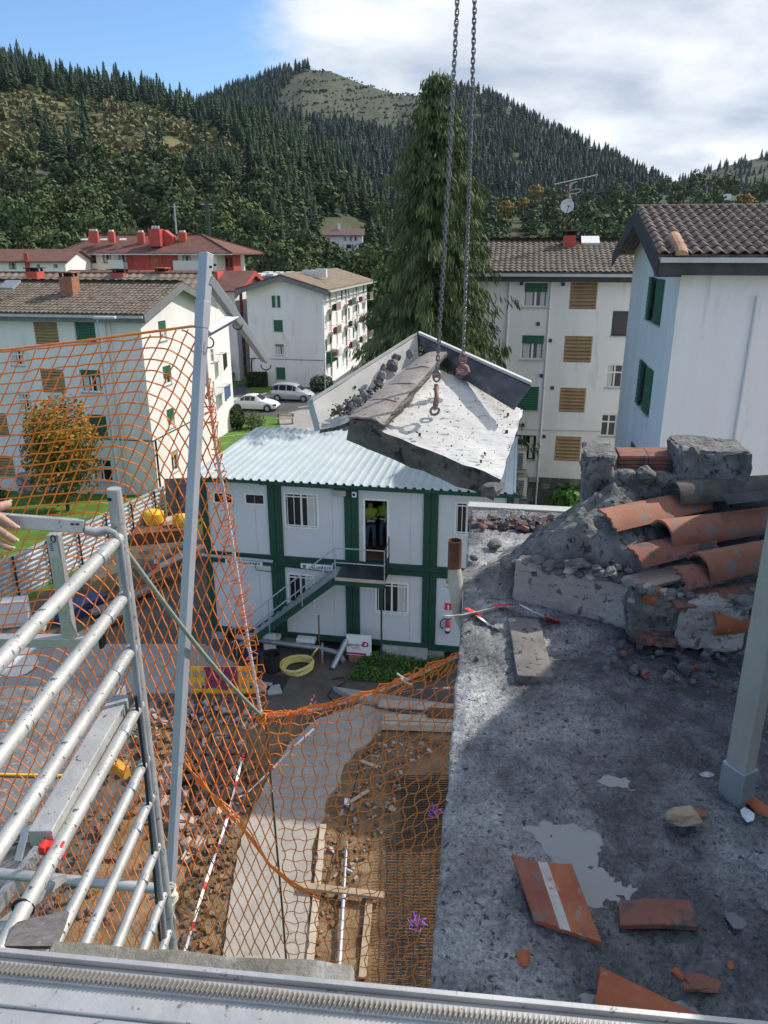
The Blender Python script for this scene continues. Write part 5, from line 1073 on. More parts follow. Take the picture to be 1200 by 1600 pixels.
# ---- signs on the cabins
def text3(s, loc, size, m, parent, name='lettering', ext=.004, xd=A, face=-B, shear=0, al='CENTER'):
    cu = bpy.data.curves.new(name, 'FONT'); cu.body = s; cu.size = size; cu.extrude = ext; cu.align_x = al; cu.align_y = 'CENTER'; cu.shear = shear; cu.materials.append(m); cu.resolution_u = 3
    o = bpy.data.objects.new(name + '_c', cu); C.objects.link(o); dg = bpy.context.evaluated_depsgraph_get(); me = bpy.data.meshes.new_from_object(o.evaluated_get(dg)); bpy.data.objects.remove(o)
    ob = link(name, me, parent, loc); ob.rotation_euler = Matrix((xd, Z, face)).transposed().to_euler(); return ob
def banner(px0, py0, px1, py1, v, lab):
    O = Q(0, v, 0); h = rect_on((px0, py0, px1, py1), O, A, -B); t_ = thing('name_banner', lab, 'banner', O + A * (h[0] + h[2]) / 2 + Z * h[1], 'banners on the cabins'); w, hh = h[2] - h[0], h[3] - h[1]
    mb = MB(); mb.obox(O + A * h[0] + Z * h[1], A, B, Z, w, .02, hh); mb.build('board', M['white'], t_)
    text3('ALsec', O + A * (h[0] + w * .48) + Z * (h[1] + hh * .48) - B * .004, hh * .95, M['ink'], t_, shear=.25)
    for k in range(4): mb = MB(); mb.obox(O + A * (h[0] + w * (.66 + .075 * k)) + Z * (h[1] + hh * .25) - B * .004, A, B, Z, w * .045, .004, hh * .5); mb.build('printed_mark', M['fascia_grey'], t_)
    mb = MB(); mb.obox(O + A * (h[0] + w * .06) + Z * (h[1] + hh * .2) - B * .004, A, B, Z, w * .1, .004, hh * .6); mb.build('printed_mark', M['fascia_grey'], t_)
banner(353, 748, 404, 756, -.02, 'narrow white name banner on the green beam of the upper left-end cabin')
banner(578, 758.5, 631, 767, -.02, 'narrow white name banner above the open doorway')
banner(470, 882, 520, 890.5, -.02, 'narrow white name banner above the stair flight')
banner(352, 875.5, 410, 883.5, -.02, 'narrow white name banner on the lower left-end cabin behind the net')
O = Q(0, -.02, 0); h = rect_on((521, 764.5, 541, 773.5), O, A, -B); mb = MB(); mb.obox(O + A * h[0] + Z * h[1] - B * .14, A, B, Z, h[2] - h[0], .15, h[3] - h[1]); tag(mb.build('wall_lamp', M['mortar_pale'], None, bevel=.02), 'beige box lamp above the barred window of the upper cabin', 'lamp')
h = rect_on((551, 767.5, 557.5, 775.5), O, A, -B); t_ = thing('floodlight', 'small white floodlight on the green post left of the open doorway', 'lamp', O + A * h[0] + Z * h[1]); mb = MB(); mb.obox(O + A * h[0] + Z * h[1] - B * .1, A, B, Z, h[2] - h[0], .1, h[3] - h[1]); mb.build('housing', M['white'], t_); mb = MB(); mb.obox(O + A * (h[0] + .02) + Z * (h[1] + .04) - B * .11, A, B, Z, (h[2] - h[0]) * .6, .012, (h[3] - h[1]) * .5); mb.build('lens', M['glass'], t_)
# fire point
O = Q(0, .03, 0); h = rect_on((695, 943, 705.5, 953), O, A, -B); t_ = thing('fire_sign', 'small square red fire sign above the extinguisher', 'sign', O + A * h[0] + Z * h[1]); mb = MB(); mb.obox(O + A * h[0] + Z * h[1], A, B, Z, h[2] - h[0], .012, h[3] - h[1]); mb.build('plate', M['red'], t_)
mb = MB(); w_ = h[2] - h[0]; mb.lathe(O + A * (h[0] + w_ * .52) + Z * (h[1] + w_ * .15) - B * .012, [(w_ * .12, 0), (w_ * .12, w_ * .5), (w_ * .05, w_ * .6), (w_ * .05, w_ * .7)], 8); mb.build('symbol', M['white'], t_)
h = rect_on((696, 965, 703.5, 986), O, A, -B); c_ = O + A * ((h[0] + h[2]) / 2) + Z * h[1] - B * .10; r_ = (h[2] - h[0]) / 2; hh = h[3] - h[1]; t_ = thing('fire_extinguisher', 'red fire extinguisher with black hose on the right-end lower cabin', 'fire extinguisher', c_)
mb = MB(); mb.lathe(c_, [(.001, .06), (r_, .06), (r_, hh * .78), (r_ * .55, hh * .9), (r_ * .3, hh * .94), (.001, hh * .94)], 14); mb.build('cylinder', M['red'], t_, smooth=True)
mb = MB(); mb.lathe(c_, [(.001, 0), (r_ * 1.05, 0), (r_ * 1.05, .07), (.001, .07)], 14); mb.build('base', M['black'], t_); mb = MB(); mb.lathe(c_ + Z * .09, [(r_ * 1.01, 0), (r_ * 1.01, .10)], 14); mb.build('label_band', M['white'], t_)
mb = MB(); mb.tube([c_ + Z * hh * .95, c_ + Z * hh * 1.02 - A * .1, c_ + Z * hh * .8 - A * .22, c_ + Z * hh * .4 - A * .23, c_ + Z * .12 - A * .14], .018, 6); mb.build('hose', M['black'], t_); mb = MB(); mb.beam(c_ + Z * hh * .98, c_ + Z * hh * 1.04 + A * .12, .03, .02); mb.build('lever', M['metal_dark'], t_)
# ---- outside staircase
t_ = thing('external_staircase', 'green steel staircase with grey handrails rising to the open doorway', 'staircase', Q(-3.6, -.6, 0)); zl = ZB + MH + .10; v0, v1 = -1.05, -.10
p0, p1 = Q(-3.75, v0, .12), Q(-.28, v0, zl - .12)
for v in (v0, v1):
    mb = MB(); mb.beam(Q(-3.75, v, .15), Q(-.28, v, zl - .10), .05, .20); mb.build('stringer', M['green'], t_)
nst = 14
for i in range(nst):
    f_ = (i + .5) / nst; mb = MB(); mb.obox(Q(-3.75 + 3.47 * f_ - .10, v0 + .03, .12 + (zl - .12) * f_ + .02), A, B, Z, .25, v1 - v0 - .06, .03); mb.build('tread', M['galv'], t_)
mb = MB(); mb.obox(Q(-.28, v0, zl - .05), A, B, Z, 1.52, v1 - v0 + .06, .05); mb.build('landing', M['metal_dark'], t_)
mb = MB(); mb.obox(Q(-.30, v0 - .03, zl - .10), A, B, Z, 1.56, .03, .10); mb.build('landing_edge', M['plank'], t_); mb = MB(); mb.obox(Q(-.30, v0 - .0, zl - .26), A, B, Z, 1.54, .06, .15); mb.build('landing_beam', M['green'], t_)
mb = MB(); mb.beam(Q(1.12, v0 + .03, 0), Q(1.12, v0 + .03, zl - .25), .06, .06); mb.build('support_post', M['green'], t_)
mb = MB(); rl = lambda u: (.12 + (zl - .12) * (u + 3.75) / 3.47)
for hgt in (.48, .95): mb.tube([Q(-3.75, v0, rl(-3.75) + hgt), Q(-.28, v0, zl + hgt), Q(1.22, v0, zl + hgt), Q(1.22, -.15, zl + hgt)], .022, 6)
for u in (-3.6, -2.45, -1.35): mb.tube([Q(u, v0 - .02, rl(u) - .12), Q(u, v0 - .02, rl(u) + .95)], .02, 6)
for u in (-.28, 1.22): mb.tube([Q(u, v0 - .02, zl - .1), Q(u, v0 - .02, zl + .97)], .02, 6)
mb.build('handrail', M['galv'], t_)
mb = MB()
for k in range(2): mb.obox(Q(1.24, v0 + .1 + .45 * k, zl + .05), B, A, Z, .03, .03, 1.15)
mb.obox(Q(1.24, v0 + .1, zl + .05), B, A, Z, .5, .03, .5); mb.build('gate_panel', M['black'], t_)
# ---- bearers and clutter under and before the cabins
BL = ['first from the left end', 'second from the left end', 'third from the left', 'just left of the middle', 'just right of the middle', 'third from the right', 'second from the right end', 'at the right end']
for k, u in enumerate((-4.7, -2.6, -2.2, -.2, .2, 2.2, 2.7, 4.7)):
    mb = MB(); mb.box(Q(u, .35, .17), (.5, .5, .34), (0, 0, -AZ10)); tag(mb.build('bearer_block', M['concrete_dark'] if k % 2 else M['concrete']), 'concrete bearer block in the shade under the cabins, ' + BL[k], 'block', 'bearer blocks under the cabins')
mb = MB(); mb.obox(Q(.95, -.25, 0), A, B, Z, 1.5, .5, .42); mb.rough(.02, 2, 4); tag(mb.build('kerb_block', M['concrete']), 'long pale concrete block under the cabin right of the sign board', 'block')
def weeds(name, label, poly, z, n, hgt, m, seed):
    R_ = random.Random(seed); x0, x1 = min(p.x for p in poly), max(p.x for p in poly); y0, y1 = min(p.y for p in poly), max(p.y for p in poly); vs = []; fs = []; pp = [(p.x, p.y) for p in poly]
    while len(fs) < n:
        x, y = R_.uniform(x0, x1), R_.uniform(y0, y1)
        if not inpoly(x, y, pp): continue
        k = .4 + .6 * abs(noise.noise(Vector((x, y, seed)) * 1.4)) * 1.6; p = Vector((x, y, z + R_.random() * hgt * k)); nrm = Vector((R_.gauss(0, .6), R_.gauss(0, .6), R_.uniform(.3, 1))).normalized(); s_ = R_.uniform(.022, .06); a_ = nrm.orthogonal().normalized() * s_; b_ = nrm.cross(a_) * .6; i = len(vs)
        vs += [p - a_, p - b_, p + a_, p + b_]; fs.append((i, i + 1, i + 2, i + 3))
    me = bpy.data.meshes.new(name); me.from_pydata([tuple(v) for v in vs], [], fs); me.materials.append(m); o = link(name, me); o['kind'] = 'stuff'; tag(o, label, 'weeds')
weeds('weeds', 'patch of low green weeds at the foot of the cabins', [G(px, py, 0) for px, py in ((543, 1064), (560, 1036), (600, 1026), (690, 1034), (705, 1040), (690, 1062), (600, 1068))], .0, 5600, .34, leafmat('weed_leaves', (.04, .10, .02), (.10, .18, .04), 3, 0), 41)
# sign board
O = Q(0, -.55, 0); h = rect_on((541.5, 993, 580, 1024), O, A, -B); t_ = thing('sign_board', 'white board with magenta logo and red foot band leaning by the cabins', 'sign', O + A * h[0] + Z * h[1]); w, hh = h[2] - h[0], h[3] - h[1]
mb = MB(); mb.obox(O + A * h[0] + Z * h[1], A, B, Z, w, .06, hh); mb.build('panel', M['white'], t_); mb = MB(); mb.obox(O + A * h[0] + Z * (h[1] + .02) - B * .005, A, B, Z, w * .8, .006, hh * .10); mb.build('foot_band', M['sign_red'], t_)
text3('gaindura', O + A * (h[0] + w * .36) + Z * (h[1] + hh * .52) - B * .004, hh * .20, M['ink'], t_)
for k in range(2): mb = MB(); mb.obox(O + A * (h[0] + w * (.17 + .08 * k)) + Z * (h[1] + hh * (.38 - .07 * k)) - B * .004, A, B, Z, w * .34, .003, hh * .022); mb.build('small_print', M['ink'], t_)
lg = MB(); c_ = O + A * (h[0] + w * .77) + Z * (h[1] + hh * .58) - B * .004; s_ = hh * .14
ring = [(-1, -.8), (-1.05, .4), (-.6, 1), (.2, .95), (.95, .5), (1.05, -.55), (.2, -1), (-.8, -1.05)]; inn = [(-.5, -.6), (-.2, .2), (0, .55), (.1, .55), (.35, .35), (.5, -.1), (.1, -.5), (-.3, -.65)]
pts = [c_ + A * (x * s_) + Z * (y * s_) for x, y in ring] + [c_ + A * (x * s_) + Z * (y * s_) for x, y in inn]; lg.add(pts, [(i, (i + 1) % 8, 8 + (i + 1) % 8, 8 + i) for i in range(8)]); lg.build('logo', M['sign_red'], t_)
mb = MB(); mb.box(O + A * (h[0] + w * .35) + Z * (h[1] - .13) + B * .05, (w * .5, .2, .22), (0, 0, -AZ10)); tag(mb.build('brick_prop', M['old_chimney']), 'pinkish block propping up the white sign board', 'block')
# bucket, hose, pipes
def pot(name, label, cat, P, r, hgt, m):
    t_ = thing(name, label, cat, P); mb = MB(); mb.lathe(P, [(.001, 0), (r * .8, 0), (r, hgt), (r * 1.08, hgt), (r * 1.08, hgt - .03), (r * .93, hgt - .02), (r * .75, .04), (.001, .04)], 18); mb.build('tub', m, t_, smooth=False)
    mb = MB(); mb.tube([P + Vector((r * 1.05 * math.cos(a_), .02, hgt - .05 + r * .35 * math.sin(a_) * -1)) for a_ in np.linspace(0, math.pi, 9)], .012, 5); mb.build('handle', M['metal_dark'], t_)
pot('bucket', 'tall black rubbish bucket left of the yellow hose', 'bucket', G(426, 1048, 0), .27, .62, M['black']); pot('blue_tub', 'dark blue tub half hidden behind the net edge', 'bucket', G(396, 1042, 0), .24, .5, M['blue'])
mb = MB(); c_ = G(461, 1050, .03); pts = []
for k in range(190):
    a_ = k / 190 * 6.283 * 11; rr = .42 + .13 * math.sin(k * .37) + .08 * noise.noise(Vector((k * .1, 0, 0))); pts.append(c_ + Vector((rr * 1.1 * math.cos(a_), rr * .85 * math.sin(a_) + .1, .10 + .10 * math.sin(k * .23) + .10 * math.sin(a_ + 1))))
pts += [G(484, 1030, .1), G(492, 1018, .5), G(499, 1010, .55)]; mb.tube(pts, .028, 6); tag(mb.build('hose_coil', M['yellow_hose'], None, smooth=True), 'loose coil of yellow hose on the dirty yard beside the black bucket', 'hose')
mb = MB(); mb.tube([Q(-3.9, -.35, .40), Q(-1.0, -.4, .30), Q(-.35, -.5, .24), Q(-.15, -.75, .1)], .085, 10); tag(mb.build('drain_pipe', M['galv'], None, smooth=True), 'long grey plastic drain pipe along the foot of the cabins', 'pipe')
mb = MB(); mb.tube([Q(-.42, -1.15, .07), Q(-.10, -.5, .75)], .085, 10); tag(mb.build('drain_pipe', M['galv'], None, smooth=True), 'short grey pipe leaning beside the white sign board', 'pipe')
mb = MB(); mb.tube([Q(-.95, -.75, 0), Q(-1.0, -.5, 1.55)], .025, 6); tag(mb.build('metal_stake', M['rust']), 'thin rusty stake standing against the lower cabin left of the sign', 'stake')
mb = MB(); mb.tube([Q(-.85, -.8, 0), Q(-.84, -.75, .7)], .035, 6); tag(mb.build('short_stake', M['galv']), 'short grey stake beside the thin rusty one', 'stake')
mb = MB(); mb.obox(Q(-2.95, -.35, .02), A, B, Z, .42, .03, .62); tag(mb.build('white_panel', M['white']), 'small white panel standing under the stair flight', 'panel')
for k, (u, lab) in enumerate(((-2.75, 'white-topped block under the stair flight'), (-1.55, 'white-topped block at the middle cabin joint'))): mb = MB(); mb.box(Q(u, -.1, .42), (.62, .3, .14), (0, 0, -AZ10)); mb.rough(.02, 3, k); tag(mb.build('foam_block', M['white']), lab, 'block')
mb = MB(); mb.tube([G(px, py, .03) for px, py in ((519, 1062), (536, 1058), (540, 1066), (520, 1076), (512, 1086), (520, 1095))], .02, 6); tag(mb.build('dark_hose', M['black']), 'thin dark hose curling on the yard beside the weeds', 'hose')
mb = MB(); mb.tube([Q(-4.95, -.12, 3.18), Q(-2.55, -.12, 3.12)], .055, 8); tag(mb.build('wall_pipe', M['galv']), 'grey pipe fixed along the joint of the left-end cabins', 'pipe')
mb = MB(); mb.tube([Q(-3.2, -.04, 2.95), Q(-3.15, -.06, 2.75), Q(-2.6, -.05, 2.72), Q(-2.2, -.06, 2.95), Q(-1.2, -.06, 2.9), Q(-.2, -.06, 2.8)], .014, 5); tag(mb.build('hanging_cable', M['black']), 'black cable sagging along the joint between the two cabin storeys', 'cable')
# ---- timber, boards, rebar in the excavation
def board(name, label, cat, a_, b_, w, h, z, m, group=None, tilt=0):
    p, q = G(*a_, z), G(*b_, z + tilt); mb = MB(); mb.beam(p + Z * h / 2, q + Z * h / 2, w, h); return tag(mb.build(name, m, None, bevel=.006), label, cat, group)
board('timber_plank', 'pale plank lying along the edge of the path, nearest the dark rod', 'plank', (505, 1290), (482, 1530), .14, .05, .14, M['plank'])
p, q = G(542, 1316, .2), G(529, 1530, .2); t_ = thing('steel_prop', 'grey telescopic steel prop lying on the soil beside the pale plank', 'prop', p); mb = MB(); mb.tube([p, p.lerp(q, .5)], .030, 8); mb.build('inner_tube', M['galv'], t_); mb = MB(); mb.tube([p.lerp(q, .45), q], .042, 8); mb.build('outer_tube', M['galv'], t_); mb = MB(); c_ = p.lerp(q, .46); mb.lathe(c_ - Z * .0, [(.05, -.05), (.07, -.05), (.07, .05), (.05, .05)], 10, R=Euler((math.radians(90), 0, 0)).to_matrix()); mb.tube([c_ - Vector((.1, 0, 0)), c_ + Vector((.1, 0, 0))], .012, 5); mb.build('collar_nut', M['galv'], t_)
board('timber_batten', 'timber batten across the pale plank and the steel prop', 'plank', (470, 1386), (600, 1402), .15, .07, .20, M['wood'])
board('timber_plank', 'ochre plank pointing away from the batten, beside the rebar', 'plank', (578, 1398), (566, 1530), .14, .05, .10, M['wood'])
board('timber_plank', 'dusty plank at the far edge of the excavation, uppermost of three', 'plank', (592, 1100), (712, 1108), .35, .06, .26, M['plank_pink'])
board('timber_plank', 'dusty plank at the far edge of the excavation, middle of three', 'plank', (598, 1122), (712, 1126), .30, .05, .24, M['plank'])
board('timber_plank', 'thick timber edge board just above the dark pit side', 'plank', (596, 1138), (712, 1142), .14, .20, .12, M['plank'])
board('shutter_panel', 'dark brown shuttering panel lying on the dusty planks by the roof edge', 'panel', (668, 1114), (712, 1116), .42, .05, .32, M['rust'])
board('wood_offcut', 'short wood offcut on the soil near the end of the path', 'offcut', (563, 1190), (590, 1200), .09, .05, .12, M['plank'])
board('wood_offcut', 'slim wood offcut pointing at a white scrap on the soil', 'offcut', (544, 1256), (576, 1236), .08, .04, .12, M['plank'])
board('wood_offcut', 'small wood offcut on the soil left of the rebar mats', 'offcut', (608, 1264), (618, 1267), .12, .05, .12, M['plank'])
board('paper_scrap', 'white paper scrap at the end of the slim offcut', 'scrap', (538, 1253), (546, 1253), .22, .02, .13, M['white'])
for k, (x0, x1, y0, y1, z, lab) in enumerate([(626, 712, 1212, 1300, .42, 'dark rebar mat on the soil, farther of the two below the roof edge'), (604, 712, 1290, 1560, .34, 'dark rebar mat on the soil, nearer of the two below the roof edge')]):
    a0, a1, b0, b1 = G(x0, y0, z), G(x1 + 20, y0, z), G(x0, y1, z), G(x1 + 20, y1, z); n_ = int((a0 - b0).length / .075); mb = MB()
    for lay in range(2):
        for i in range(n_): f_ = (i + .35 * lay) / n_; p, q = a0.lerp(b0, f_), a1.lerp(b1, f_); mb.beam(p - Z * .12 * lay, q - Z * .12 * lay, .014, .014)
        for i in range(5): f_ = (i + .5) / 5; mb.beam(a0.lerp(a1, f_) + Z * (.016 - .12 * lay), b0.lerp(b1, f_) + Z * (.016 - .12 * lay), .014, .014)
    mb.build('rebar_mat', M['rebar'], kind='stuff'); o = [o for o in C.objects if o.name.startswith('rebar_mat')][-1]; tag(o, lab, 'rebar mat')
for k, (px, py, lab) in enumerate([(680, 1272, 'purple strap loops tied to the far rebar mat'), (652, 1446, 'purple strap loops tied to the near rebar mat')]):
    c_ = G(px, py, .45); mb = MB()
    for i in range(6): a_ = i * 1.1; mb.tube([c_ + Vector((0, 0, 0)), c_ + Vector((.12 * math.cos(a_), .14 * math.sin(a_), .16 + .03 * (i % 3))), c_ + Vector((.2 * math.cos(a_ + .5), .2 * math.sin(a_ + .5), .06)), c_ + Vector((.09 * math.cos(a_ + 1.2), .12 * math.sin(a_ + 1.2), .01))], .009, 5)
    tag(mb.build('lifting_strap', M['purple']), lab, 'strap')
def rubble(name, label, cat, poly, z, n, smin, smax, mats, seed, pile=.25, thingcat=True):
    R_ = random.Random(seed); pp = [(p.x, p.y) for p in poly]; x0, x1 = min(p[0] for p in pp), max(p[0] for p in pp); y0, y1 = min(p[1] for p in pp), max(p[1] for p in pp); mb = MB(); c = 0
    cx, cy = (x0 + x1) / 2, (y0 + y1) / 2
    while c < n:
        x, y = R_.uniform(x0, x1), R_.uniform(y0, y1)
        if not inpoly(x, y, pp): continue
        k = max(0, 1 - math.hypot((x - cx) / (x1 - x0) * 2, (y - cy) / (y1 - y0) * 2)); s_ = R_.uniform(smin, smax)
        i0 = len(mb.v); mb.box((x, y, z + pile * k * R_.random() + s_ * .25), (s_ * R_.uniform(.7, 1.6), s_ * R_.uniform(.5, 1), s_ * R_.uniform(.35, .8)), (R_.uniform(-.6, .6), R_.uniform(-.6, .6), R_.uniform(0, 3)), R_.randrange(len(mats)))
        for j in range(i0, len(mb.v)): v = mb.v[j]; mb.v[j] = (v[0] + R_.gauss(0, s_ * .10), v[1] + R_.gauss(0, s_ * .10), v[2] + R_.gauss(0, s_ * .08))
        c += 1
    o = mb.build(name, mats, kind='stuff'); return tag(o, label, cat)
rubble('brick_rubble', 'heap of broken bricks and tiles on the soil behind the steel mast', 'rubble', [G(px, py, 0) for px, py in ((272, 1150), (345, 1145), (400, 1190), (392, 1260), (345, 1330), (290, 1345), (240, 1260))], .05, 420, .08, .24, [M['rubble'], M['soil'], M['plank_pink'], M['terracotta_old'], M['rubble']], 51, .4)
rubble('brick_rubble', 'scatter of rubble on the ground at the lower left behind the ladder frame', 'rubble', [G(px, py, 0) for px, py in ((0, 1180), (230, 1120), (280, 1180), (250, 1420), (60, 1480), (-120, 1400))], .04, 360, .06, .2, [M['rubble'], M['soil'], M['soil'], M['terracotta_old']], 52, .25)
rubble('soil_clods', 'dark soil clods along both sides of the concrete path', 'soil', [G(px, py, 0) for px, py in ((300, 1300), (380, 1240), (360, 1400), (345, 1500), (270, 1500))], .05, 260, .05, .14, [M['soil'], M['soil'], M['rubble']], 53, .1)
rubble('soil_clods', 'brown soil clods along the right edge of the path', 'soil', [G(px, py, 0) for px, py in ((520, 1240), (590, 1150), (700, 1160), (640, 1200), (600, 1300), (500, 1500), (480, 1480), (490, 1330))], .06, 420, .03, .10, [M['soil'], M['soil'], M['soil'], M['mortar_pale']], 54, .05)
rubble('gravel_edge', 'rubble and stones below the paved yard behind the net', 'rubble', [G(px, py, 0) for px, py in ((200, 1095), (390, 1095), (400, 1140), (300, 1160), (200, 1160))], .03, 200, .06, .18, [M['rubble'], M['mortar_pale'], M['concrete_dark']], 55, .1)
def tape(name, label, pts, w, seg=.35, mats=None, red=.5):
    """a two-colour barrier tape: short twisted strips"""
    pts = [Vector(p) for p in pts]; D = [pts[0]]
    for a_, b_ in zip(pts, pts[1:]):
        n_ = max(1, int((b_ - a_).length / (w * 1.1)))
        for i in range(n_): D.append(a_.lerp(b_, (i + 1) / n_))
    mb = MB(); L = 0
    for i in range(len(D) - 1):
        d = D[i + 1] - D[i]
        def off(k): tw = .5 * math.sin(k * .23) + .3 * math.sin(k * .11 + 1); s_ = d.cross(Z); s_ = (s_ if s_.length > 1e-5 else A.copy()).normalized(); return (s_ * math.cos(tw) + Z * math.sin(tw)) * w / 2
        mb.add([D[i] - off(i), D[i] + off(i), D[i + 1] + off(i + 1), D[i + 1] - off(i + 1)], [(0, 1, 2, 3)], 1 if (L / seg) % 1 < red else 0); L += d.length
    o = mb.build(name, mats or [M['white'], M['red']]); md = o.modifiers.new('thick', 'SOLIDIFY'); md.thickness = .002; md.offset = 0; return tag(o, label, 'barrier tape')
tape('barrier_tape', 'white and red tape stretched over the soil from the rubble heap to the near ledge', [G(381, 1176, 1.0), G(352, 1290, .8), G(318, 1390, .7), G(288, 1490, .6)], .055, .9, None, .22)
tape('barrier_tape', 'white tape trailing along the left edge of the concrete path', [G(500, 1130, .9), G(455, 1170, .7), G(425, 1202, .7), G(385, 1240, .6), G(372, 1246, .5)], .05, .9, None, .2)
tape('barrier_tape', 'red and white tape end sagging above the far planks', [G(622, 1082, 1.0), G(665, 1076, 1.0), G(712, 1074, 1.0)], .075)
tape('barrier_tape', 'crumpled tape knot standing above the path beyond the net rope', [G(484, 1104, .5), G(490, 1085, 1.0), G(493, 1094, .8), G(488, 1110, .3)], .08, .15)
p = G(352, 1085, 0); t_ = thing('site_barrier', 'yellow plastic site barrier with a maroon cloth behind the net', 'barrier', p); Lb, Hb = 2.0, .95
mb = MB()
for zz_ in (.12, .50, .88): mb.box(p + Z * zz_, (Lb, .06, .12))
for i in range(9): mb.box(p + Vector((-Lb / 2 + .06 + i * (Lb - .12) / 8, 0, .5)), (.06, .055, .8))
mb.build('panel', M['yellow'], t_)
for sg in (-1, 1): mb = MB(); mb.box(p + Vector((sg * .7, 0, .05)), (.12, .6, .10)); mb.build('foot', M['black'], t_)
mb = MB(); mb.solid([p + Vector((-.55 + .12 * i, -.05 + .02 * math.sin(i * 2), .95 if k == 0 else .22 + .05 * math.sin(i))) for k in (0, 1) for i in (range(9) if k == 0 else range(8, -1, -1))], (0, .03, 0)); tag(mb.build('cloth', M['maroon']), 'maroon cloth hung over the yellow site barrier', 'cloth')
# ---- hoarding and the heap on the left
def hoarding(p0, p1, hgt, label, m, nposts):
    t_ = thing('hoarding', label, 'fence', p0); d = (p1 - p0); d.z = 0; L = d.length; d.normalize(); n = Vector((d.y, -d.x, 0)); ns = max(2, int(L / 2.2))
    for k in range(ns):
        mb = MB(); q0, q1 = p0.lerp(p1, k / ns), p0.lerp(p1, (k + .995) / ns); nr = 9; pr = []
        for i in range(nr): zz_ = hgt * i / nr; pr += [(0, zz_), (0, zz_ + hgt / nr * .5), (.045, zz_ + hgt / nr * .62), (.045, zz_ + hgt / nr * .9)]
        pr.append((0, hgt)); v = [q0 + n * x + Z * z_ for x, z_ in pr] + [q1 + n * x + Z * z_ for x, z_ in pr]; N_ = len(pr); mb.add(v, [(i, N_ + i, N_ + i + 1, i + 1) for i in range(N_ - 1)]); o = mb.build('fence_sheet', m, t_); md = o.modifiers.new('thick', 'SOLIDIFY'); md.thickness = .004
    for k in range(nposts): q = p0.lerp(p1, (k + .5) / nposts) + n * .09; mb = MB(); mb.beam(q - Z * .05, q + Z * (hgt + .05), .07, .05, up=d); mb.build('post', M['metal_dark'], t_)
    mb = MB(); mb.beam(p0 + Z * (hgt + .012), p1 + Z * (hgt + .012), .07, .03); mb.build('top_rail', m, t_)
pA, pB = G(-60, 985, 0), Vector((-10.6, 34.2, 0)); hoarding(pA, pB, 1.75, 'pale corrugated metal hoarding beside the lawn at the left', M['sheet_fence'], 7)
hoarding(pB + Vector((.05, .05, 0)), pB + Vector((3.4, .5, 0)), 2.1, 'grey corrugated metal hoarding across the end of the yard behind the steel mast', M['fascia_grey'], 3)
R_ = random.Random(77)
for k in range(9):
    px, py = 150 + 16 * k + R_.uniform(-8, 8), 985 - 15 * k + R_.uniform(-8, 8); p = G(px, py, .15 + .04 * k); a_ = math.radians(62 + R_.uniform(-12, 12)); d = Vector((math.cos(a_), math.sin(a_), R_.uniform(-.03, .03))); mb = MB(); mb.beam(p - d * 1.3, p + d * 1.4, R_.choice([.16, .25, .4]), R_.choice([.05, .12]))
    tag(mb.build('reclaimed_board', M[['rust', 'wood', 'plank_pink', 'concrete_dark', 'rust', 'old_chimney'][k % 6]]), ['lowest reddish board', 'second board, brown timber,', 'third board, dusty pink,', 'fourth board, grey,', 'fifth board, rust brown,', 'sixth board, brick red,', 'seventh board, reddish,', 'eighth board, brown timber,', 'topmost dusty pink board'][k] + ' in the board stack left of the cabins', 'board', 'boards stacked left of the cabins')
for k, (px, py, w, h, lab) in enumerate([(243, 818, .95, .65, 'yellow rubble sack at the left of the row by the far hoarding'), (285, 822, .8, .6, 'yellow rubble sack behind the steel mast by the far hoarding'), (327, 838, .6, .95, 'tall yellow sack between the mast and the cabin corner')]):
    c_ = G(px, py + 14, 0); c_.z = .45; mb = MB(); mb.lathe(c_, [(.001, 0), (w * .42, .03), (w * .5, h * .4), (w * .46, h * .8), (w * .28, h), (.001, h * .95)], 10); mb.rough(.07, 2.5, k * 4); tag(mb.build('rubble_sack', M['yellow'], None, smooth=True), lab, 'sack')
for k, (px, py, w, h, m_, lab) in enumerate([(268, 826, 1.3, .55, 'plank', 'pale bundle of scrap between the yellow sacks'), (212, 838, 1.1, .4, 'plank', 'bundle of pale scrap timber against the hoarding left of the yellow sacks'), (255, 842, 2.6, .5, 'rust', 'low rusty skip wall under the yellow sacks'), (25, 975, 1.0, .95, 'cabin', 'white box-like appliance dumped by the hoarding at the left'), (125, 960, 2.0, .5, 'blue', 'dark blue sheet stacked upright behind the upper tubes'), (165, 915, 1.5, .6, 'wood', 'ochre pile of scrap board behind the scaffold post')]):
    c_ = G(px, py, 0); mb = MB(); mb.box(c_ + Z * h / 2, (w, .5 + .2 * (k % 3), h), (0, 0, math.radians(55 if k not in (2, 3) else 15))); mb.rough(.04, 2, k); tag(mb.build(['scrap_bundle', 'scrap_bundle', 'skip', 'appliance', 'stacked_sheet', 'scrap_bundle'][k], M[m_], None, bevel=.02), lab, ['scrap', 'scrap', 'skip', 'appliance', 'sheet', 'scrap'][k])
c_ = G(245, 888, .35); t_ = thing('traffic_cone', 'red and white traffic cone on the board stack left of the mast', 'traffic cone', c_); mb = MB(); mb.lathe(c_, [(.14, .03), (.09, .25)], 12); mb.lathe(c_ + Z * .42, [(.055, 0), (.03, .15), (.001, .16)], 12); mb.build('cone', M['red'], t_); mb = MB(); mb.lathe(c_, [(.09, .25), (.055, .42)], 12); mb.build('band', M['white'], t_); mb = MB(); mb.box(c_ + Z * .015, (.34, .34, .03)); mb.build('base', M['red'], t_)
for k, (a_, b_, w, h) in enumerate([((62, 988), (92, 950), .28, .22), ((40, 1004), (60, 985), .2, .2)]): board('timber_beam', ['squared timber beam on the ground under the guard gate', 'short squared timber on the ground left of the longer beam'][k], 'beam', a_, b_, w, h, .05, M['plank'])
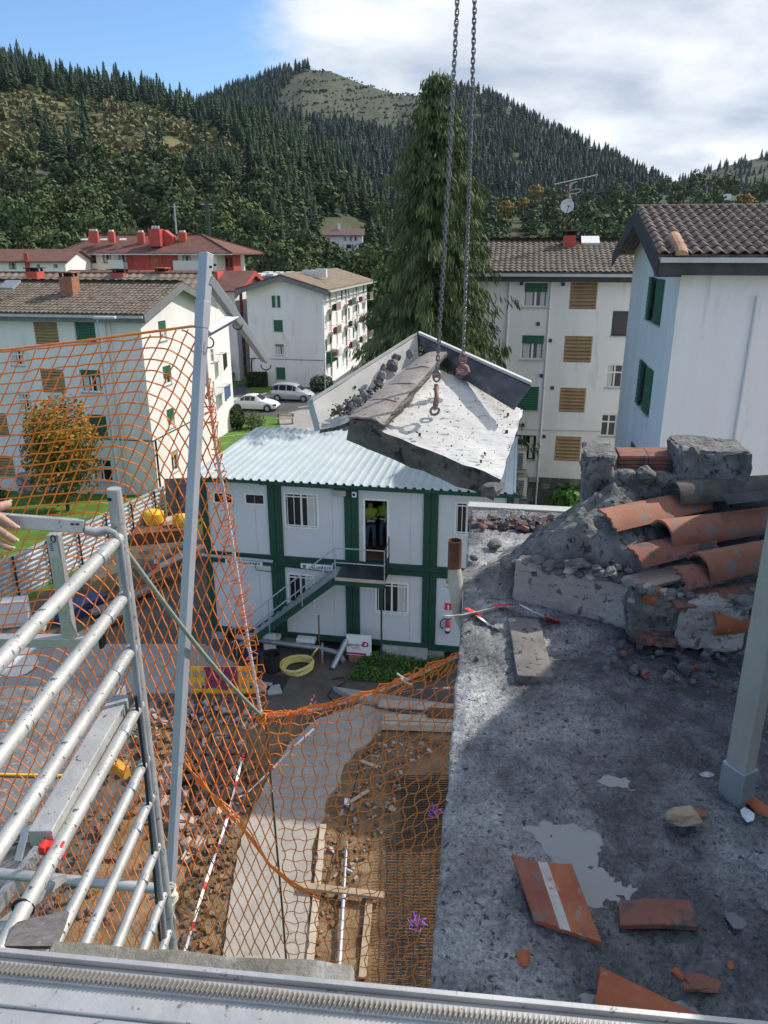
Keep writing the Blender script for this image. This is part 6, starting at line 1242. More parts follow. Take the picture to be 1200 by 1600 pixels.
c_ = G(28, 1040, .1); mb = MB(); mb.lathe(c_, [(.001, .18), (.3, .16), (.55, .08), (.62, 0)], 16); mb.rough(.12, 3, 3); tag(mb.build('plastic_sheeting', M['tarp'], None, smooth=True), 'crumpled pale plastic sheeting on the paving at the left edge', 'sheeting')
# ---- two workers in the doorway
def worker(name, label, P, hd, hgt, vest, arm, seed):
    t_ = thing(name, label, 'person', (0, 0, 0)); s_ = hgt / 1.76
    J = {'pelvis': (0, 0, .95), 'belly': (0, 0, 1.08), 'chest': (0, -.01, 1.30), 'neck': (0, 0, 1.47), 'head0': (0, -.015, 1.56), 'head1': (0, -.01, 1.70)}
    rad = {'pelvis': .145, 'belly': .14, 'chest': .155, 'neck': .055, 'head0': .085, 'head1': .085}; E_ = [('pelvis', 'belly'), ('belly', 'chest'), ('chest', 'neck'), ('neck', 'head0'), ('head0', 'head1')]
    for sg, n in ((-1, 'l'), (1, 'r')):
        J.update({'hip' + n: (sg * .10, 0, .88), 'knee' + n: (sg * .115, -.02, .50), 'ank' + n: (sg * .12, .02, .09), 'toe' + n: (sg * .13, -.17, .045), 'sh' + n: (sg * .19, 0, 1.39)})
        rad.update({'hip' + n: .095, 'knee' + n: .062, 'ank' + n: .048, 'toe' + n: .04, 'sh' + n: .07}); E_ += [('pelvis', 'hip' + n), ('hip' + n, 'knee' + n), ('knee' + n, 'ank' + n), ('ank' + n, 'toe' + n), ('chest', 'sh' + n)]
        el, wr, ha = arm[n]; J.update({'el' + n: el, 'wr' + n: wr, 'ha' + n: ha}); rad.update({'el' + n: .048, 'wr' + n: .035, 'ha' + n: .038}); E_ += [('sh' + n, 'el' + n), ('el' + n, 'wr' + n), ('wr' + n, 'ha' + n)]
    ks = list(J); me = bpy.data.meshes.new('body'); me.from_pydata([tuple(c * s_ for c in J[k]) for k in ks], [(ks.index(a_), ks.index(b_)) for a_, b_ in E_], []); o = link('body', me, t_)
    sk = o.modifiers.new('skin', 'SKIN'); me.skin_vertices.new() if not me.skin_vertices else None; L = me.skin_vertices[0].data
    for i, k in enumerate(ks): L[i].radius = (rad[k] * s_, rad[k] * s_); L[i].use_root = (k == 'pelvis')
    sb = o.modifiers.new('sub', 'SUBSURF'); sb.levels = 2; sb.render_levels = 2
    dg = bpy.context.evaluated_depsgraph_get(); m2 = bpy.data.meshes.new_from_object(o.evaluated_get(dg)); o.modifiers.clear(); o.data = m2; m2.materials.clear()
    for m_ in (M['skin'], vest, M['navy'], M['reflect'], M['jeans'], M['black']): m2.materials.append(m_)
    for p in m2.polygons:
        c = p.center / s_; z = c.z; i = 0; armd = abs(c.x) > .20
        if z > 1.50: i = 0
        elif z > .90 and not armd: i = 3 if (1.02 < z < 1.07) else (2 if z < 1.02 or 1.07 < z < 1.16 else 1)
        elif armd and z > .78: i = 1 if z > 1.34 else 2
        elif z > .12: i = 4
        else: i = 5
        for n in 'lr':
            if (Vector(J['ha' + n]) - c).length < .085: i = 0
        p.material_index = i; p.use_smooth = True
    hb = MB(); hb.lathe(Vector((0, .005, 1.70)) * s_, [(.098 * s_, -.05 * s_), (.105 * s_, .0), (.09 * s_, .06 * s_), (.05 * s_, .09 * s_), (.001, .10 * s_)], 14); hb.build('hair', M['black'], t_, smooth=True)
    f = MB()
    for sg in (-1, 1): f.box(Vector((sg * .034, -.083, 1.635)) * s_, (.022, .012, .012))
    f.build('eyes', M['black'], t_); f = MB(); f.solid([Vector(v) * s_ for v in ((-.014, -.082, 1.59), (.014, -.082, 1.59), (0, -.085, 1.635))], (0, -.022, 0)); f.build('nose', M['skin'], t_); f = MB(); f.box(Vector((0, -.087, 1.558)) * s_, (.05, .008, .010)); f.build('mouth', M['maroon'], t_)
    for n in 'lr':
        fg = MB(); ha = Vector(J['ha' + n]) * s_; wr_ = Vector(J['wr' + n]) * s_; d = (ha - wr_).normalized(); x = d.orthogonal().normalized()
        for k in range(4): b0 = ha + d * .02 + x * (.015 * (k - 1.5)); fg.tube([b0, b0 + d * (.035 + .006 * (k in (1, 2))), b0 + d * (.05) + Vector((0, .02, -.02))], .008, 5)
        fg.tube([ha - d * .01 + x * .03, ha + d * .02 + x * .05], .009, 5); fg.build('fingers', M['skin'], t_, kind='stuff')
    t_.location = P; t_.rotation_euler = (0, 0, hd); return t_
zf = ZB + MH + .205
worker('person', 'worker in a yellow and navy jacket and jeans standing in the left of the doorway', Q(.40, 1.0, zf), -AZ10 + .25, 1.74, M['hivis'], {'l': ((-.25, -.02, 1.12), (-.15, -.20, 1.14), (-.06, -.26, 1.20)), 'r': ((.25, -.03, 1.13), (.17, -.22, 1.16), (.08, -.28, 1.24))}, 1)
worker('person', 'worker in a yellow jacket and jeans with raised hand in the right of the doorway', Q(.84, 1.15, zf), -AZ10 - .35, 1.78, M['hivis'], {'l': ((-.25, -.04, 1.13), (-.14, -.22, 1.20), (-.04, -.27, 1.30)), 'r': ((.26, -.02, 1.11), (.20, -.20, 1.05), (.12, -.27, 1.05))}, 2)
# ------------------------------------------------------------ hanging slab and chains
S1, S2, S3 = V(590, 668, 7.1), V(692, 562, 8.5), V(783, 748, 6.7)
ns = (S2 - S1).cross(S3 - S1).normalized(); ns = ns if ns.z > 0 else -ns
S4 = onplane(818, 640, S1, ns)
slab = thing('roof_slab', 'big sawn piece of concrete eave hanging from two chains in mid air', 'concrete slab', (S1 + S4) / 2 - Z * .3)
def patch(P00, P10, P01, P11, nu, nv, amp, sc, n, thick, name, m, parent, edge=.02, seed=0, mats=None):
    """thick bumpy slab between four corners, ragged at the rim"""
    mb = MB(); top = []; bot = []
    for j in range(nv + 1):
        for i in range(nu + 1):
            u, v = i / nu, j / nv; p = P00.lerp(P10, u).lerp(P01.lerp(P11, u), v); rim = i in (0, nu) or j in (0, nv)
            q = p + n * (amp * noise.noise(p * sc + Vector((seed, 0, 0))) + amp * .5 * noise.noise(p * sc * 3.1)); 
            if rim: q = q + noise.noise_vector(p * 6 + Vector((seed, 3, 0))) * edge
            top.append(q); bot.append(q - n * thick + noise.noise_vector(p * 5 + Vector((seed, 9, 1))) * edge)
    N_ = len(top); w = nu + 1; fs = []; 
    for j in range(nv):
        for i in range(nu): k = j * w + i; fs += [(k, k + 1, k + w + 1, k + w), (N_ + k + w, N_ + k + w + 1, N_ + k + 1, N_ + k)]
    rimf = []
    for i in range(nu): rimf += [(i, N_ + i, N_ + i + 1, i + 1), (nv * w + i + 1, N_ + nv * w + i + 1, N_ + nv * w + i, nv * w + i)]
    for j in range(nv): a_, b_ = j * w, (j + 1) * w; rimf += [(b_, N_ + b_, N_ + a_, a_), (a_ + nu, N_ + a_ + nu, N_ + b_ + nu, b_ + nu)]
    mb.add(top + bot, fs, 0); k0 = len(mb.f); mb.f += rimf; mb.m += [1] * len(rimf)
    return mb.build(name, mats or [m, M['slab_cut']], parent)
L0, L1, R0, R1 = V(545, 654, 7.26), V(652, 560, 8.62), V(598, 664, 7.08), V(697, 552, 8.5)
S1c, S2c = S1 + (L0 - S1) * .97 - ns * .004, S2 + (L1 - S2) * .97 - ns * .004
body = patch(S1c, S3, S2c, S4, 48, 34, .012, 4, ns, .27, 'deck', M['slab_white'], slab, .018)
# small stones and mortar crumbs scattered on the deck
mb = MB(); R_ = random.Random(4)
for k in range(150):
    u, v = R_.random(), R_.random(); u = u ** (1.6 if k % 3 else .9); p = S1.lerp(S3, u).lerp(S2.lerp(S4, u), v) + ns * .012; s_ = R_.uniform(.004, .012) if k > 6 else R_.uniform(.014, .026)
    mb.box(p, (s_ * 1.4, s_, s_ * .7), (R_.random() * 3, R_.random() * 3, R_.random() * 3))
mb.build('crumbs', M['slab_cut'], slab, kind='stuff')
for k in range(4):
    mb = MB(); q0, q1 = k / 4, (k + 1.05) / 4; n_ = 8; top = []
    for q, hb in ((q0, .04), (q1, .028)):
        a_, b_ = L0.lerp(L1, q), R0.lerp(R1, q)
        for i in range(n_ + 1): t = i / n_; p = a_.lerp(b_, t) + ns * (hb * math.sin(math.pi * t) + .015); p += noise.noise_vector(p * 7) * .015; top.append(p)
    w = n_ + 1; N_ = len(top); bot = [p - ns * .022 for p in top]; fs = [(i, i + 1, i + w + 1, i + w) for i in range(n_)] + [(N_ + i + w, N_ + i + w + 1, N_ + i + 1, N_ + i) for i in range(n_)] + [(i, N_ + i, N_ + i + 1, i + 1) for i in range(n_)] + [(w + i + 1, N_ + w + i + 1, N_ + w + i, w + i) for i in range(n_)] + [(w, N_ + w, N_, 0), (n_, N_ + n_, N_ + w + n_, w + n_)]
    mb.add(top + bot, fs); mb.build('ridge_tile', mat('lichened_ridge_tile', (.24, .20, .18), (.38, .34, .31), 7, .9, spots=(.13, .11, .10), spot_t=.58, spot_scale=14, bump=.4) if k == 0 else bpy.data.materials['lichened_ridge_tile'], slab)
# mortar bed under the ridge tiles and cut front face
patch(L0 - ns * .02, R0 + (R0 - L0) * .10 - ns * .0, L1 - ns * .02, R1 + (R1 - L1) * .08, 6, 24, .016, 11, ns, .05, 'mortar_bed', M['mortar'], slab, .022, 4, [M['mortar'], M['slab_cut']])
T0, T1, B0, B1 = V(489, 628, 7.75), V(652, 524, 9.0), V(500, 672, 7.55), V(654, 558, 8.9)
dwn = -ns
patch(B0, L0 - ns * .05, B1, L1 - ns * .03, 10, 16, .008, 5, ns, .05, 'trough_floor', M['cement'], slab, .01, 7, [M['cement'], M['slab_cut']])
wn_ = (T1 - T0).cross(B0 - T0).normalized(); wn_ = wn_ if wn_.y > 0 or wn_.x < 0 else -wn_
out = (B0 - L0).normalized(); patch(T0, B0, T1, B1, 3, 12, .004, 5, -(out if (T1 - T0).cross(B0 - T0).dot(out) > 0 else out) * 1.0, .09, 'gutter_wall', M['cement'], slab, .006, 8, [M['cement'], M['cement']])
mb = MB(); a_, b_ = V(530, 640, 7.55), V(634, 572, 8.75)
T2, B2, B3 = V(830, 604, 7.65), V(803, 641, 7.50), V(694, 553, 8.6)
T1b = T1 + (T2 - T1) * .01; outr = (T2 - S4); outr = (outr - (T2 - T1).normalized() * outr.dot((T2 - T1).normalized())).normalized()
back = B.copy(); mb = MB(); mb.solid([T1b, T2, B2, B1 + (B3 - B1) * .3], back * .10 + Vector((.02, 0, .01))); mb.build('gutter_wall', mat('blackened_gutter', (.04, .04, .045), (.13, .13, .135), 3, .85, spots=(.22, .22, .21), spot_t=.62, spot_scale=6, bump=.4), slab)
mb = MB(); mb.solid([T1b + Z * .012, T2 + Z * .012, T2 + Z * .012 + back * .13, T1b + Z * .012 + back * .13], (0, 0, .03)); mb.build('gutter_rim', M['cement'], slab)
mb = MB(); mb.solid([T0 + Z * .006, T1 + Z * .006, T1 + Z * .006 - out * -.11, T0 + Z * .006 + out * .11], (0, 0, .028)); mb.build('gutter_rim', M['cement'], slab)
# lumps of broken masonry lying in the trough
R_ = random.Random(21); mm = [M['mortar'], M['slab_cut'], M['mortar'], M['slab_cut'], M['concrete_dark']]
def chunk(p, s_, seed, name, m, parent=None, sq=(1, 1, 1), **kw):
    mb = MB(); R2 = random.Random(seed); vs = []; n1, n2 = 7, 5
    prof = [(math.sin(math.pi * i / n2), -math.cos(math.pi * i / n2)) for i in range(n2 + 1)]
    mb.lathe((0, 0, 0), [(max(r, .01) * s_, z * s_ * .8) for r, z in prof], n1)
    off = Vector((seed * 3.3, seed, 0)); out_ = []
    for v in mb.v: q = Vector(v); k = 1 + .55 * noise.noise(q / s_ * 1.1 + off) + .25 * noise.noise(q / s_ * 2.7 + off); q = Vector((q.x * sq[0], q.y * sq[1], q.z * sq[2])) * k; q.rotate(Euler((seed * 1.1, seed * .7, seed * 2.1)) if sq == (1, 1, 1) else Euler((0, 0, seed * 2.1))); out_.append(tuple(q + p))
    mb.v = out_; return mb.build(name, m, parent, **kw)
for k in range(15):
    t = .02 + k / 15.5; p = V(540, 648, 7.45).lerp(V(640, 556, 8.72), t) + Vector((R_.uniform(-.10, .05), 0, R_.uniform(-.01, .05))); chunk(p + ns * .03, R_.uniform(.028, .055) * (1.5 if k in (11, 13, 12) else 1), k + 2, 'masonry_lump', mm[k % 5], slab)
mb = MB()
for k in range(170): t = R_.random() ** 1.7 * .5; p = V(532, 652, 7.45).lerp(V(628, 570, 8.7), t) + Vector((R_.gauss(0, .07), R_.gauss(0, .05), .03)); s_ = R_.uniform(.008, .026); mb.box(p, (s_, s_, s_ * .8), (R_.random() * 3, R_.random() * 3, 0))
mb.build('gravel', M['rubble'], slab, kind='stuff')
# broken corner, stained
chunk(V(768, 764, 6.64), .10, 5, 'broken_corner', M['slab_cut'], slab, (2.0, 1.1, .8))
link_prof = []
def chain_link(rw, half, r):
    mb = MB(); pts = []
    for k in range(8): a_ = math.pi * k / 7; pts.append((rw * math.cos(a_), 0, half + rw * math.sin(a_)))
    for k in range(8): a_ = math.pi + math.pi * k / 7; pts.append((rw * math.cos(a_), 0, -half + rw * math.sin(a_)))
    mb.tube(pts, r, 6, closed=True); return mb
M['chain'] = mat('chain_steel', (.13, .13, .15), (.24, .24, .26), 20, .45, metal=.7, spots=(.16, .09, .07), spot_t=.6, spot_scale=30)
M['hook_red'] = mat('worn_red_hook', (.24, .09, .075), (.34, .18, .155), 16, .6, metal=.2, spots=(.20, .17, .16), spot_t=.55, spot_scale=30)
lk = chain_link(.0155, .0195 - .006, .0066).mesh('chain_link', M['chain'], True)
def chain(bottom, top, label, ztop, hook):
    t_ = thing('lifting_chain', label, 'chain', bottom); d = (top - bottom).normalized(); L = (ztop - bottom.z) / d.z; n_ = int(L / .039); q0 = d.to_track_quat('Z', 'X')
    for i in range(n_):
        s_ = .039 * i; sag = .006 * math.sin(i * .9) * (1 if i % 2 else -1) * .3 + .015 * math.sin(math.pi * i / n_)
        o = link('chain_link', lk, t_, bottom + d * s_ + A * sag); tw = math.radians(40 + (90 if i % 2 else 0) + 14 * math.sin(i * .06 + hook)); q = q0 @ Euler((0, 0, tw)).to_quaternion(); o.rotation_euler = q.to_euler()
    return t_
c1b, c2b = V(683, 578, 7.50), V(723.5, 556, 7.95)
ch1 = chain(c1b, V(712.5, -4, 7.56), 'left lifting chain, holding the slab with a shackle seen edge-on', 16.2, 0)
ch2 = chain(c2b, V(739.5, -4, 7.80), 'right lifting chain, ending in a broad red shackle by the dark gutter wall', 16.2, 1)
def hook(root, top, eye, wide, seed):
    """coupling link, red clevis hook and the cast-in lifting eye"""
    d = (eye - top); L = d.length; d.normalize(); x = A if wide else (A * .25 - B).normalized(); x = (x - d * x.dot(d)).normalized()
    ring = lambda c, rx, rz, n=16: [c + x * (rx * math.cos(2 * math.pi * k / n)) + d * (rz * math.sin(2 * math.pi * k / n)) for k in range(n)]
    y = d.cross(x); x0 = A - d * A.dot(d); x0.normalize()
    ring0 = [top + d * (L * .14) + x0 * (.034 * math.cos(a_)) + d * (.055 * math.sin(a_)) for a_ in np.linspace(0, 6.28, 16, endpoint=False)]
    mb = MB(); mb.tube(ring0, .011, 7, closed=True); mb.build('coupling_link', M['hook_red'] if wide else M['chain'], root, smooth=True); mb = MB(); mb.beam(top + d * L * .14 - x0 * .045, top + d * L * .14 + x0 * .045, .03, .03); mb.build('coupling_pin', M['hook_red'], root)
    h0 = top + d * (L * .32); mb = MB(); mb.tube([h0, h0 + d * L * .12, h0 + d * (L * .22) + x * .045, h0 + d * L * .40 + x * .062, h0 + d * L * .52 + x * .03, h0 + d * L * .54 - x * .02, h0 + d * L * .46 - x * .052, h0 + d * L * .30 - x * .055], .02, 8, radii=[.022, .024, .022, .024, .024, .021, .018, .012]); mb.build('hook', M['hook_red'], root, smooth=True)
    mb = MB(); mb.tube([h0 + d * L * .10, h0 + d * L * .2 - x * .03, h0 + d * L * .36 - x * .05], .010, 6); mb.build('safety_latch', M['hook_red'], root)
    return None
hook(ch1, c1b, V(679.5, 648, 7.35), False, 1); hook(ch2, c2b, V(722, 588, 7.98), True, 2)
for (px, py, Y) in ((678.5, 640, 7.36), (719, 582, 7.95)):
    e0 = onplane(px, py + 6, S1, ns); mb = MB(); dz = (ns * .7 + Z * .3).normalized(); mb.tube([e0 + dz * .03 + A * (.042 * math.cos(a_)) + dz * (.045 * math.sin(a_)) for a_ in np.linspace(0, 6.28, 16, endpoint=False)], .014, 7, closed=True); mb.build('lifting_eye', M['chain'], slab, smooth=True)
# ------------------------------------------------------------ the roof we stand on
RZ = 10.7; DK = math.radians(7.9); DA = Vector((math.cos(DK), -math.sin(DK), 0)); DB = Vector((math.sin(DK), math.cos(DK), 0)); E0 = G(672, 1530, RZ); E0 = E0 - DB * 1.3; FAR = 5.12
def RQ(u, v, z=0.0): return E0 + DA * u + DB * v + Z * z
def uv(p): d = p - E0; return d.dot(DA), d.dot(DB)
PUD = [(uv(G(862, 1300, RZ)), .095, .062), (uv(G(895, 1335, RZ)), .08, .07), (uv(G(942, 1398, RZ)), .10, .055), (uv(G(905, 1372, RZ)), .075, .05), (uv(G(1010, 1575, RZ)), .13, .035), (uv(G(965, 1215, RZ)), .06, .035), (uv(G(775, 1438, RZ)), .03, .015), (uv(G(960, 1560, RZ)), .08, .03)]
def deck_h(u, v):
    q = Vector((u, v, 0)); h = .017 * noise.noise(q * 2.2) + .011 * noise.noise(q * 6 + Vector((4, 0, 0))) + .011 * noise.noise(q * 15) + .011 * noise.noise(q * 34) + .006 * noise.noise(q * 66)
    h += .012 * max(0, noise.noise(q * 11 + Vector((7, 2, 0))) - .15)
    for (pu, pv), ru, rv in PUD: h -= .021 * math.exp(-(((u - pu) / ru) ** 2 + ((v - pv) / rv) ** 2) * .8) if abs(u - pu) < .4 and abs(v - pv) < .3 else 0
    h += .06 * sstep(.95, 2.6, u) * sstep(1.8, 2.7, v)
    e_ = min(u, FAR - v); 
    if e_ < .06: h -= (.06 - e_) * .25
    return h
du = .016; us = np.arange(0, 3.0, du); vs_ = np.arange(-.6, FAR + .001, du); vv = []; ff = []; nU = len(us)
for v in vs_:
    for u in us:
        uu = u + (.012 * noise.noise(Vector((0, v * 5, 3))) + .006 * noise.noise(Vector((0, v * 17, 3))) if u == 0 else 0); p = RQ(uu, v, deck_h(u, v)); vv.append((p.x, p.y, p.z))
for j in range(len(vs_) - 1):
    for i in range(nU - 1): k = j * nU + i; ff.append((k, k + 1, k + nU + 1, k + nU))
base = len(vv); rim = [j * nU for j in range(len(vs_))] + [(len(vs_) - 1) * nU + i for i in range(1, nU)]
for k in rim: x, y, z = vv[k]; vv.append((x + .0, y, RZ - .16))
for a_ in range(len(rim) - 1): ff.append((rim[a_], rim[a_ + 1], base + a_ + 1, base + a_))
def deck_mat():
    m = bpy.data.materials.new('wet_roof_concrete'); m.use_nodes = True; N = m.node_tree.nodes; L = m.node_tree.links; bs = N['Principled BSDF']; t = N.new('ShaderNodeTexCoord')
    def nz(sc, d=7, r=.65, ds=0): n = N.new('ShaderNodeTexNoise'); n.inputs['Scale'].default_value = sc; n.inputs['Detail'].default_value = d; n.inputs['Roughness'].default_value = r; n.inputs['Distortion'].default_value = ds; L.new(t.outputs['Object'], n.inputs['Vector']); return n.outputs['Fac']
    def rp(f, stops):
        r = N.new('ShaderNodeValToRGB'); L.new(f, r.inputs['Fac']); el = r.color_ramp.elements; el[0].position, el[0].color = stops[0][0], (*stops[0][1], 1); el[1].position, el[1].color = stops[-1][0], (*stops[-1][1], 1)
        for p, c in stops[1:-1]: e_ = el.new(p); e_.color = (*c, 1)
        return r.outputs['Color']
    def mx(a_, b_, f, mode='MIX', fac=None):
        x = N.new('ShaderNodeMix'); x.data_type = 'RGBA'; x.blend_type = mode
        if f is not None: L.new(f, x.inputs['Factor'])
        else: x.inputs['Factor'].default_value = fac
        L.new(a_, x.inputs['A']); L.new(b_, x.inputs['B']); return x.outputs['Result']
    dry_sheen = rp(nz(4.5), [(.28, (.20, .20, .205)), (.48, (.40, .40, .405)), (.70, (.62, .62, .62))]); wet = rp(nz(7.0), [(.30, (.035, .037, .042)), (.50, (.10, .105, .115)), (.70, (.24, .245, .255))])
    # wetness in broad patches; slope across X also paints sky sheen left, shade right
    sx = N.new('ShaderNodeSeparateXYZ'); L.new(t.outputs['Object'], sx.inputs[0]); ml = N.new('ShaderNodeMath'); ml.operation = 'MULTIPLY_ADD'; ml.inputs[1].default_value = .17; L.new(sx.outputs['X'], ml.inputs[0]); L.new(nz(1.6, 5, .6, .4), ml.inputs[2])
    wm = N.new('ShaderNodeMapRange'); wm.interpolation_type = 'SMOOTHSTEP'; wm.inputs['From Min'].default_value = .44; wm.inputs['From Max'].default_value = .76; L.new(ml.outputs[0], wm.inputs['Value'])
    c = mx(dry_sheen, wet, wm.outputs['Result'])
    sp = N.new('ShaderNodeMapRange'); sp.inputs['From Min'].default_value = .585; sp.inputs['From Max'].default_value = .64; L.new(nz(46, 4, .6, .4), sp.inputs['Value']); dk = N.new('ShaderNodeRGB'); dk.outputs[0].default_value = (.035, .035, .038, 1); c = mx(c, dk.outputs[0], sp.outputs['Result'])
    s2 = N.new('ShaderNodeMapRange'); s2.inputs['From Min'].default_value = .635; s2.inputs['From Max'].default_value = .72; L.new(nz(120, 4, .6), s2.inputs['Value']); lt = N.new('ShaderNodeRGB'); lt.outputs[0].default_value = (.34, .34, .345, 1); c = mx(c, lt.outputs[0], s2.outputs['Result'])
    gr = N.new('ShaderNodeMapRange'); gr.inputs['From Min'].default_value = .35; gr.inputs['From Max'].default_value = .65; gr.inputs['To Min'].default_value = .45; gr.inputs['To Max'].default_value = 1.5; L.new(nz(70, 6, .75), gr.inputs['Value']); hv_ = N.new('ShaderNodeHueSaturation'); L.new(c, hv_.inputs['Color']); L.new(gr.outputs['Result'], hv_.inputs['Value']); c = hv_.outputs['Color']  # random grit grain, strengthened in the colour to carry wet glints too
    L.new(c, bs.inputs['Base Color']); ro = N.new('ShaderNodeMapRange'); ro.inputs['To Min'].default_value = .5; ro.inputs['To Max'].default_value = .2; L.new(wm.outputs['Result'], ro.inputs['Value']); L.new(ro.outputs['Result'], bs.inputs['Roughness']); bs.inputs['Specular IOR Level'].default_value = .9
    b1 = N.new('ShaderNodeBump'); b1.inputs['Strength'].default_value = 1.0; b1.inputs['Distance'].default_value = .012; L.new(nz(60, 6, .7), b1.inputs['Height']); b2 = N.new('ShaderNodeBump'); b2.inputs['Strength'].default_value = .9; b2.inputs['Distance'].default_value = .03; L.new(nz(18, 6, .7), b2.inputs['Height']); L.new(b1.outputs['Normal'], b2.inputs['Normal']); L.new(b2.outputs['Normal'], bs.inputs['Normal']); return m
M['deck'] = deck_mat(); dk0 = Vector(vv[0]); vv = np.array(vv) - np.array(dk0); ff_q = ff
dko = link('roof_deck', arr_mesh('roof_deck', vv, ff_q, M['deck'], None, True), None, dk0); dko['kind'] = 'structure'
ob_ = thing('own_building', 'white block carrying the grey roof deck, with an unseen wall added at the right to shade the deck', 'building', RQ(0, 0, -10.7)); mb = MB(); mb.obox(RQ(.05, -2.5, -10.65), DA, DB, Z, 6, 2.5 + FAR - .08, 10.45); mb.build('wall', M['plaster'], ob_); mb = MB(); mb.solid([RQ(1.86, v, z) for v, z in ((-2.4, -.2), (4.4, -.2), (4.4, .55), (4.05, 1.45), (3.6, 1.95), (2.8, 2.1), (1.6, 2.1), (-2.4, 2.1))], A * 3.5); mb.build('shade_wall', M['plaster'], ob_)  # unseen wall right of the deck, added and profiled to cast shade on it
wtr = bpy.data.materials.new('puddle_water'); wtr.use_nodes = True; b_ = wtr.node_tree.nodes['Principled BSDF']; b_.inputs['Base Color'].default_value = (.28, .285, .29, 1); b_.inputs['Roughness'].default_value = .06; b_.inputs['Specular IOR Level'].default_value = .7; b_.inputs['IOR'].default_value = 1.33  # pale base: milky cement water, with the bright sky reflection put into the colour
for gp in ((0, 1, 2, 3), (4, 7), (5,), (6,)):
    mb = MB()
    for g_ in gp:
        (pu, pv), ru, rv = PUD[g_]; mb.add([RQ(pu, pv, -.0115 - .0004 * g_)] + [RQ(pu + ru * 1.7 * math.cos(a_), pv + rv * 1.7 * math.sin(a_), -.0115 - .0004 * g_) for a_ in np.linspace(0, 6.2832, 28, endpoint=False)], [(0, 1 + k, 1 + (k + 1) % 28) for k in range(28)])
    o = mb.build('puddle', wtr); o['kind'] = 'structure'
# crumbs on the deck
R_ = random.Random(8); mb = MB(); 
for k in range(3200):
    u, v = R_.uniform(.02, 2.3), R_.uniform(-.2, FAR - .05); s_ = R_.uniform(.002, .008) if R_.random() < .92 else R_.uniform(.008, .02)
    if R_.random() > .35 + .65 * noise.noise(Vector((u, v, 8)) * 1.8) + .3 * sstep(.6, 1.8, u): continue
    mb.box(RQ(u, v, deck_h(u, v) + s_ * .25), (s_ * R_.uniform(.8, 1.8), s_, s_ * .7), (R_.random(), R_.random(), R_.random() * 3), R_.randrange(3))
o = mb.build('grit', [M['rubble'], M['concrete_dark'], M['mortar']], kind='stuff'); tag(o, 'grit and mortar crumbs strewn over the wet grey roof', 'grit')
# ------------------------------------------------------------ half-demolished parapet
def barrel(p0, p1, r0, r1, arc=math.radians(170), roll=0.0, th=.013, up=(0, 0, 1), n=14, m_=6, rag=.0, seed=0):
    """curved roof tile as a solid shell; arch up for roll 0, trough for roll pi"""
    p0, p1 = Vector(p0), Vector(p1); d = (p1 - p0).normalized(); up = Vector(up); x = d.cross(up).normalized(); y = x.cross(d); mb = MB(); O_ = []; I_ = []
    for j in range(m_ + 1):
        q = j / m_; c = p0.lerp(p1, q); r = r0 + (r1 - r0) * q
        for i in range(n + 1):
            a_ = math.pi / 2 + roll + arc * (i / n - .5); e_ = Vector((0, 0, 0))
            if rag and j in (0, m_): e_ = d * rag * noise.noise(Vector((i * .6, j, seed)))
            O_.append(c + x * (r * math.cos(a_)) + y * (r * math.sin(a_)) + e_); I_.append(c + x * ((r - th) * math.cos(a_)) + y * ((r - th) * math.sin(a_)) + e_)
    w = n + 1; N_ = len(O_); fs = []
    for j in range(m_):
        for i in range(n): k = j * w + i; fs += [(k, k + 1, k + w + 1, k + w), (N_ + k + w, N_ + k + w + 1, N_ + k + 1, N_ + k)]
    for i in range(n): fs += [(i, N_ + i, N_ + i + 1, i + 1), (m_ * w + i + 1, N_ + m_ * w + i + 1, N_ + m_ * w + i, m_ * w + i)]
    for j in range(m_): a_, b_ = j * w, (j + 1) * w; fs += [(b_, N_ + b_, N_ + a_, a_), (a_ + n, N_ + a_ + n, N_ + b_ + n, b_ + n)]
    mb.add(O_ + I_, fs); return mb
par = thing('broken_parapet', 'half-demolished masonry parapet of mortar and brick at the far side of the roof', 'parapet', G(900, 960, RZ))
def lump(c, size, rot, n, amp, sc, seed):
    """box with subdivided, weathered faces"""
    vs = []; fs = []; R = Euler(rot).to_matrix(); c = Vector(c); idx = {}
    def vid(i, j, k):
        if (i, j, k) not in idx:
            p = Vector(((i / n - .5) * size[0], (j / n - .5) * size[1], (k / n - .5) * size[2])); cr = sum(1 for q in (i, j, k) if q in (0, n)); q = p + c
            d = noise.noise_vector(q * sc + Vector((seed, 0, 0))) * amp + noise.noise_vector(q * sc * 3.3) * amp * .45 + noise.noise_vector(q * sc * 9) * amp * .2
            if cr >= 2: d -= p.normalized() * amp * .7
            idx[(i, j, k)] = len(vs); vs.append(R @ (p + d) + c)
        return idx[(i, j, k)]
    for a_ in range(n):
        for b_ in range(n):
            for f in (0, n):
                q = [(a_, b_), (a_ + 1, b_), (a_ + 1, b_ + 1), (a_, b_ + 1)]; q = q if f else q[::-1]
                fs.append(tuple(vid(x, y, f) for x, y in q)); fs.append(tuple(vid(y, f, x) for x, y in q)); fs.append(tuple(vid(f, x, y) for x, y in q))
    mb = MB(); mb.add(vs, fs); return mb
def on(px, py, Y): return V(px, py, Y)
# pale cast beam along the front
f0, f1 = G(800, 938, RZ), G(1170, 1035, RZ); fd = (f1 - f0); fd.z = 0; fl = fd.length; fd.normalize(); fn = Vector((fd.y, -fd.x, 0)); fn = fn if fn.y < 0 else -fn; yaw = math.atan2(fd.y, fd.x)
c_ = f0 + fd * (fl * .33) - fn * .12 + Z * .115; mb = lump(c_, (fl * .66, .22, .235), (0, math.radians(1.0), yaw), 34, .011, 9, 3); mb.build('cast_beam', M['mortar_pale'], par)
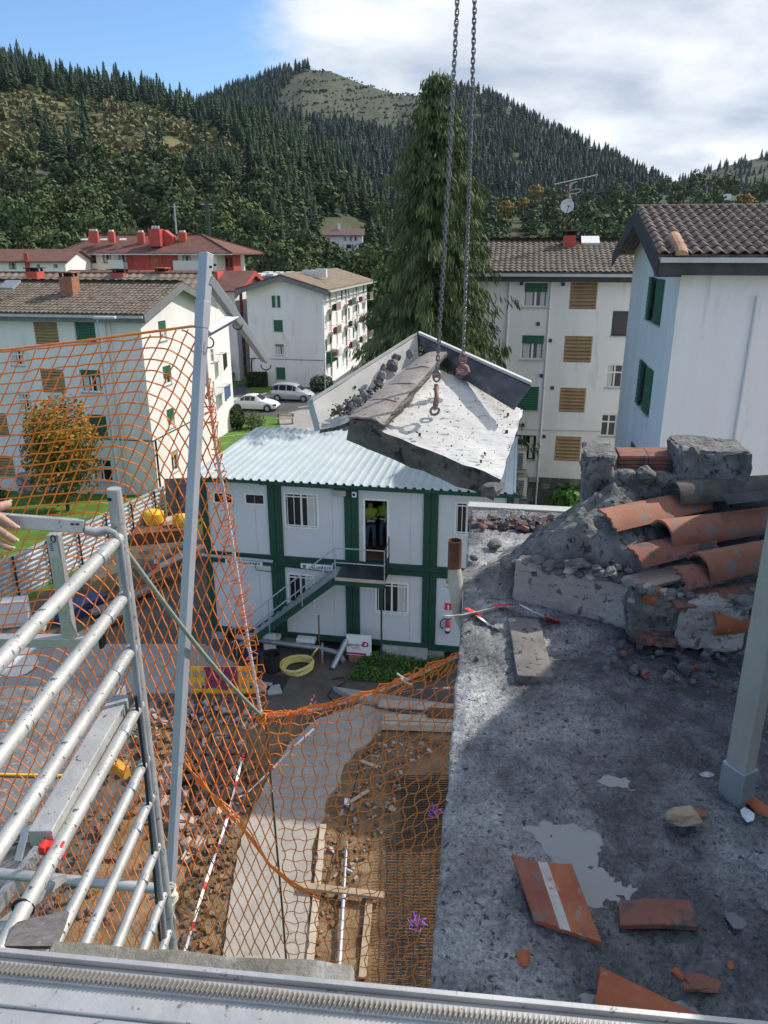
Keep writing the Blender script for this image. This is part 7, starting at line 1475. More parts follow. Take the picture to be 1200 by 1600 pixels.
# mound of broken mortar over and behind the beam
vs = []; fs = []; nu_, nv_ = 96, 64
for j in range(nv_ + 1):
    for i in range(nu_ + 1):
        u = -.42 + 1.95 * i / nu_; w = -.03 + 1.0 * j / nv_; q = Vector((u, w, 0))
        side_ = sstep(-.40, .10, u + .10 * noise.noise(q * 3)); front_ = sstep(.02 + .03 * noise.noise(Vector((u * 6, 0, 2))), .12, w) if u > -.03 else sstep(-.10, .30, w); back_ = 1 - sstep(.55, .98, w)
        h = (.24 + .20 * sstep(-.15, .35, u) + .05 * noise.noise(q * 3.1)) * side_ * front_ * back_ * (1 - .36 * sstep(.42, .78, u)); 
        h += .17 * math.exp(-((u - .40) / .22) ** 2 - ((w - .42) / .22) ** 2)
        h += (.045 * noise.noise(q * 7 + Vector((3, 1, 0))) + .036 * noise.noise(q * 15) + .022 * noise.noise(q * 33)) * min(1, h * 9)
        p = f0 + fd * u - fn * w; vs.append((p.x, p.y, RZ - .012 + h + (0.20 if False else 0)))
w_ = nu_ + 1
for j in range(nv_):
    for i in range(nu_): k = j * w_ + i; fs.append((k, k + 1, k + w_ + 1, k + w_))
mb = MB(); mb.add(vs, fs); mb.build('mortar_mound', M['mortar'], par, smooth=False)
# block stack: mortar-faced masonry, hollow bricks on it
def blockpx(px0, px1, py0, py1, Y, dep, seed, m_, name, amp=.02, n=20, rx=0):
    a_, b_ = V(px0, (py0 + py1) / 2, Y), V(px1, (py0 + py1) / 2, Y - .10); t, bt = V((px0 + px1) / 2, py0, Y), V((px0 + px1) / 2, py1, Y); w = (b_ - a_).length; h = t.z - bt.z
    c = (a_ + b_) / 2; c.z = (t.z + bt.z) / 2; c += B * dep / 2; lump(c, (w, dep, h), (rx, 0, -AZ10), n, amp, 6, seed).build(name, m_, par); return c, w, h
blockpx(914, 1066, 742, 884, 3.95, .36, 2, M['mortar'], 'masonry_block', .026, 26)
blockpx(1058, 1176, 702, 770, 3.85, .34, 6, M['mortar'], 'masonry_block', .022, 22)
blockpx(1040, 1215, 765, 905, 3.98, .30, 8, M['mortar'], 'masonry_block', .03, 20)
blockpx(915, 962, 708, 748, 4.0, .34, 12, M['mortar'], 'mortar_cap', .02, 12)
hb0, hb1 = V(966, 726, 4.05), V(1056, 727, 4.0); 
for k in range(2):
    mb = MB(); dz = V(1000, 712, 4.05).z - V(1000, 741, 4.05).z; p0 = V(966, 742, 4.05).lerp(V(1056, 743, 4.0), k * .5); p1 = V(966, 742, 4.05).lerp(V(1056, 743, 4.0), k * .5 + .49); d = (p1 - p0); L = d.length; d.normalize()
    for i in range(5): mb.obox(p0 + Z * (dz * i / 5) - B * (.004 if i % 2 else .0), d, B, Z, L, .22, dz / 5 * .8); mb.obox(p0 + Z * (dz * (i + .8) / 5) + B * .008, d, B, Z, L, .20, dz / 5 * .2)
    mb.build('hollow_brick', M['terracotta_old'], par)
for k, (px, py, s_) in enumerate([(975, 745, .045), (1012, 742, .055), (1035, 748, .05), (1050, 750, .04), (962, 750, .035), (1085, 708, .04), (1070, 712, .03)]): chunk(V(px, py, 3.86), s_, k + 30, 'mortar_lump', M['mortar'], par)
for (px0, px1, py0, py1, Y, m_, sd_) in ((924, 938, 830, 875, 3.83, 'terracotta_old', 1), (985, 1085, 928, 996, 3.22, 'mortar', 2), (1060, 1170, 940, 1010, 3.12, 'mortar_pale', 3), (1120, 1230, 950, 1020, 3.12, 'mortar', 13), (990, 1062, 985, 1003, 3.16, 'terracotta_old', 4), (1000, 1060, 900, 945, 3.62, 'mortar_pale', 5), (1085, 1190, 880, 930, 3.6, 'mortar', 6), (1050, 1180, 830, 880, 3.72, 'slab_cut', 7)):
    blockpx(px0, px1, py0, py1, Y, .2, sd_ + 20, M[m_], 'masonry_fragment', .03, 16)
for k in range(46):
    px, py = R_.uniform(960, 1160), R_.uniform(996, 1066); py += (px - 1050) * .18; chunk(G(px, py, RZ + .02), R_.uniform(.010, .030), k + 60, 'rubble_lump', [M['mortar'], M['slab_cut'], M['slab_cut'], M['mortar'], M['slab_cut'], M['terracotta_old']][k % 6], par)
def T(name, label, px0, py0, Y0, px1, py1, Y1, r0, r1, m_, roll=0.0, arc=165, up=(0, 0, 1), rag=0.0, seed=0, th=.013):
    mb = barrel(V(px0, py0, Y0), V(px1, py1, Y1), r0, r1, math.radians(arc), roll, th, up, rag=rag, seed=seed); return tag(mb.build(name, M[m_], None, smooth=True), label, 'roof tile')
T('roof_tile', 'clean terracotta barrel tile on the parapet, upper of the two bright ones beside the post', 1032, 842, 3.50, 1215, 815, 3.72, .098, .085, 'terracotta', up=(-.25, -.45, 1))
T('roof_tile', 'terracotta barrel tile just below the upper bright one, its end open to the left', 1090, 894, 3.26, 1220, 866, 3.40, .096, .085, 'terracotta', up=(-.25, -.45, 1))
T('roof_tile', 'dark mossy barrel tile under the top masonry block', 1052, 776, 3.76, 1215, 764, 3.84, .085, .08, 'tile_mossy', up=(-.1, -.35, 1))
T('roof_tile', 'red pan tile jutting left from under the left masonry block', 935, 842, 3.60, 1085, 806, 3.86, .16, .15, 'terracotta', roll=0, arc=62, up=(-.25, -.65, 1), rag=.02)
T('roof_tile', 'greyed pan tile below the upper bright barrel tile', 980, 893, 3.38, 1098, 864, 3.56, .13, .12, 'terracotta_old', arc=70, up=(-.2, -.6, 1), rag=.015, seed=2)
T('roof_tile', 'grey broken pan tile under the open end of the second barrel tile', 1046, 922, 3.22, 1110, 912, 3.30, .12, .11, 'terracotta_old', arc=66, up=(-.2, -.7, 1), rag=.02, seed=4)
T('roof_tile', 'orange broken tile with its hollow side showing at the parapet foot beside the post', 1106, 972, 3.10, 1190, 966, 3.16, .07, .07, 'terracotta_fresh', up=(-.1, -.8, .6), arc=150, rag=.01)
T('tile_shard', 'orange tile shard wedged at the left end of the parapet tiles', 962, 872, 3.66, 1005, 862, 3.72, .07, .07, 'terracotta_fresh', arc=90, up=(-.2, -.6, 1), rag=.02, seed=8)
T('tile_shard', 'orange tile shard stuck in the pale mortar under the pan tiles', 1008, 926, 3.24, 1060, 945, 3.18, .06, .055, 'terracotta_fresh', arc=110, up=(-.1, -.9, .4), rag=.02, seed=9)
T('tile_shard', 'dark grey tile edge poking out above the upper bright barrel tile', 1126, 792, 3.60, 1215, 782, 3.70, .06, .06, 'slab_cut', arc=80, up=(-.1, -.4, 1), rag=.01, seed=10)
for k, (a_, b_, Y0, Y1, lab) in enumerate([((988, 912), (1092, 888), 3.27, 3.44, 'broken-edged slip of tile under the greyed pan tile'), ((1050, 940), (1200, 924), 3.13, 3.20, 'thin slip of tile along the front of the parapet, lowest of the stack')]):
    mb = MB(); mb.beam(V(*a_, Y0), V(*b_, Y1), .11, .022, up=(-.1, -.3, 1)); tag(mb.build('tile_slip', M['terracotta_old' if k else 'plank_pink'], None, bevel=.004), lab, 'tile slip')
for k in range(34):
    px = 790 + 6.2 * k + R_.uniform(-5, 5); py = 884 + .085 * (px - 790) + R_.uniform(-14, 8); Y_ = 3.74 - .0020 * (px - 785); chunk(V(px, py, Y_), R_.uniform(.018, .05), k + 130, 'mortar_lump', M[['mortar', 'mortar', 'mortar_pale', 'mortar', 'slab_cut'][k % 5]], par, (1.2, .9, .7))
for k in range(26):
    px = 985 + 7.6 * k + R_.uniform(-6, 6); py = 926 + .13 * (px - 985) + R_.uniform(-16, 14); chunk(V(px, py, 3.20 - .0006 * (px - 985)), R_.uniform(.018, .048), k + 170, 'mortar_lump', M[['mortar', 'mortar_pale', 'mortar'][k % 3]], par, (1.2, .9, .75))
# loose tiles on the deck
def pan_piece():
    """trough-shaped broken tile lying on its back: ribbed left flank, flat right flank"""
    p = [G(800, 1334, RZ + .055), G(836, 1436, RZ + .045), G(893, 1349, RZ + .050), G(940, 1472, RZ + .025)]; mid0, mid1 = G(850, 1352, RZ + .004), G(880, 1452, RZ - .002); n = 12; top = []
    for j in range(9):
        q = j / 8; a_, m_, b_ = p[0].lerp(p[1], q), mid0.lerp(mid1, q), p[2].lerp(p[3], q)
        for i in range(n + 1):
            t = i / n; v = a_ * (1 - t) ** 2 + m_ * (2 * t * (1 - t)) + b_ * t ** 2; v = v + Z * (.004 * math.sin(t * 40) if t < .42 else 0); top.append(v)
    w = n + 1; N_ = len(top); bot = [v - Z * .014 for v in top]; fs = []
    for j in range(8):
        for i in range(n): k = j * w + i; fs += [(k, k + 1, k + w + 1, k + w), (N_ + k + w, N_ + k + w + 1, N_ + k + 1, N_ + k)]
    for i in range(n): fs += [(i, N_ + i, N_ + i + 1, i + 1), (8 * w + i + 1, N_ + 8 * w + i + 1, N_ + 8 * w + i, 8 * w + i)]
    for j in range(8): a_, b_ = j * w, (j + 1) * w; fs += [(b_, N_ + b_, N_ + a_, a_), (a_ + n, N_ + a_ + n, N_ + b_ + n, b_ + n)]
    mi = [0] * len(fs); mb = MB(); mb.add(top + bot, fs); k = 0
    for j in range(8):
        for i in range(n):
            if 5 <= i <= 6: mb.m[k] = 1
            elif i < 5 or j > 6 and i % 3 == 0: mb.m[k] = 2
            k += 2
    o = mb.build('tile_fragment', [M['terracotta_fresh'], mat('cement_smear', (.46, .42, .38), (.60, .57, .53), 30, .85, spots=(.55, .22, .11), spot_t=.6, spot_scale=20), M['terracotta']]); tag(o, 'large broken orange tile lying hollow side up beside the puddle', 'roof tile')
pan_piece()
a_, b_, c__, d_ = [G(px, py, RZ + .012) for px, py in ((966, 1412), (1078, 1410), (1092, 1450), (968, 1448))]; mb = MB(); mb.solid([a_ + Z * .012, (a_ + b_) / 2 + Z * .022, b_ + Z * .010, c__ + Z * .006, (c__ + d_) / 2 + Z * .012, d_ + Z * .006], (0, 0, -.018)); tag(mb.build('tile_fragment', M['terracotta_old'], None, bevel=.003), 'flat pinkish tile fragment lying right of the puddle', 'roof tile')
tl = barrel(G(925, 1566, RZ + .035), G(1110, 1650, RZ + .0), .082, .072, math.radians(165), .30, .013); tag(tl.build('roof_tile', M['terracotta_fresh'], None, smooth=True), 'orange barrel tile half hidden behind the rack rail', 'roof tile')
for k, (px, py, s_, m_, lab) in enumerate([(817, 1498, .024, 'terracotta_fresh', 'small orange shard alone near the roof edge, left of the hidden barrel tile'), (1092, 1538, .04, 'terracotta_old', 'dull tile shard at the bottom right, largest of the three there'), (1060, 1521, .018, 'terracotta_fresh', 'tiny orange shard at the bottom right, left of the dull one'), (1141, 1508, .012, 'terracotta_fresh', 'tiniest orange speck of tile right of the dull shard'), (1090, 1270, .03, 'terracotta', 'flat red shard touching the tan stone'), (1184, 1258, .04, 'terracotta_fresh', 'orange shard at the right edge behind the post foot'), (1168, 1272, .028, 'white', 'white pebble just right of the post foot'), (1106, 1210, .022, 'galv', 'grey stub of pipe left of the post foot'), (1150, 1440, .03, 'concrete_dark', 'grey stone right of the flat pinkish tile')]):
    chunk(G(px, py, RZ + s_ * .3 + deck_h(*uv(G(px, py, RZ)))), s_, k + 11, 'tile_shard' if 'shard' in lab else ('pipe_stub' if 'pipe' in lab else ('speck' if 'speck' in lab else 'stone')), M[m_], None, (1.2, .8, .38), label=lab, cat='shard' if 'shard' in lab or 'speck' in lab else ('pipe' if 'pipe' in lab else 'stone'))
o = chunk(G(1066, 1276, RZ + .03), .058, 9, 'stone', mat('tan_stone', (.32, .24, .14), (.52, .43, .30), 14, .9, bump=.5), None, (1.1, .75, .6), label='tan broken stone lying in front of the post foot', cat='stone')
p0, p1 = G(818, 968, RZ + .02), G(836, 1066, RZ + .0); mb = lump((p0 + p1) / 2, ((G(856, 1066, RZ) - G(800, 1066, RZ)).length, (p1 - p0).length, .045), (0, 0, math.atan2((p1 - p0).y, (p1 - p0).x) + math.pi / 2), 12, .004, 6, 3); tag(mb.build('timber_offcut', mat('muddy_board', (.13, .12, .115), (.24, .22, .20), 6, .9, spots=(.05, .05, .05), spot_t=.56, spot_scale=26, bump=.5)), 'short muddy board lying on the roof below the tape', 'board')
tape('barrier_tape', 'bright red and white tape draped across the roof in front of the parapet', [G(770, 946, RZ + .03), G(800, 944, RZ + .05), G(816, 946, RZ + .07), G(836, 958, RZ + .05), G(852, 966, RZ + .03), G(876, 974, RZ + .02)], .085, .26, None, .55)
tape('barrier_tape', 'white tape strung from the vent pipe across the roof', [G(696, 962, RZ + .10), G(722, 961, RZ + .06), G(745, 957, RZ + .03), G(772, 950, RZ + .03)], .035, .16, [M['white'], M['rope_pink']])
tape('barrier_tape', 'pink striped tape end curling on the roof left of the muddy board', [G(729, 950, RZ + .02), G(742, 958, RZ + .02), G(758, 972, RZ + .015), G(783, 986, RZ + .01)], .04, .06)
# vent pipe at the roof edge, coping at the far end
p0, pm, pt = V(716, 985, 3.72), V(710, 886, 3.80), V(709, 842, 3.82); t_ = thing('vent_pipe', 'old cream vent pipe with a rusty open top at the roof edge', 'pipe', p0); mb = MB()
mb.tube([p0 + Vector((.05, 0, -.05)), p0.lerp(pm, .3), p0.lerp(pm, .55), p0.lerp(pm, .80), pm], .035, 14, radii=[.024, .028, .034, .043, .036]); mb.build('cream_sleeve', M['pvc_old'], t_, smooth=True)
mb = MB(); mb.lathe(pm, [(.036, -.02), (.038, .0), (.038, pt.z - pm.z), (.033, pt.z - pm.z), (.033, 0), (.001, 0)], 18); mb.build('rusty_top', M['rust'], t_, smooth=False); mb = MB(); mb.tube([pm + Vector((.042 * math.cos(a_), .042 * math.sin(a_), -.085)) for a_ in np.linspace(0, 6.28, 14, endpoint=False)], .003, 4, closed=True); mb.build('wire_tie', M['metal_dark'], t_)
a_, b_ = V(731, 792, 5.30), V(912, 801, 5.16); d = (b_ - a_); d.z = 0; d.normalize(); mb = MB(); mb.obox(a_ - Z * .10 + B * .0, d, B, Z, (b_ - a_).length, .09, .10); mb.obox(a_ - B * .012 - Z * .004, d, B, Z, (b_ - a_).length, .115, .014); tag(mb.build('coping', M['cement'], None, bevel=.004), 'pale coping strip along the far end of the roof', 'coping')
rubble('roof_rubble', 'dark rubble strip under the pale coping at the far end of the roof', 'rubble', [G(px, py, RZ) for px, py in ((735, 812), (905, 818), (905, 838), (735, 826))], RZ, 190, .015, .06, [M['rubble'], M['mortar'], M['slab_cut'], M['terracotta_old']], 61, .04)
for k, (px, py, s_, m_, lab) in enumerate([(866, 808, .055, 'mortar', 'grey lump of mortar on the mound below the coping'), (755, 824, .035, 'terracotta_old', 'red tile crumb at the far left corner of the roof'), (815, 818, .04, 'terracotta_old', 'red tile crumb under the middle of the coping'), (772, 850, .05, 'mortar', 'grey mortar lump at the left slope of the mound'), (740, 872, .03, 'slab_cut', 'flat dark shard near the vent pipe')]): chunk(G(px, py, RZ + .03), s_, k + 91, 'mortar_lump' if 'lump' in lab else 'tile_crumb', M[m_], None, (1, .9, .7), label=lab, cat='rubble')
# post at the right
b0 = G(1147, 1252, RZ - .02); t0 = V(1246, 700, 2.16); t_ = thing('guard_post', 'square mud-streaked post in a galvanised foot at the right edge', 'post', b0); pd = (t0 - b0).normalized(); w = .09
mb = MB(); mb.beam(b0 + pd * .03, b0 + pd * 1.35, w * .62, w * .86, up=(.5, -1, 0)); mb.build('post', mat('streaked_post', (.33, .295, .25), (.48, .45, .40), 2.4, .75, spots=(.20, .165, .11), spot_t=.52, spot_scale=3.5, spot_w=.15, bump=.2, stretch=(1, 1, .4)), t_, bevel=.004)
mb = MB(); mb.beam(b0 - pd * .01, b0 + pd * .15, w * .80, w * 1.04, up=(.5, -1, 0)); mb.build('foot_socket', M['galv'], t_, bevel=.006)
# ------------------------------------------------------------ rack rail across the bottom, and the ledge behind it
ra, rb = G(-60, 1476, 11.3), G(1190, 1597, 11.3); rd = (rb - ra); rd.z = 0; RL = rd.length + .5; rd.normalize(); rn_ = Vector((-rd.y, rd.x, 0)); t_ = thing('rack_rail', 'aluminium rail with a toothed rack strip across the foot of the picture', 'rail', ra); ra = ra - rd * .25
R0_ = ra - Z * .0
def RB(off, z, wid, hgt, name, m_, bev=.002): mb = MB(); mb.obox(R0_ - rn_ * off + Z * z, rd, -rn_, Z, RL, wid, hgt); return mb.build(name, m_, t_, bevel=bev)
RB(.0, -.030, .010, .034, 'upper_flange', M['alu'], .001); RB(.010, -.030, .085, .022, 'channel', M['alu']); RB(.010, -.034, .012, .0035, 'shadow_groove', M['metal_dark'], 0)
RB(.095, -.050, .032, .036, 'lower_flange', M['alu']); RB(.127, -.085, .012, .048, 'blue_lip', mat('bluish_galvanised', (.22, .27, .36), (.34, .38, .46), 8, .5, metal=.5), .001); RB(.06, -.18, .06, .12, 'web', M['metal_dark'], .002)
tm = MB(); pr = [(-.0028, 0), (.0028, 0), (.0012, .0125), (-.0012, .0125)]; tm.add([(x, -.0095, z) for x, z in pr] + [(x, .0095, z) for x, z in pr], [(0, 1, 2, 3), (7, 6, 5, 4), (0, 4, 5, 1), (1, 5, 6, 2), (2, 6, 7, 3), (3, 7, 4, 0)]); tme = tm.mesh('rack_tooth', mat('worn_rack_steel', (.30, .28, .25), (.46, .44, .40), 30, .5, metal=.5)); n_ = int(RL / .0088); yawr = math.atan2(rd.y, rd.x); mb = MB()
RB(.028, -.0085, .023, .006, 'rack_bar', M['alu'], .001)
for i in range(n_):
    p = R0_ + rd * (.0088 * i) - rn_ * .0395 - Z * .003
    if i < 300: o = link('rack_tooth', tme, t_, p); o.rotation_euler = (0, 0, yawr + math.radians(-18))
for k in range(3): mb = MB(); mb.obox(R0_ + rd * (.55 + .5 * k) - rn_ * .15 - Z * .20, rd, -rn_, Z, .09, .16, .06); mb.build('bracket', M['metal_dark'], t_)
la, lb = G(95, 1464, 11.22), G(562, 1500, 11.22); ld = (lb - la).normalized(); mb = MB(); lc = la.lerp(lb, .5) - B * .11 - Z * .05; mb = lump(lc, ((lb - la).length, .20, .10), (0, 0, math.atan2(ld.y, ld.x)), 22, .006, 8, 5); tag(mb.build('ledge', mat('mossy_ledge', (.16, .15, .125), (.27, .26, .235), 9, .95, spots=(.36, .35, .33), spot_t=.58, spot_scale=7, spot_w=.1, bump=.8, bscale=50)), 'weathered concrete ledge just beyond the rack rail', 'ledge')
pl = [V(px, py, Y) for px, py, Y in ((14, 1452, 1.22), (28, 1440, 1.26), (104, 1422, 1.30), (96, 1446, 1.2), (82, 1478, 1.1), (6, 1478, 1.1))]; mb = MB(); mb.solid(pl, (0, .01, -.02)); tag(mb.build('slate_piece', mat('speckled_slate', (.10, .095, .095), (.20, .19, .19), 40, .7, spots=(.45, .45, .45), spot_t=.64, spot_scale=55, bump=.4)), 'dark speckled slab of stone lying at the lower left beside the ledge', 'slate')
# ------------------------------------------------------------ ladder frame of the scaffold tower
fr_ = thing('ladder_frame', 'mortar-splashed aluminium ladder frame of the scaffold at the lower left', 'scaffold', V(262, 1470, 2.35) - Z * .6)
pt_, pb_ = V(178, 764, 2.44), V(262, 1472, 2.44); top = Vector((pt_.x, 2.44, pt_.z)); bot = Vector((pt_.x, 2.44, pb_.z - .9)); mb = MB(); mb.tube([bot, top], .0245, 14); mb.build('standard', M['alu_paint'], fr_, smooth=True)
mb = MB(); mb.lathe(top - Z * .0, [(.001, .002), (.0235, .002), (.0245, -.006), (.0258, -.12), (.0245, -.125)], 14); mb.build('spigot', M['alu_paint'], fr_); mb = MB(); mb.box(top + Vector((-.01, -.0245, -.03)), (.014, .004, .010)); mb.build('pin_hole', M['dark'], fr_)
near = [(-40, 1037), (-40, 1205), (-40, 1345), (-20, 1470), (70, 1440), (116, 1466), (165, 1464), (206, 1466), (236, 1468)]; farp = [838, 926, 1008, 1096, 1180, 1240, 1316, 1392, 1450]
for k, py in enumerate(farp):
    x_ = 176 + (py - 838) * .118 + 4; c = V(x_, py, 2.44); c = Vector((top.x, 2.44 - .02, c.z)); mb = MB(); mb.tube([c, Vector((top.x - .02, 1.05, c.z))], .0225 if k < 4 else .019, 12); mb.build('rung', M['alu_paint'], fr_, smooth=True)
    mb = MB(); mb.tube([c - Vector((0, .16, 0)), c - Vector((0, .19, 0))], .0235 if k < 4 else .020, 12); mb.build('weld_ring', M['galv'], fr_)
mb = MB(); mb.tube([Vector((top.x - .02, 1.05, top.z)), Vector((top.x - .02, 1.05, bot.z))], .0245, 12); mb.build('standard', M['alu_paint'], fr_, smooth=True)
c = Vector((top.x, 2.44, V(215, 1098, 2.44).z))
mb = MB(); mb.obox(Vector((top.x - .10, 1.72, c.z - .005)), (1, 0, 0), (0, 1, 0), Z, .07, .70, .055); mb.build('deck_edge_beam', M['alu_paint'], fr_, bevel=.003)
cl = V(126, 1222, 1.90); mb = MB(); mb.box((top.x - .02, 1.70, c.z), (.056, .03, .05)); mb.box((top.x - .045, 1.69, c.z + .02), (.02, .035, .03)); mb.build('red_clip', M['red'], fr_, bevel=.006)
mb = MB(); mb.box((top.x - .02, 1.245, c.z), (.05, .03, .045)); mb.build('red_clip', M['red'], fr_, bevel=.006)
mb = MB(); mb.tube([Vector((top.x - .02 + .027 * math.cos(a_), 1.50, c.z + .027 * math.sin(a_))) for a_ in np.linspace(0, 6.28, 14, endpoint=False)], .005, 5, closed=True); mb.build('rubber_band', M['black'], fr_)
p0, p1 = V(-30, 1362, 2.5), V(244, 1388, 2.5); mb = MB(); mb.tube([p0, p1], .022, 10); mb.build('ledger', M['alu'], fr_, smooth=True)
p0, p1 = V(0, 1448, 1.6), V(98, 1372, 2.2); mb = MB(); mb.beam(p0, p1, .03, .02); mb.build('brace', M['alu'], fr_)
for (a_, b_) in (((28, 1345), (42, 1290)), ((150, 1450), (160, 1400))): mb = MB(); mb.beam(V(*a_, 2.6), V(*b_, 2.7), .03, .012); mb.build('strut', M['alu'], fr_)
strap = [V(px, py, Y) for px, py, Y in ((132, 828, 2.36), (150, 832, 2.37), (166, 828, 2.38), (178, 832, 2.38), (188, 850, 2.385), (194, 900, 2.39), (202, 960, 2.39), (214, 1060, 2.39), (228, 1180, 2.39), (243, 1320, 2.385), (258, 1470, 2.38), (262, 1500, 2.38))]
mb = MB(); mb.tube(strap, .012, 8, radii=[.016, .017, .014] + [.011] * 9); tag(mb.build('rubber_strap', mat('grey_rubber', (.22, .22, .24), (.34, .34, .36), 8, .55), None, smooth=True), 'grey flat strap looped round the scaffold post and hanging down it', 'strap')
mb = MB(); mb.tube([V(px, py, 2.36) for px, py in ((212, 1088), (226, 1200), (238, 1330), (250, 1470))], .006, 6); tag(mb.build('black_cord', M['black']), 'black cord running down in front of the scaffold post', 'cord')
# guard gate held by the hand
gt = thing('guard_gate', 'aluminium guard gate clipped to the scaffold post, with a printed zero', 'guard rail', V(90, 1000, 2.5)); mb = MB()
g0, g1 = V(-60, 808, 2.30), V(132, 822, 2.38); mb.beam(g0, g1, .045, .042, up=(0, -1, .25)); mb.build('top_bar', M['alu'], gt, bevel=.003)
u0, u1 = V(84, 834, 2.385), V(107, 1000, 2.385); u1 = Vector((u0.x, u0.y, u1.z)); mb = MB(); mb.beam(u0, u1, .042, .036, up=(0, 1, 0)); mb.build('upright', M['alu'], gt, bevel=.003)
g2, g3 = V(-60, 1000, 2.34), V(160, 1002, 2.40); mb = MB(); mb.beam(g2, g3, .04, .036); mb.build('bottom_bar', M['alu'], gt, bevel=.003); mb = MB(); mb.box(g3, (.012, .042, .038)); mb.build('end_cap', M['black'], gt)
sd2 = Vector((1, 0, 0)); zc = V(87, 855, 2.36); mb = MB(); mb.obox(Vector((u0.x - .018, u0.y - .0225, V(86, 872, 2.36).z)), (1, 0, 0), (0, 1, 0), Z, .036, .0012, .075); mb.build('label_plate', M['gutter'], gt)
text3('0', Vector((u0.x + .006, u0.y - .0235, V(86, 843, 2.36).z)), .042, M['ink'], gt, 'lettering', .0005, Vector((1, 0, 0)), Vector((0, -1, 0)))
mb = MB()
for k in range(4): mb.obox(Vector((u0.x - .010, u0.y - .0235, V(86, 851 + 3.2 * k, 2.36).z)), (1, 0, 0), (0, 1, 0), Z, .012, .001, .003)
mb.build('small_print', M['ink'], gt)
for k in range(2): q = V(113 + 8 * k, 819, 2.34); mb = MB(); mb.box(q, (.012, .004, .006)); mb.build('rivet', M['metal_dark'], gt)
# scaffold decks, lower left
def deck_plank(name, label, pts, th, m_, edge=True):
    P = [G(px, py, z) for px, py, z in pts]; t2 = thing(name, label, 'scaffold deck', P[0]); mb = MB(); mb.solid([p for p in P], (0, 0, -th)); mb.build('plywood', m_, t2)
    if edge:
        for a_, b_ in ((P[1], P[2]),):
            mb = MB(); mb.beam(a_ + Vector((.02, 0, -.02)), b_ + Vector((.02, 0, -.02)), .035, .07); mb.build('edge_profile', M['alu'], t2)
    return t2
ply = mat('mortar_smeared_plywood', (.075, .075, .08), (.22, .22, .215), 5, .8, spots=(.32, .32, .31), spot_t=.57, spot_scale=30, spot_w=.1, bump=.4, dist=.6)
dz = 9.55
dp = deck_plank('scaffold_deck', 'mortar-smeared grey scaffold deck below the ladder frame', [(-160, 1070, dz), (188, 1074, dz), (70, 1305, dz), (-260, 1300, dz)], .02, ply)
a_, b_ = G(-160, 1207, dz + .012), G(100, 1212, dz + .012); mb = MB(); mb.beam(a_, b_, .012, .012); mb.build('yellow_strip', M['yellow'], dp)
deck_plank('scaffold_deck', 'darker scaffold deck in the lower left corner', [(-200, 1318, dz - .05), (60, 1316, dz - .05), (-20, 1420, dz - .05), (-300, 1420, dz - .05)], .02, ply)
p0, p1 = G(160, 1182, 9.4), G(198, 1208, 9.4); mb = MB(); mb.beam(p0, p1, .05, .07); tag(mb.build('yellow_bracket', mat('ochre_paint', (.55, .30, .04), (.66, .38, .06), 5, .6)), 'ochre-painted bracket end sticking out below the deck beam', 'bracket')
# hand from the left edge, closing on the top bar
def hand():
    t_ = thing('person', 'bare dusty hand of a person at the left edge, gripping the guard gate', 'person', V(-40, 830, 2.25)); k_ = 2.25
    wr, pl_ = V(-95, 812, 2.14), V(-40, 815, 2.20); bk = [V(-18, 800, 2.22), V(-14, 818, 2.215), V(-16, 838, 2.21), V(-22, 856, 2.21)]
    chains = [[pl_, V(-30, 800, 2.22), V(-6, 793, 2.24), V(8, 790, 2.26), V(18, 785, 2.28)],
              [bk[0], V(0, 808, 2.23), V(14, 818, 2.245), V(27, 826, 2.262)], [bk[1], V(-2, 826, 2.225), V(12, 838, 2.235), V(26, 846, 2.25)], [bk[2], V(-6, 846, 2.22), V(6, 852, 2.225), V(20, 858, 2.24)], [bk[3], V(-14, 862, 2.215), V(-4, 868, 2.22), V(4, 872, 2.23)]]
    radii = [[.020, .015, .0125, .011, .009], [.0125, .0105, .0095, .0078], [.0125, .0108, .0098, .008], [.0118, .0100, .009, .0074], [.0105, .0088, .0078, .0066]]
    vs = [pl_, wr, V(-190, 800, 2.05)]; ed = [(0, 1), (1, 2)]; rad = [.036, .030, .036]
    for ci, (chn, rr) in enumerate(zip(chains, radii)):
        prev = 0; pts = chn[1:] if ci == 0 else chn
        for p, r in zip(pts, rr[1:] if ci == 0 else rr): vs.append(p); rad.append(r * 1.42); ed.append((prev, len(vs) - 1)); prev = len(vs) - 1
    L0_ = Vector(pl_); me = bpy.data.meshes.new('hand'); me.from_pydata([tuple(Vector(v) - L0_) for v in vs], ed, []); me.materials.append(M['skin']); o = link('hand', me, t_, L0_)
    o.modifiers.new('skin', 'SKIN'); L = me.skin_vertices[0].data
    for i, r in enumerate(rad): L[i].radius = (r, r); L[i].use_root = i == 0
    sb = o.modifiers.new('sub', 'SUBSURF'); sb.levels = 2; sb.render_levels = 2
    dg = bpy.context.evaluated_depsgraph_get(); m2 = bpy.data.meshes.new_from_object(o.evaluated_get(dg)); o.modifiers.clear(); o.data = m2
    for p in m2.polygons: p.use_smooth = True
    for chn in chains:
        d = (Vector(chn[-1]) - Vector(chn[-2])).normalized(); mb = MB(); q = Vector(chn[-1]) + d * .003; tocam = (CAM - q).normalized(); n = (Z * .8 + tocam * .5); n = (n - d * n.dot(d)).normalized(); x = d.cross(n); mb.obox(q + n * .0088 - x * .005 - d * .012, d, x, n, .011, .010, .0014); mb.build('nail', M['plank_pink'], t_, bevel=.0006)
    mb = MB(); mb.tube([V(-150, 804, 2.09), V(-200, 798, 2.04), V(-420, 780, 1.85)], .045, 12, radii=[.040, .046, .055]); mb.build('sleeve', M['navy'], t_, smooth=True)
hand()
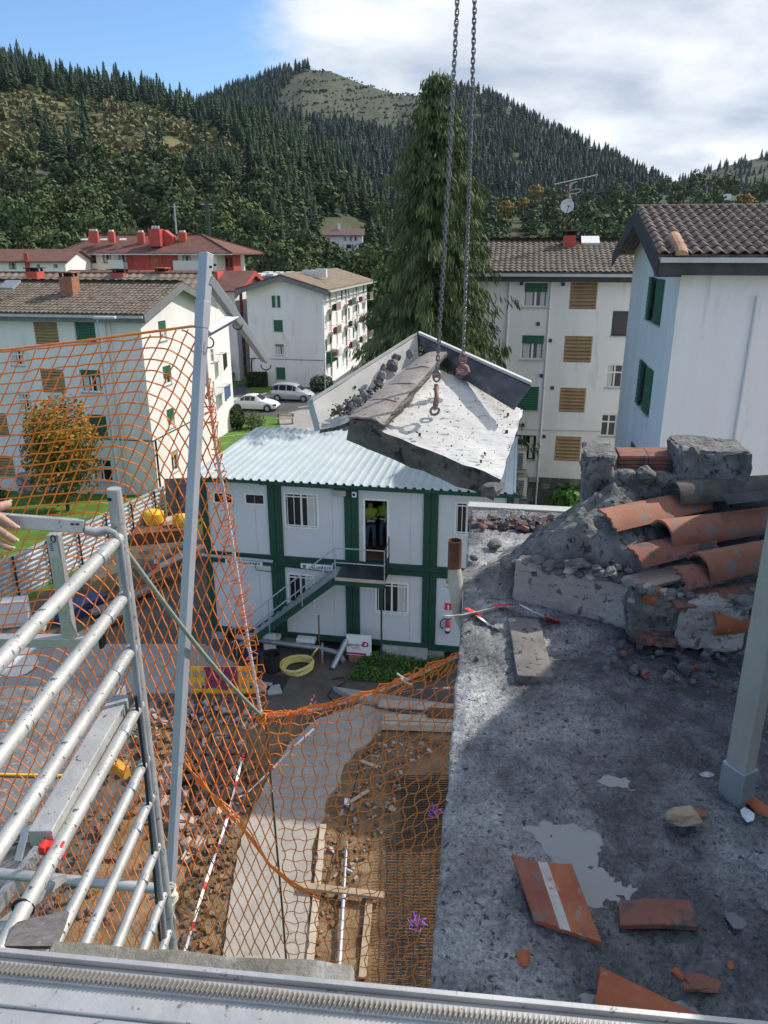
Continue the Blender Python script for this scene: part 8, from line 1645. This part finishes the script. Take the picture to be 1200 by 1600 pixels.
# ------------------------------------------------------------ gallows mast for the safety net
ms = thing('net_mast', 'grey square steel gallows mast holding up the orange safety net', 'mast', V(262, 1440, 2.5) - Z * .3); mb_, mt = V(263, 1446, 2.52), V(322, 400, 3.2); md_ = (mt - mb_).normalized(); fx = Vector((-.45, -1, 0))
k1 = mb_.lerp(mt, .26); mb = MB(); mb.beam(k1, mt, .040, .040, up=fx); mb.build('mast_tube', M['mast'], ms, bevel=.003); mb = MB(); mb.beam(mb_ - md_ * .25, k1 + md_ * .02, .035, .035, up=fx); mb.build('lower_tube', M['mast'], ms, bevel=.003)
mb = MB(); mb.beam(mt - md_ * .28, mt + md_ * .012, .044, .044, up=fx); mb.build('head_sleeve', M['mast'], ms, bevel=.003); mb = MB(); mb.beam(V(315, 512, 3.13), V(317, 470, 3.15), .0435, .0435, up=fx); mb.build('collar', M['mast'], ms, bevel=.002)
ar0, ar1 = mt - md_ * .09 + Vector((.012, 0, 0)), V(415, 562, 3.75); ad = (ar1 - ar0).normalized(); mb = MB(); mb.beam(ar0, ar1, .036, .042, up=fx.cross(ad)); mb.build('arm', M['mast'], ms, bevel=.003)
b0_, b1_ = V(322, 520, 3.16), ar0.lerp(ar1, .42); mb = MB(); mb.beam(b0_, b1_, .032, .037, up=fx.cross(b1_ - b0_)); mb.build('brace', M['mast'], ms, bevel=.003)
def ring_at(c, r, n_=14, a0=0, a1=6.28): return [c + A * (r * math.cos(t)) + Z * (r * math.sin(t)) for t in np.linspace(a0, a1, n_)]
for nm, c, r, a0, a1 in (('hook_ring', ar1 - Z * .025, .026, math.pi, 2 * math.pi), ('hook_ring', ar0.lerp(ar1, .46) - Z * .02, .022, math.pi, 2 * math.pi), ('net_hook', V(326, 535, 3.12), .022, math.pi * .9, 2.4 * math.pi)): mb = MB(); mb.tube(ring_at(c, r, 14, a0, a1), .0032, 6); mb.build(nm, M['metal_dark'], ms)
for px, py in ((329, 417), (336, 414), (333, 426)): mb = MB(); mb.box(V(px, py, 3.16), (.010, .008, .010)); mb.build('bolt', M['metal_dark'], ms)
kn = MB(); kc = V(262, 1398, 2.47)
for k in range(6): kn.tube([kc + Z * (.012 * k - .03) + Vector((.036 * math.cos(t) * (1 + .15 * math.sin(3 * t + k)), .034 * math.sin(t), .008 * math.sin(t + k))) for t in np.linspace(0, 6.28, 14, endpoint=False)], .0042, 5, closed=True)
kn.tube([kc - Z * .02 + Vector((.01, -.03, 0)), kc - Z * .10 + Vector((.03, -.03, 0)), kc - Z * .25 + Vector((.02, -.03, 0)), kc - Z * .42 + Vector((.03, -.03, 0))], .004, 5)
tag(kn.build('lashing', M['rope_white']), 'knotted white cord lashing the mast to the scaffold foot', 'rope')
# ------------------------------------------------------------ orange safety nets
def netY(px, py):
    y = 3.25 + .16 * math.sin(px * .011 + py * .004) + .0004 * (300 - px) + .05 * noise.noise(Vector((px * .01, py * .01, 0)))
    if px > 300: y += .0011 * (px - 300)
    return y
def jit(px, py, a_): v = noise.noise_vector(Vector((px * .05, py * .05, 1.7))); return px + v.x * a_, py + v.y * a_
NET_A = [(-90, 557), (120, 534), (300, 511), (316, 516), (326, 600), (338, 700), (356, 800), (374, 910), (390, 1010), (409, 1114), (424, 1200), (436, 1330), (446, 1500), (-90, 1500)]
cord_n = 4
def net(name, label, fam, poly, Yf, extra, jitter=2.2):
    t_ = thing(name, label, 'safety net', V(poly[-1][0] + 100, poly[-1][1], 3.2)); mb = MB()
    for ln in fam:
        run = []
        for (px, py) in ln:
            if inpoly(px, py, poly): q = jit(px, py, jitter); run.append(V(q[0], q[1], Yf(px, py)))
            else:
                if len(run) > 1: mb.tube(run, .0032, cord_n, caps=False)
                run = []
        if len(run) > 1: mb.tube(run, .0032, cord_n, caps=False)
    mb.build('netting', M['orange'], t_, smooth=True, kind='stuff')
    for nm, pts, r, m_ in extra: k = MB(); k.tube(pts, r, 7); k.build(nm, m_, t_, smooth=True)
    return t_
def slopeP(px, py): return -.10 + 2.45 * sstep(205, 400, px + .40 * (py - 560))
famA = []
for k in range(-86, 92):
    px, py = -90.0, 560 + 16.4 * k; ln = [(px, py)]
    while px < 460 and py < 1510:
        s_ = slopeP(px, py); d = 8 / math.hypot(1, s_); px += d; py += d * s_; ln.append((px, py))
    famA.append(ln)
# lines that start along the top edge right part (dense bundle pulled to the mast)
for k in range(-12, 84):
    c0 = -90 + 18.6 * k; ln = []; py = 500
    while py < 1515: ln.append((c0 - .42 * (py - 500) + 6 * math.sin(py * .006), py)); py += 8
    famA.append(ln)
def edgeA(o=0): return [V(px + o, py, netY(px, py) - .01) for px, py in ((317, 516), (325, 600), (337, 700), (355, 800), (373, 910), (389, 1010), (408, 1116))]
topA = [V(px, py, netY(px, py) - .005) for px, py in ((-90, 557), (20, 545), (120, 534), (210, 522), (300, 510), (316, 512))]
ruf = MB(); R_ = random.Random(3)
for k in range(46):
    t = k / 46; p = [(325, 600), (337, 700), (355, 800), (373, 910), (389, 1010), (408, 1116)]; i = min(4, int(t * 5)); f_ = t * 5 - i; px = p[i][0] * (1 - f_) + p[i + 1][0] * f_; py = p[i][1] * (1 - f_) + p[i + 1][1] * f_; r = (5 + 9 * t) * R_.uniform(.7, 1.2)
    U = R_.uniform
    ruf.tube([V(px - r * U(.2, 1), py - U(3, 15), netY(px, py) - .012), V(px + r * U(.5, 1.4), py - U(2, 12), netY(px, py) - .03), V(px + r * U(.6, 1.5), py + U(0, 7), netY(px, py) - .03), V(px + r * U(-.2, .6), py + U(6, 16), netY(px, py) - .012), V(px - r * U(.4, 2), py + U(8, 24), netY(px, py))], 0.0030, 4, caps=False)
nA = net('safety_net', 'orange safety net hung from the steel mast at the left', famA, NET_A, netY, [('border_rope', topA, .0055, M['orange']), ('edge_rope', edgeA(), .008, M['rope_pink'])])
ruf.build('ruffled_edge', M['orange'], nA, kind='stuff')
def netYB(px, py): return 3.42 + .0004 * (px - 420) + .00022 * (1120 - py) + .10 * math.sin((py - 1100) * .008) + .03 * noise.noise(Vector((px * .012, py * .012, 5)))
def topB(px): return 1120 - 90 * ((px - 405) / 300) ** 1.25 + 10 * math.sin(math.pi * (px - 405) / 300) if px > 405 else 1120
NET_B = [(405, 1119)] + [(x, topB(x) + 2) for x in range(430, 740, 25)] + [(760, 1030), (740, 1560), (444, 1560), (440, 1400), (428, 1250), (412, 1140)]
famB = []
for k in range(0, 31):
    y0 = 1112 + 16.8 * k * (1 - .001 * k); ln = []
    px = 395.0
    while px < 745:
        f_ = max(0, (px - 430) / 270); ln.append((px, y0 - (78 - 1.1 * k) * f_ ** 2.0 + (10 - .3 * k) * math.sin(f_ * 3) + 2.0 * math.sin(px * .24 + k * 2.1))); px += 6.5
    famB.append(ln)
for k in range(0, 21):
    x0 = 416 + 18.8 * k; ln = []; py = 1000.0
    while py < 1560: q = (py - 1100) / 400; ln.append((x0 + (18 - 3.4 * k) * q + 3.0 * math.sin(py * .155 + k * 1.9), py)); py += 6.5
    famB.append(ln)
tb = [V(x, topB(x), netYB(x, topB(x)) - .01) for x in range(405, 745, 20)]
nB = net('safety_net', 'orange safety net sagging across the gap to the edge of the roof', famB, NET_B, netYB, [('edge_rope', tb, .009, M['rope_pink']), ('edge_cord', [p + Vector((0, .0, .014 + .006 * math.sin(i * 2))) for i, p in enumerate(tb)], .005, M['orange'])], .8)
rf = MB()
for k in range(52):
    px = 410 + 330 * k / 52; py = topB(px); r = R_.uniform(2, 11); Y_ = netYB(px, py) - .02; px += R_.uniform(-6, 6); e_ = R_.uniform(.5, 2.2); rf.tube([V(px - 11 * e_, py + U(1, 9) + 3 * e_, Y_), V(px - U(2, 8) * e_, py - r * U(.3, 1), Y_ - .01), V(px + U(2, 9) * e_, py - r * U(.4, 1) - 2 * e_, Y_ - .01), V(px + U(6, 12) * e_, py + U(-3, 4), Y_), V(px + U(0, 8), py + U(8, 18), Y_)], 0.0030, 4, caps=False)
rf.build('ruffled_edge', M['orange'], nB, kind='stuff')
bun = MB()
for k in range(5): bun.tube([V(px + R_.uniform(-6, 6), py + R_.uniform(-5, 5), netY(px, py) - .05) for px, py in ((286, 1180), (318, 1225), (350, 1262), (386, 1300), (420, 1352), (462, 1385), (500, 1402))], .0042, 5)
tag(bun.build('net_seam_cord', M['orange']), 'bunched orange cords joining the two safety nets slantwise', 'cord')
g0, g1 = V(190, 852, 2.42), V(412, 1122, 3.40); mb = MB(); mb.tube([g0.lerp(g1, i / 14) - Z * (.05 * math.sin(math.pi * i / 14)) for i in range(15)], .0095, 8); tag(mb.build('guy_rope', M['rope_green'], None, smooth=True), 'taut grey-green rope from the scaffold post to the corner of the nets', 'rope')
mb = MB(); mb.tube([V(px, py, netYB(px, py) + .01) for px, py in ((416, 1130), (424, 1230), (433, 1330), (441, 1420), (447, 1500))], .0065, 7); tag(mb.build('net_rod', mat('dark_rod', (.10, .08, .045), (.17, .14, .08), 4, .6)), 'thin dark rod down the seam between the two orange nets', 'rod')
mb = MB(); kq = V(409, 1121, 3.38)
for k in range(4): mb.tube([kq + Vector((.02 * math.cos(t), .012 * math.sin(t), .02 * math.sin(t + k) + .008 * k - .01)) for t in np.linspace(0, 6.28, 12, endpoint=False)], .0045, 5, closed=True)
tag(mb.build('net_knot', M['orange']), 'orange knot where the rope meets the corner of the nets', 'knot')
mb = MB(); q = [V(596 + 3 * math.sin(i), 1048 + 12 * i, 3.38) for i in range(0)]
for c_ in ((628, 1058), (634, 1066)): mb.tube([V(c_[0] - 8, c_[1] - 6, 3.36), V(c_[0], c_[1], 3.35), V(c_[0] + 10, c_[1] + 4, 3.36)], .005, 5)
tag(mb.build('rope_tie', M['rope_white']), 'white string tied round the sagging edge rope of the net', 'string')
# ------------------------------------------------------------ air between the camera and the hills
hz = MB(); hz.box((250, 1180, 90), (3100, 2540, 360)); hv = bpy.data.materials.new('air_haze'); hv.use_nodes = True; hn = hv.node_tree.nodes; hn.remove(hn['Principled BSDF'])
pv = hn.new('ShaderNodeVolumePrincipled'); pv.inputs['Color'].default_value = (.62, .80, 1.0, 1); pv.inputs['Density'].default_value = .00005; pv.inputs['Anisotropy'].default_value = .3
hv.node_tree.links.new(pv.outputs['Volume'], hn['Material Output'].inputs['Volume']); tag(hz.build('haze', hv, kind='stuff'), 'thin pale haze over the whole valley', 'haze')
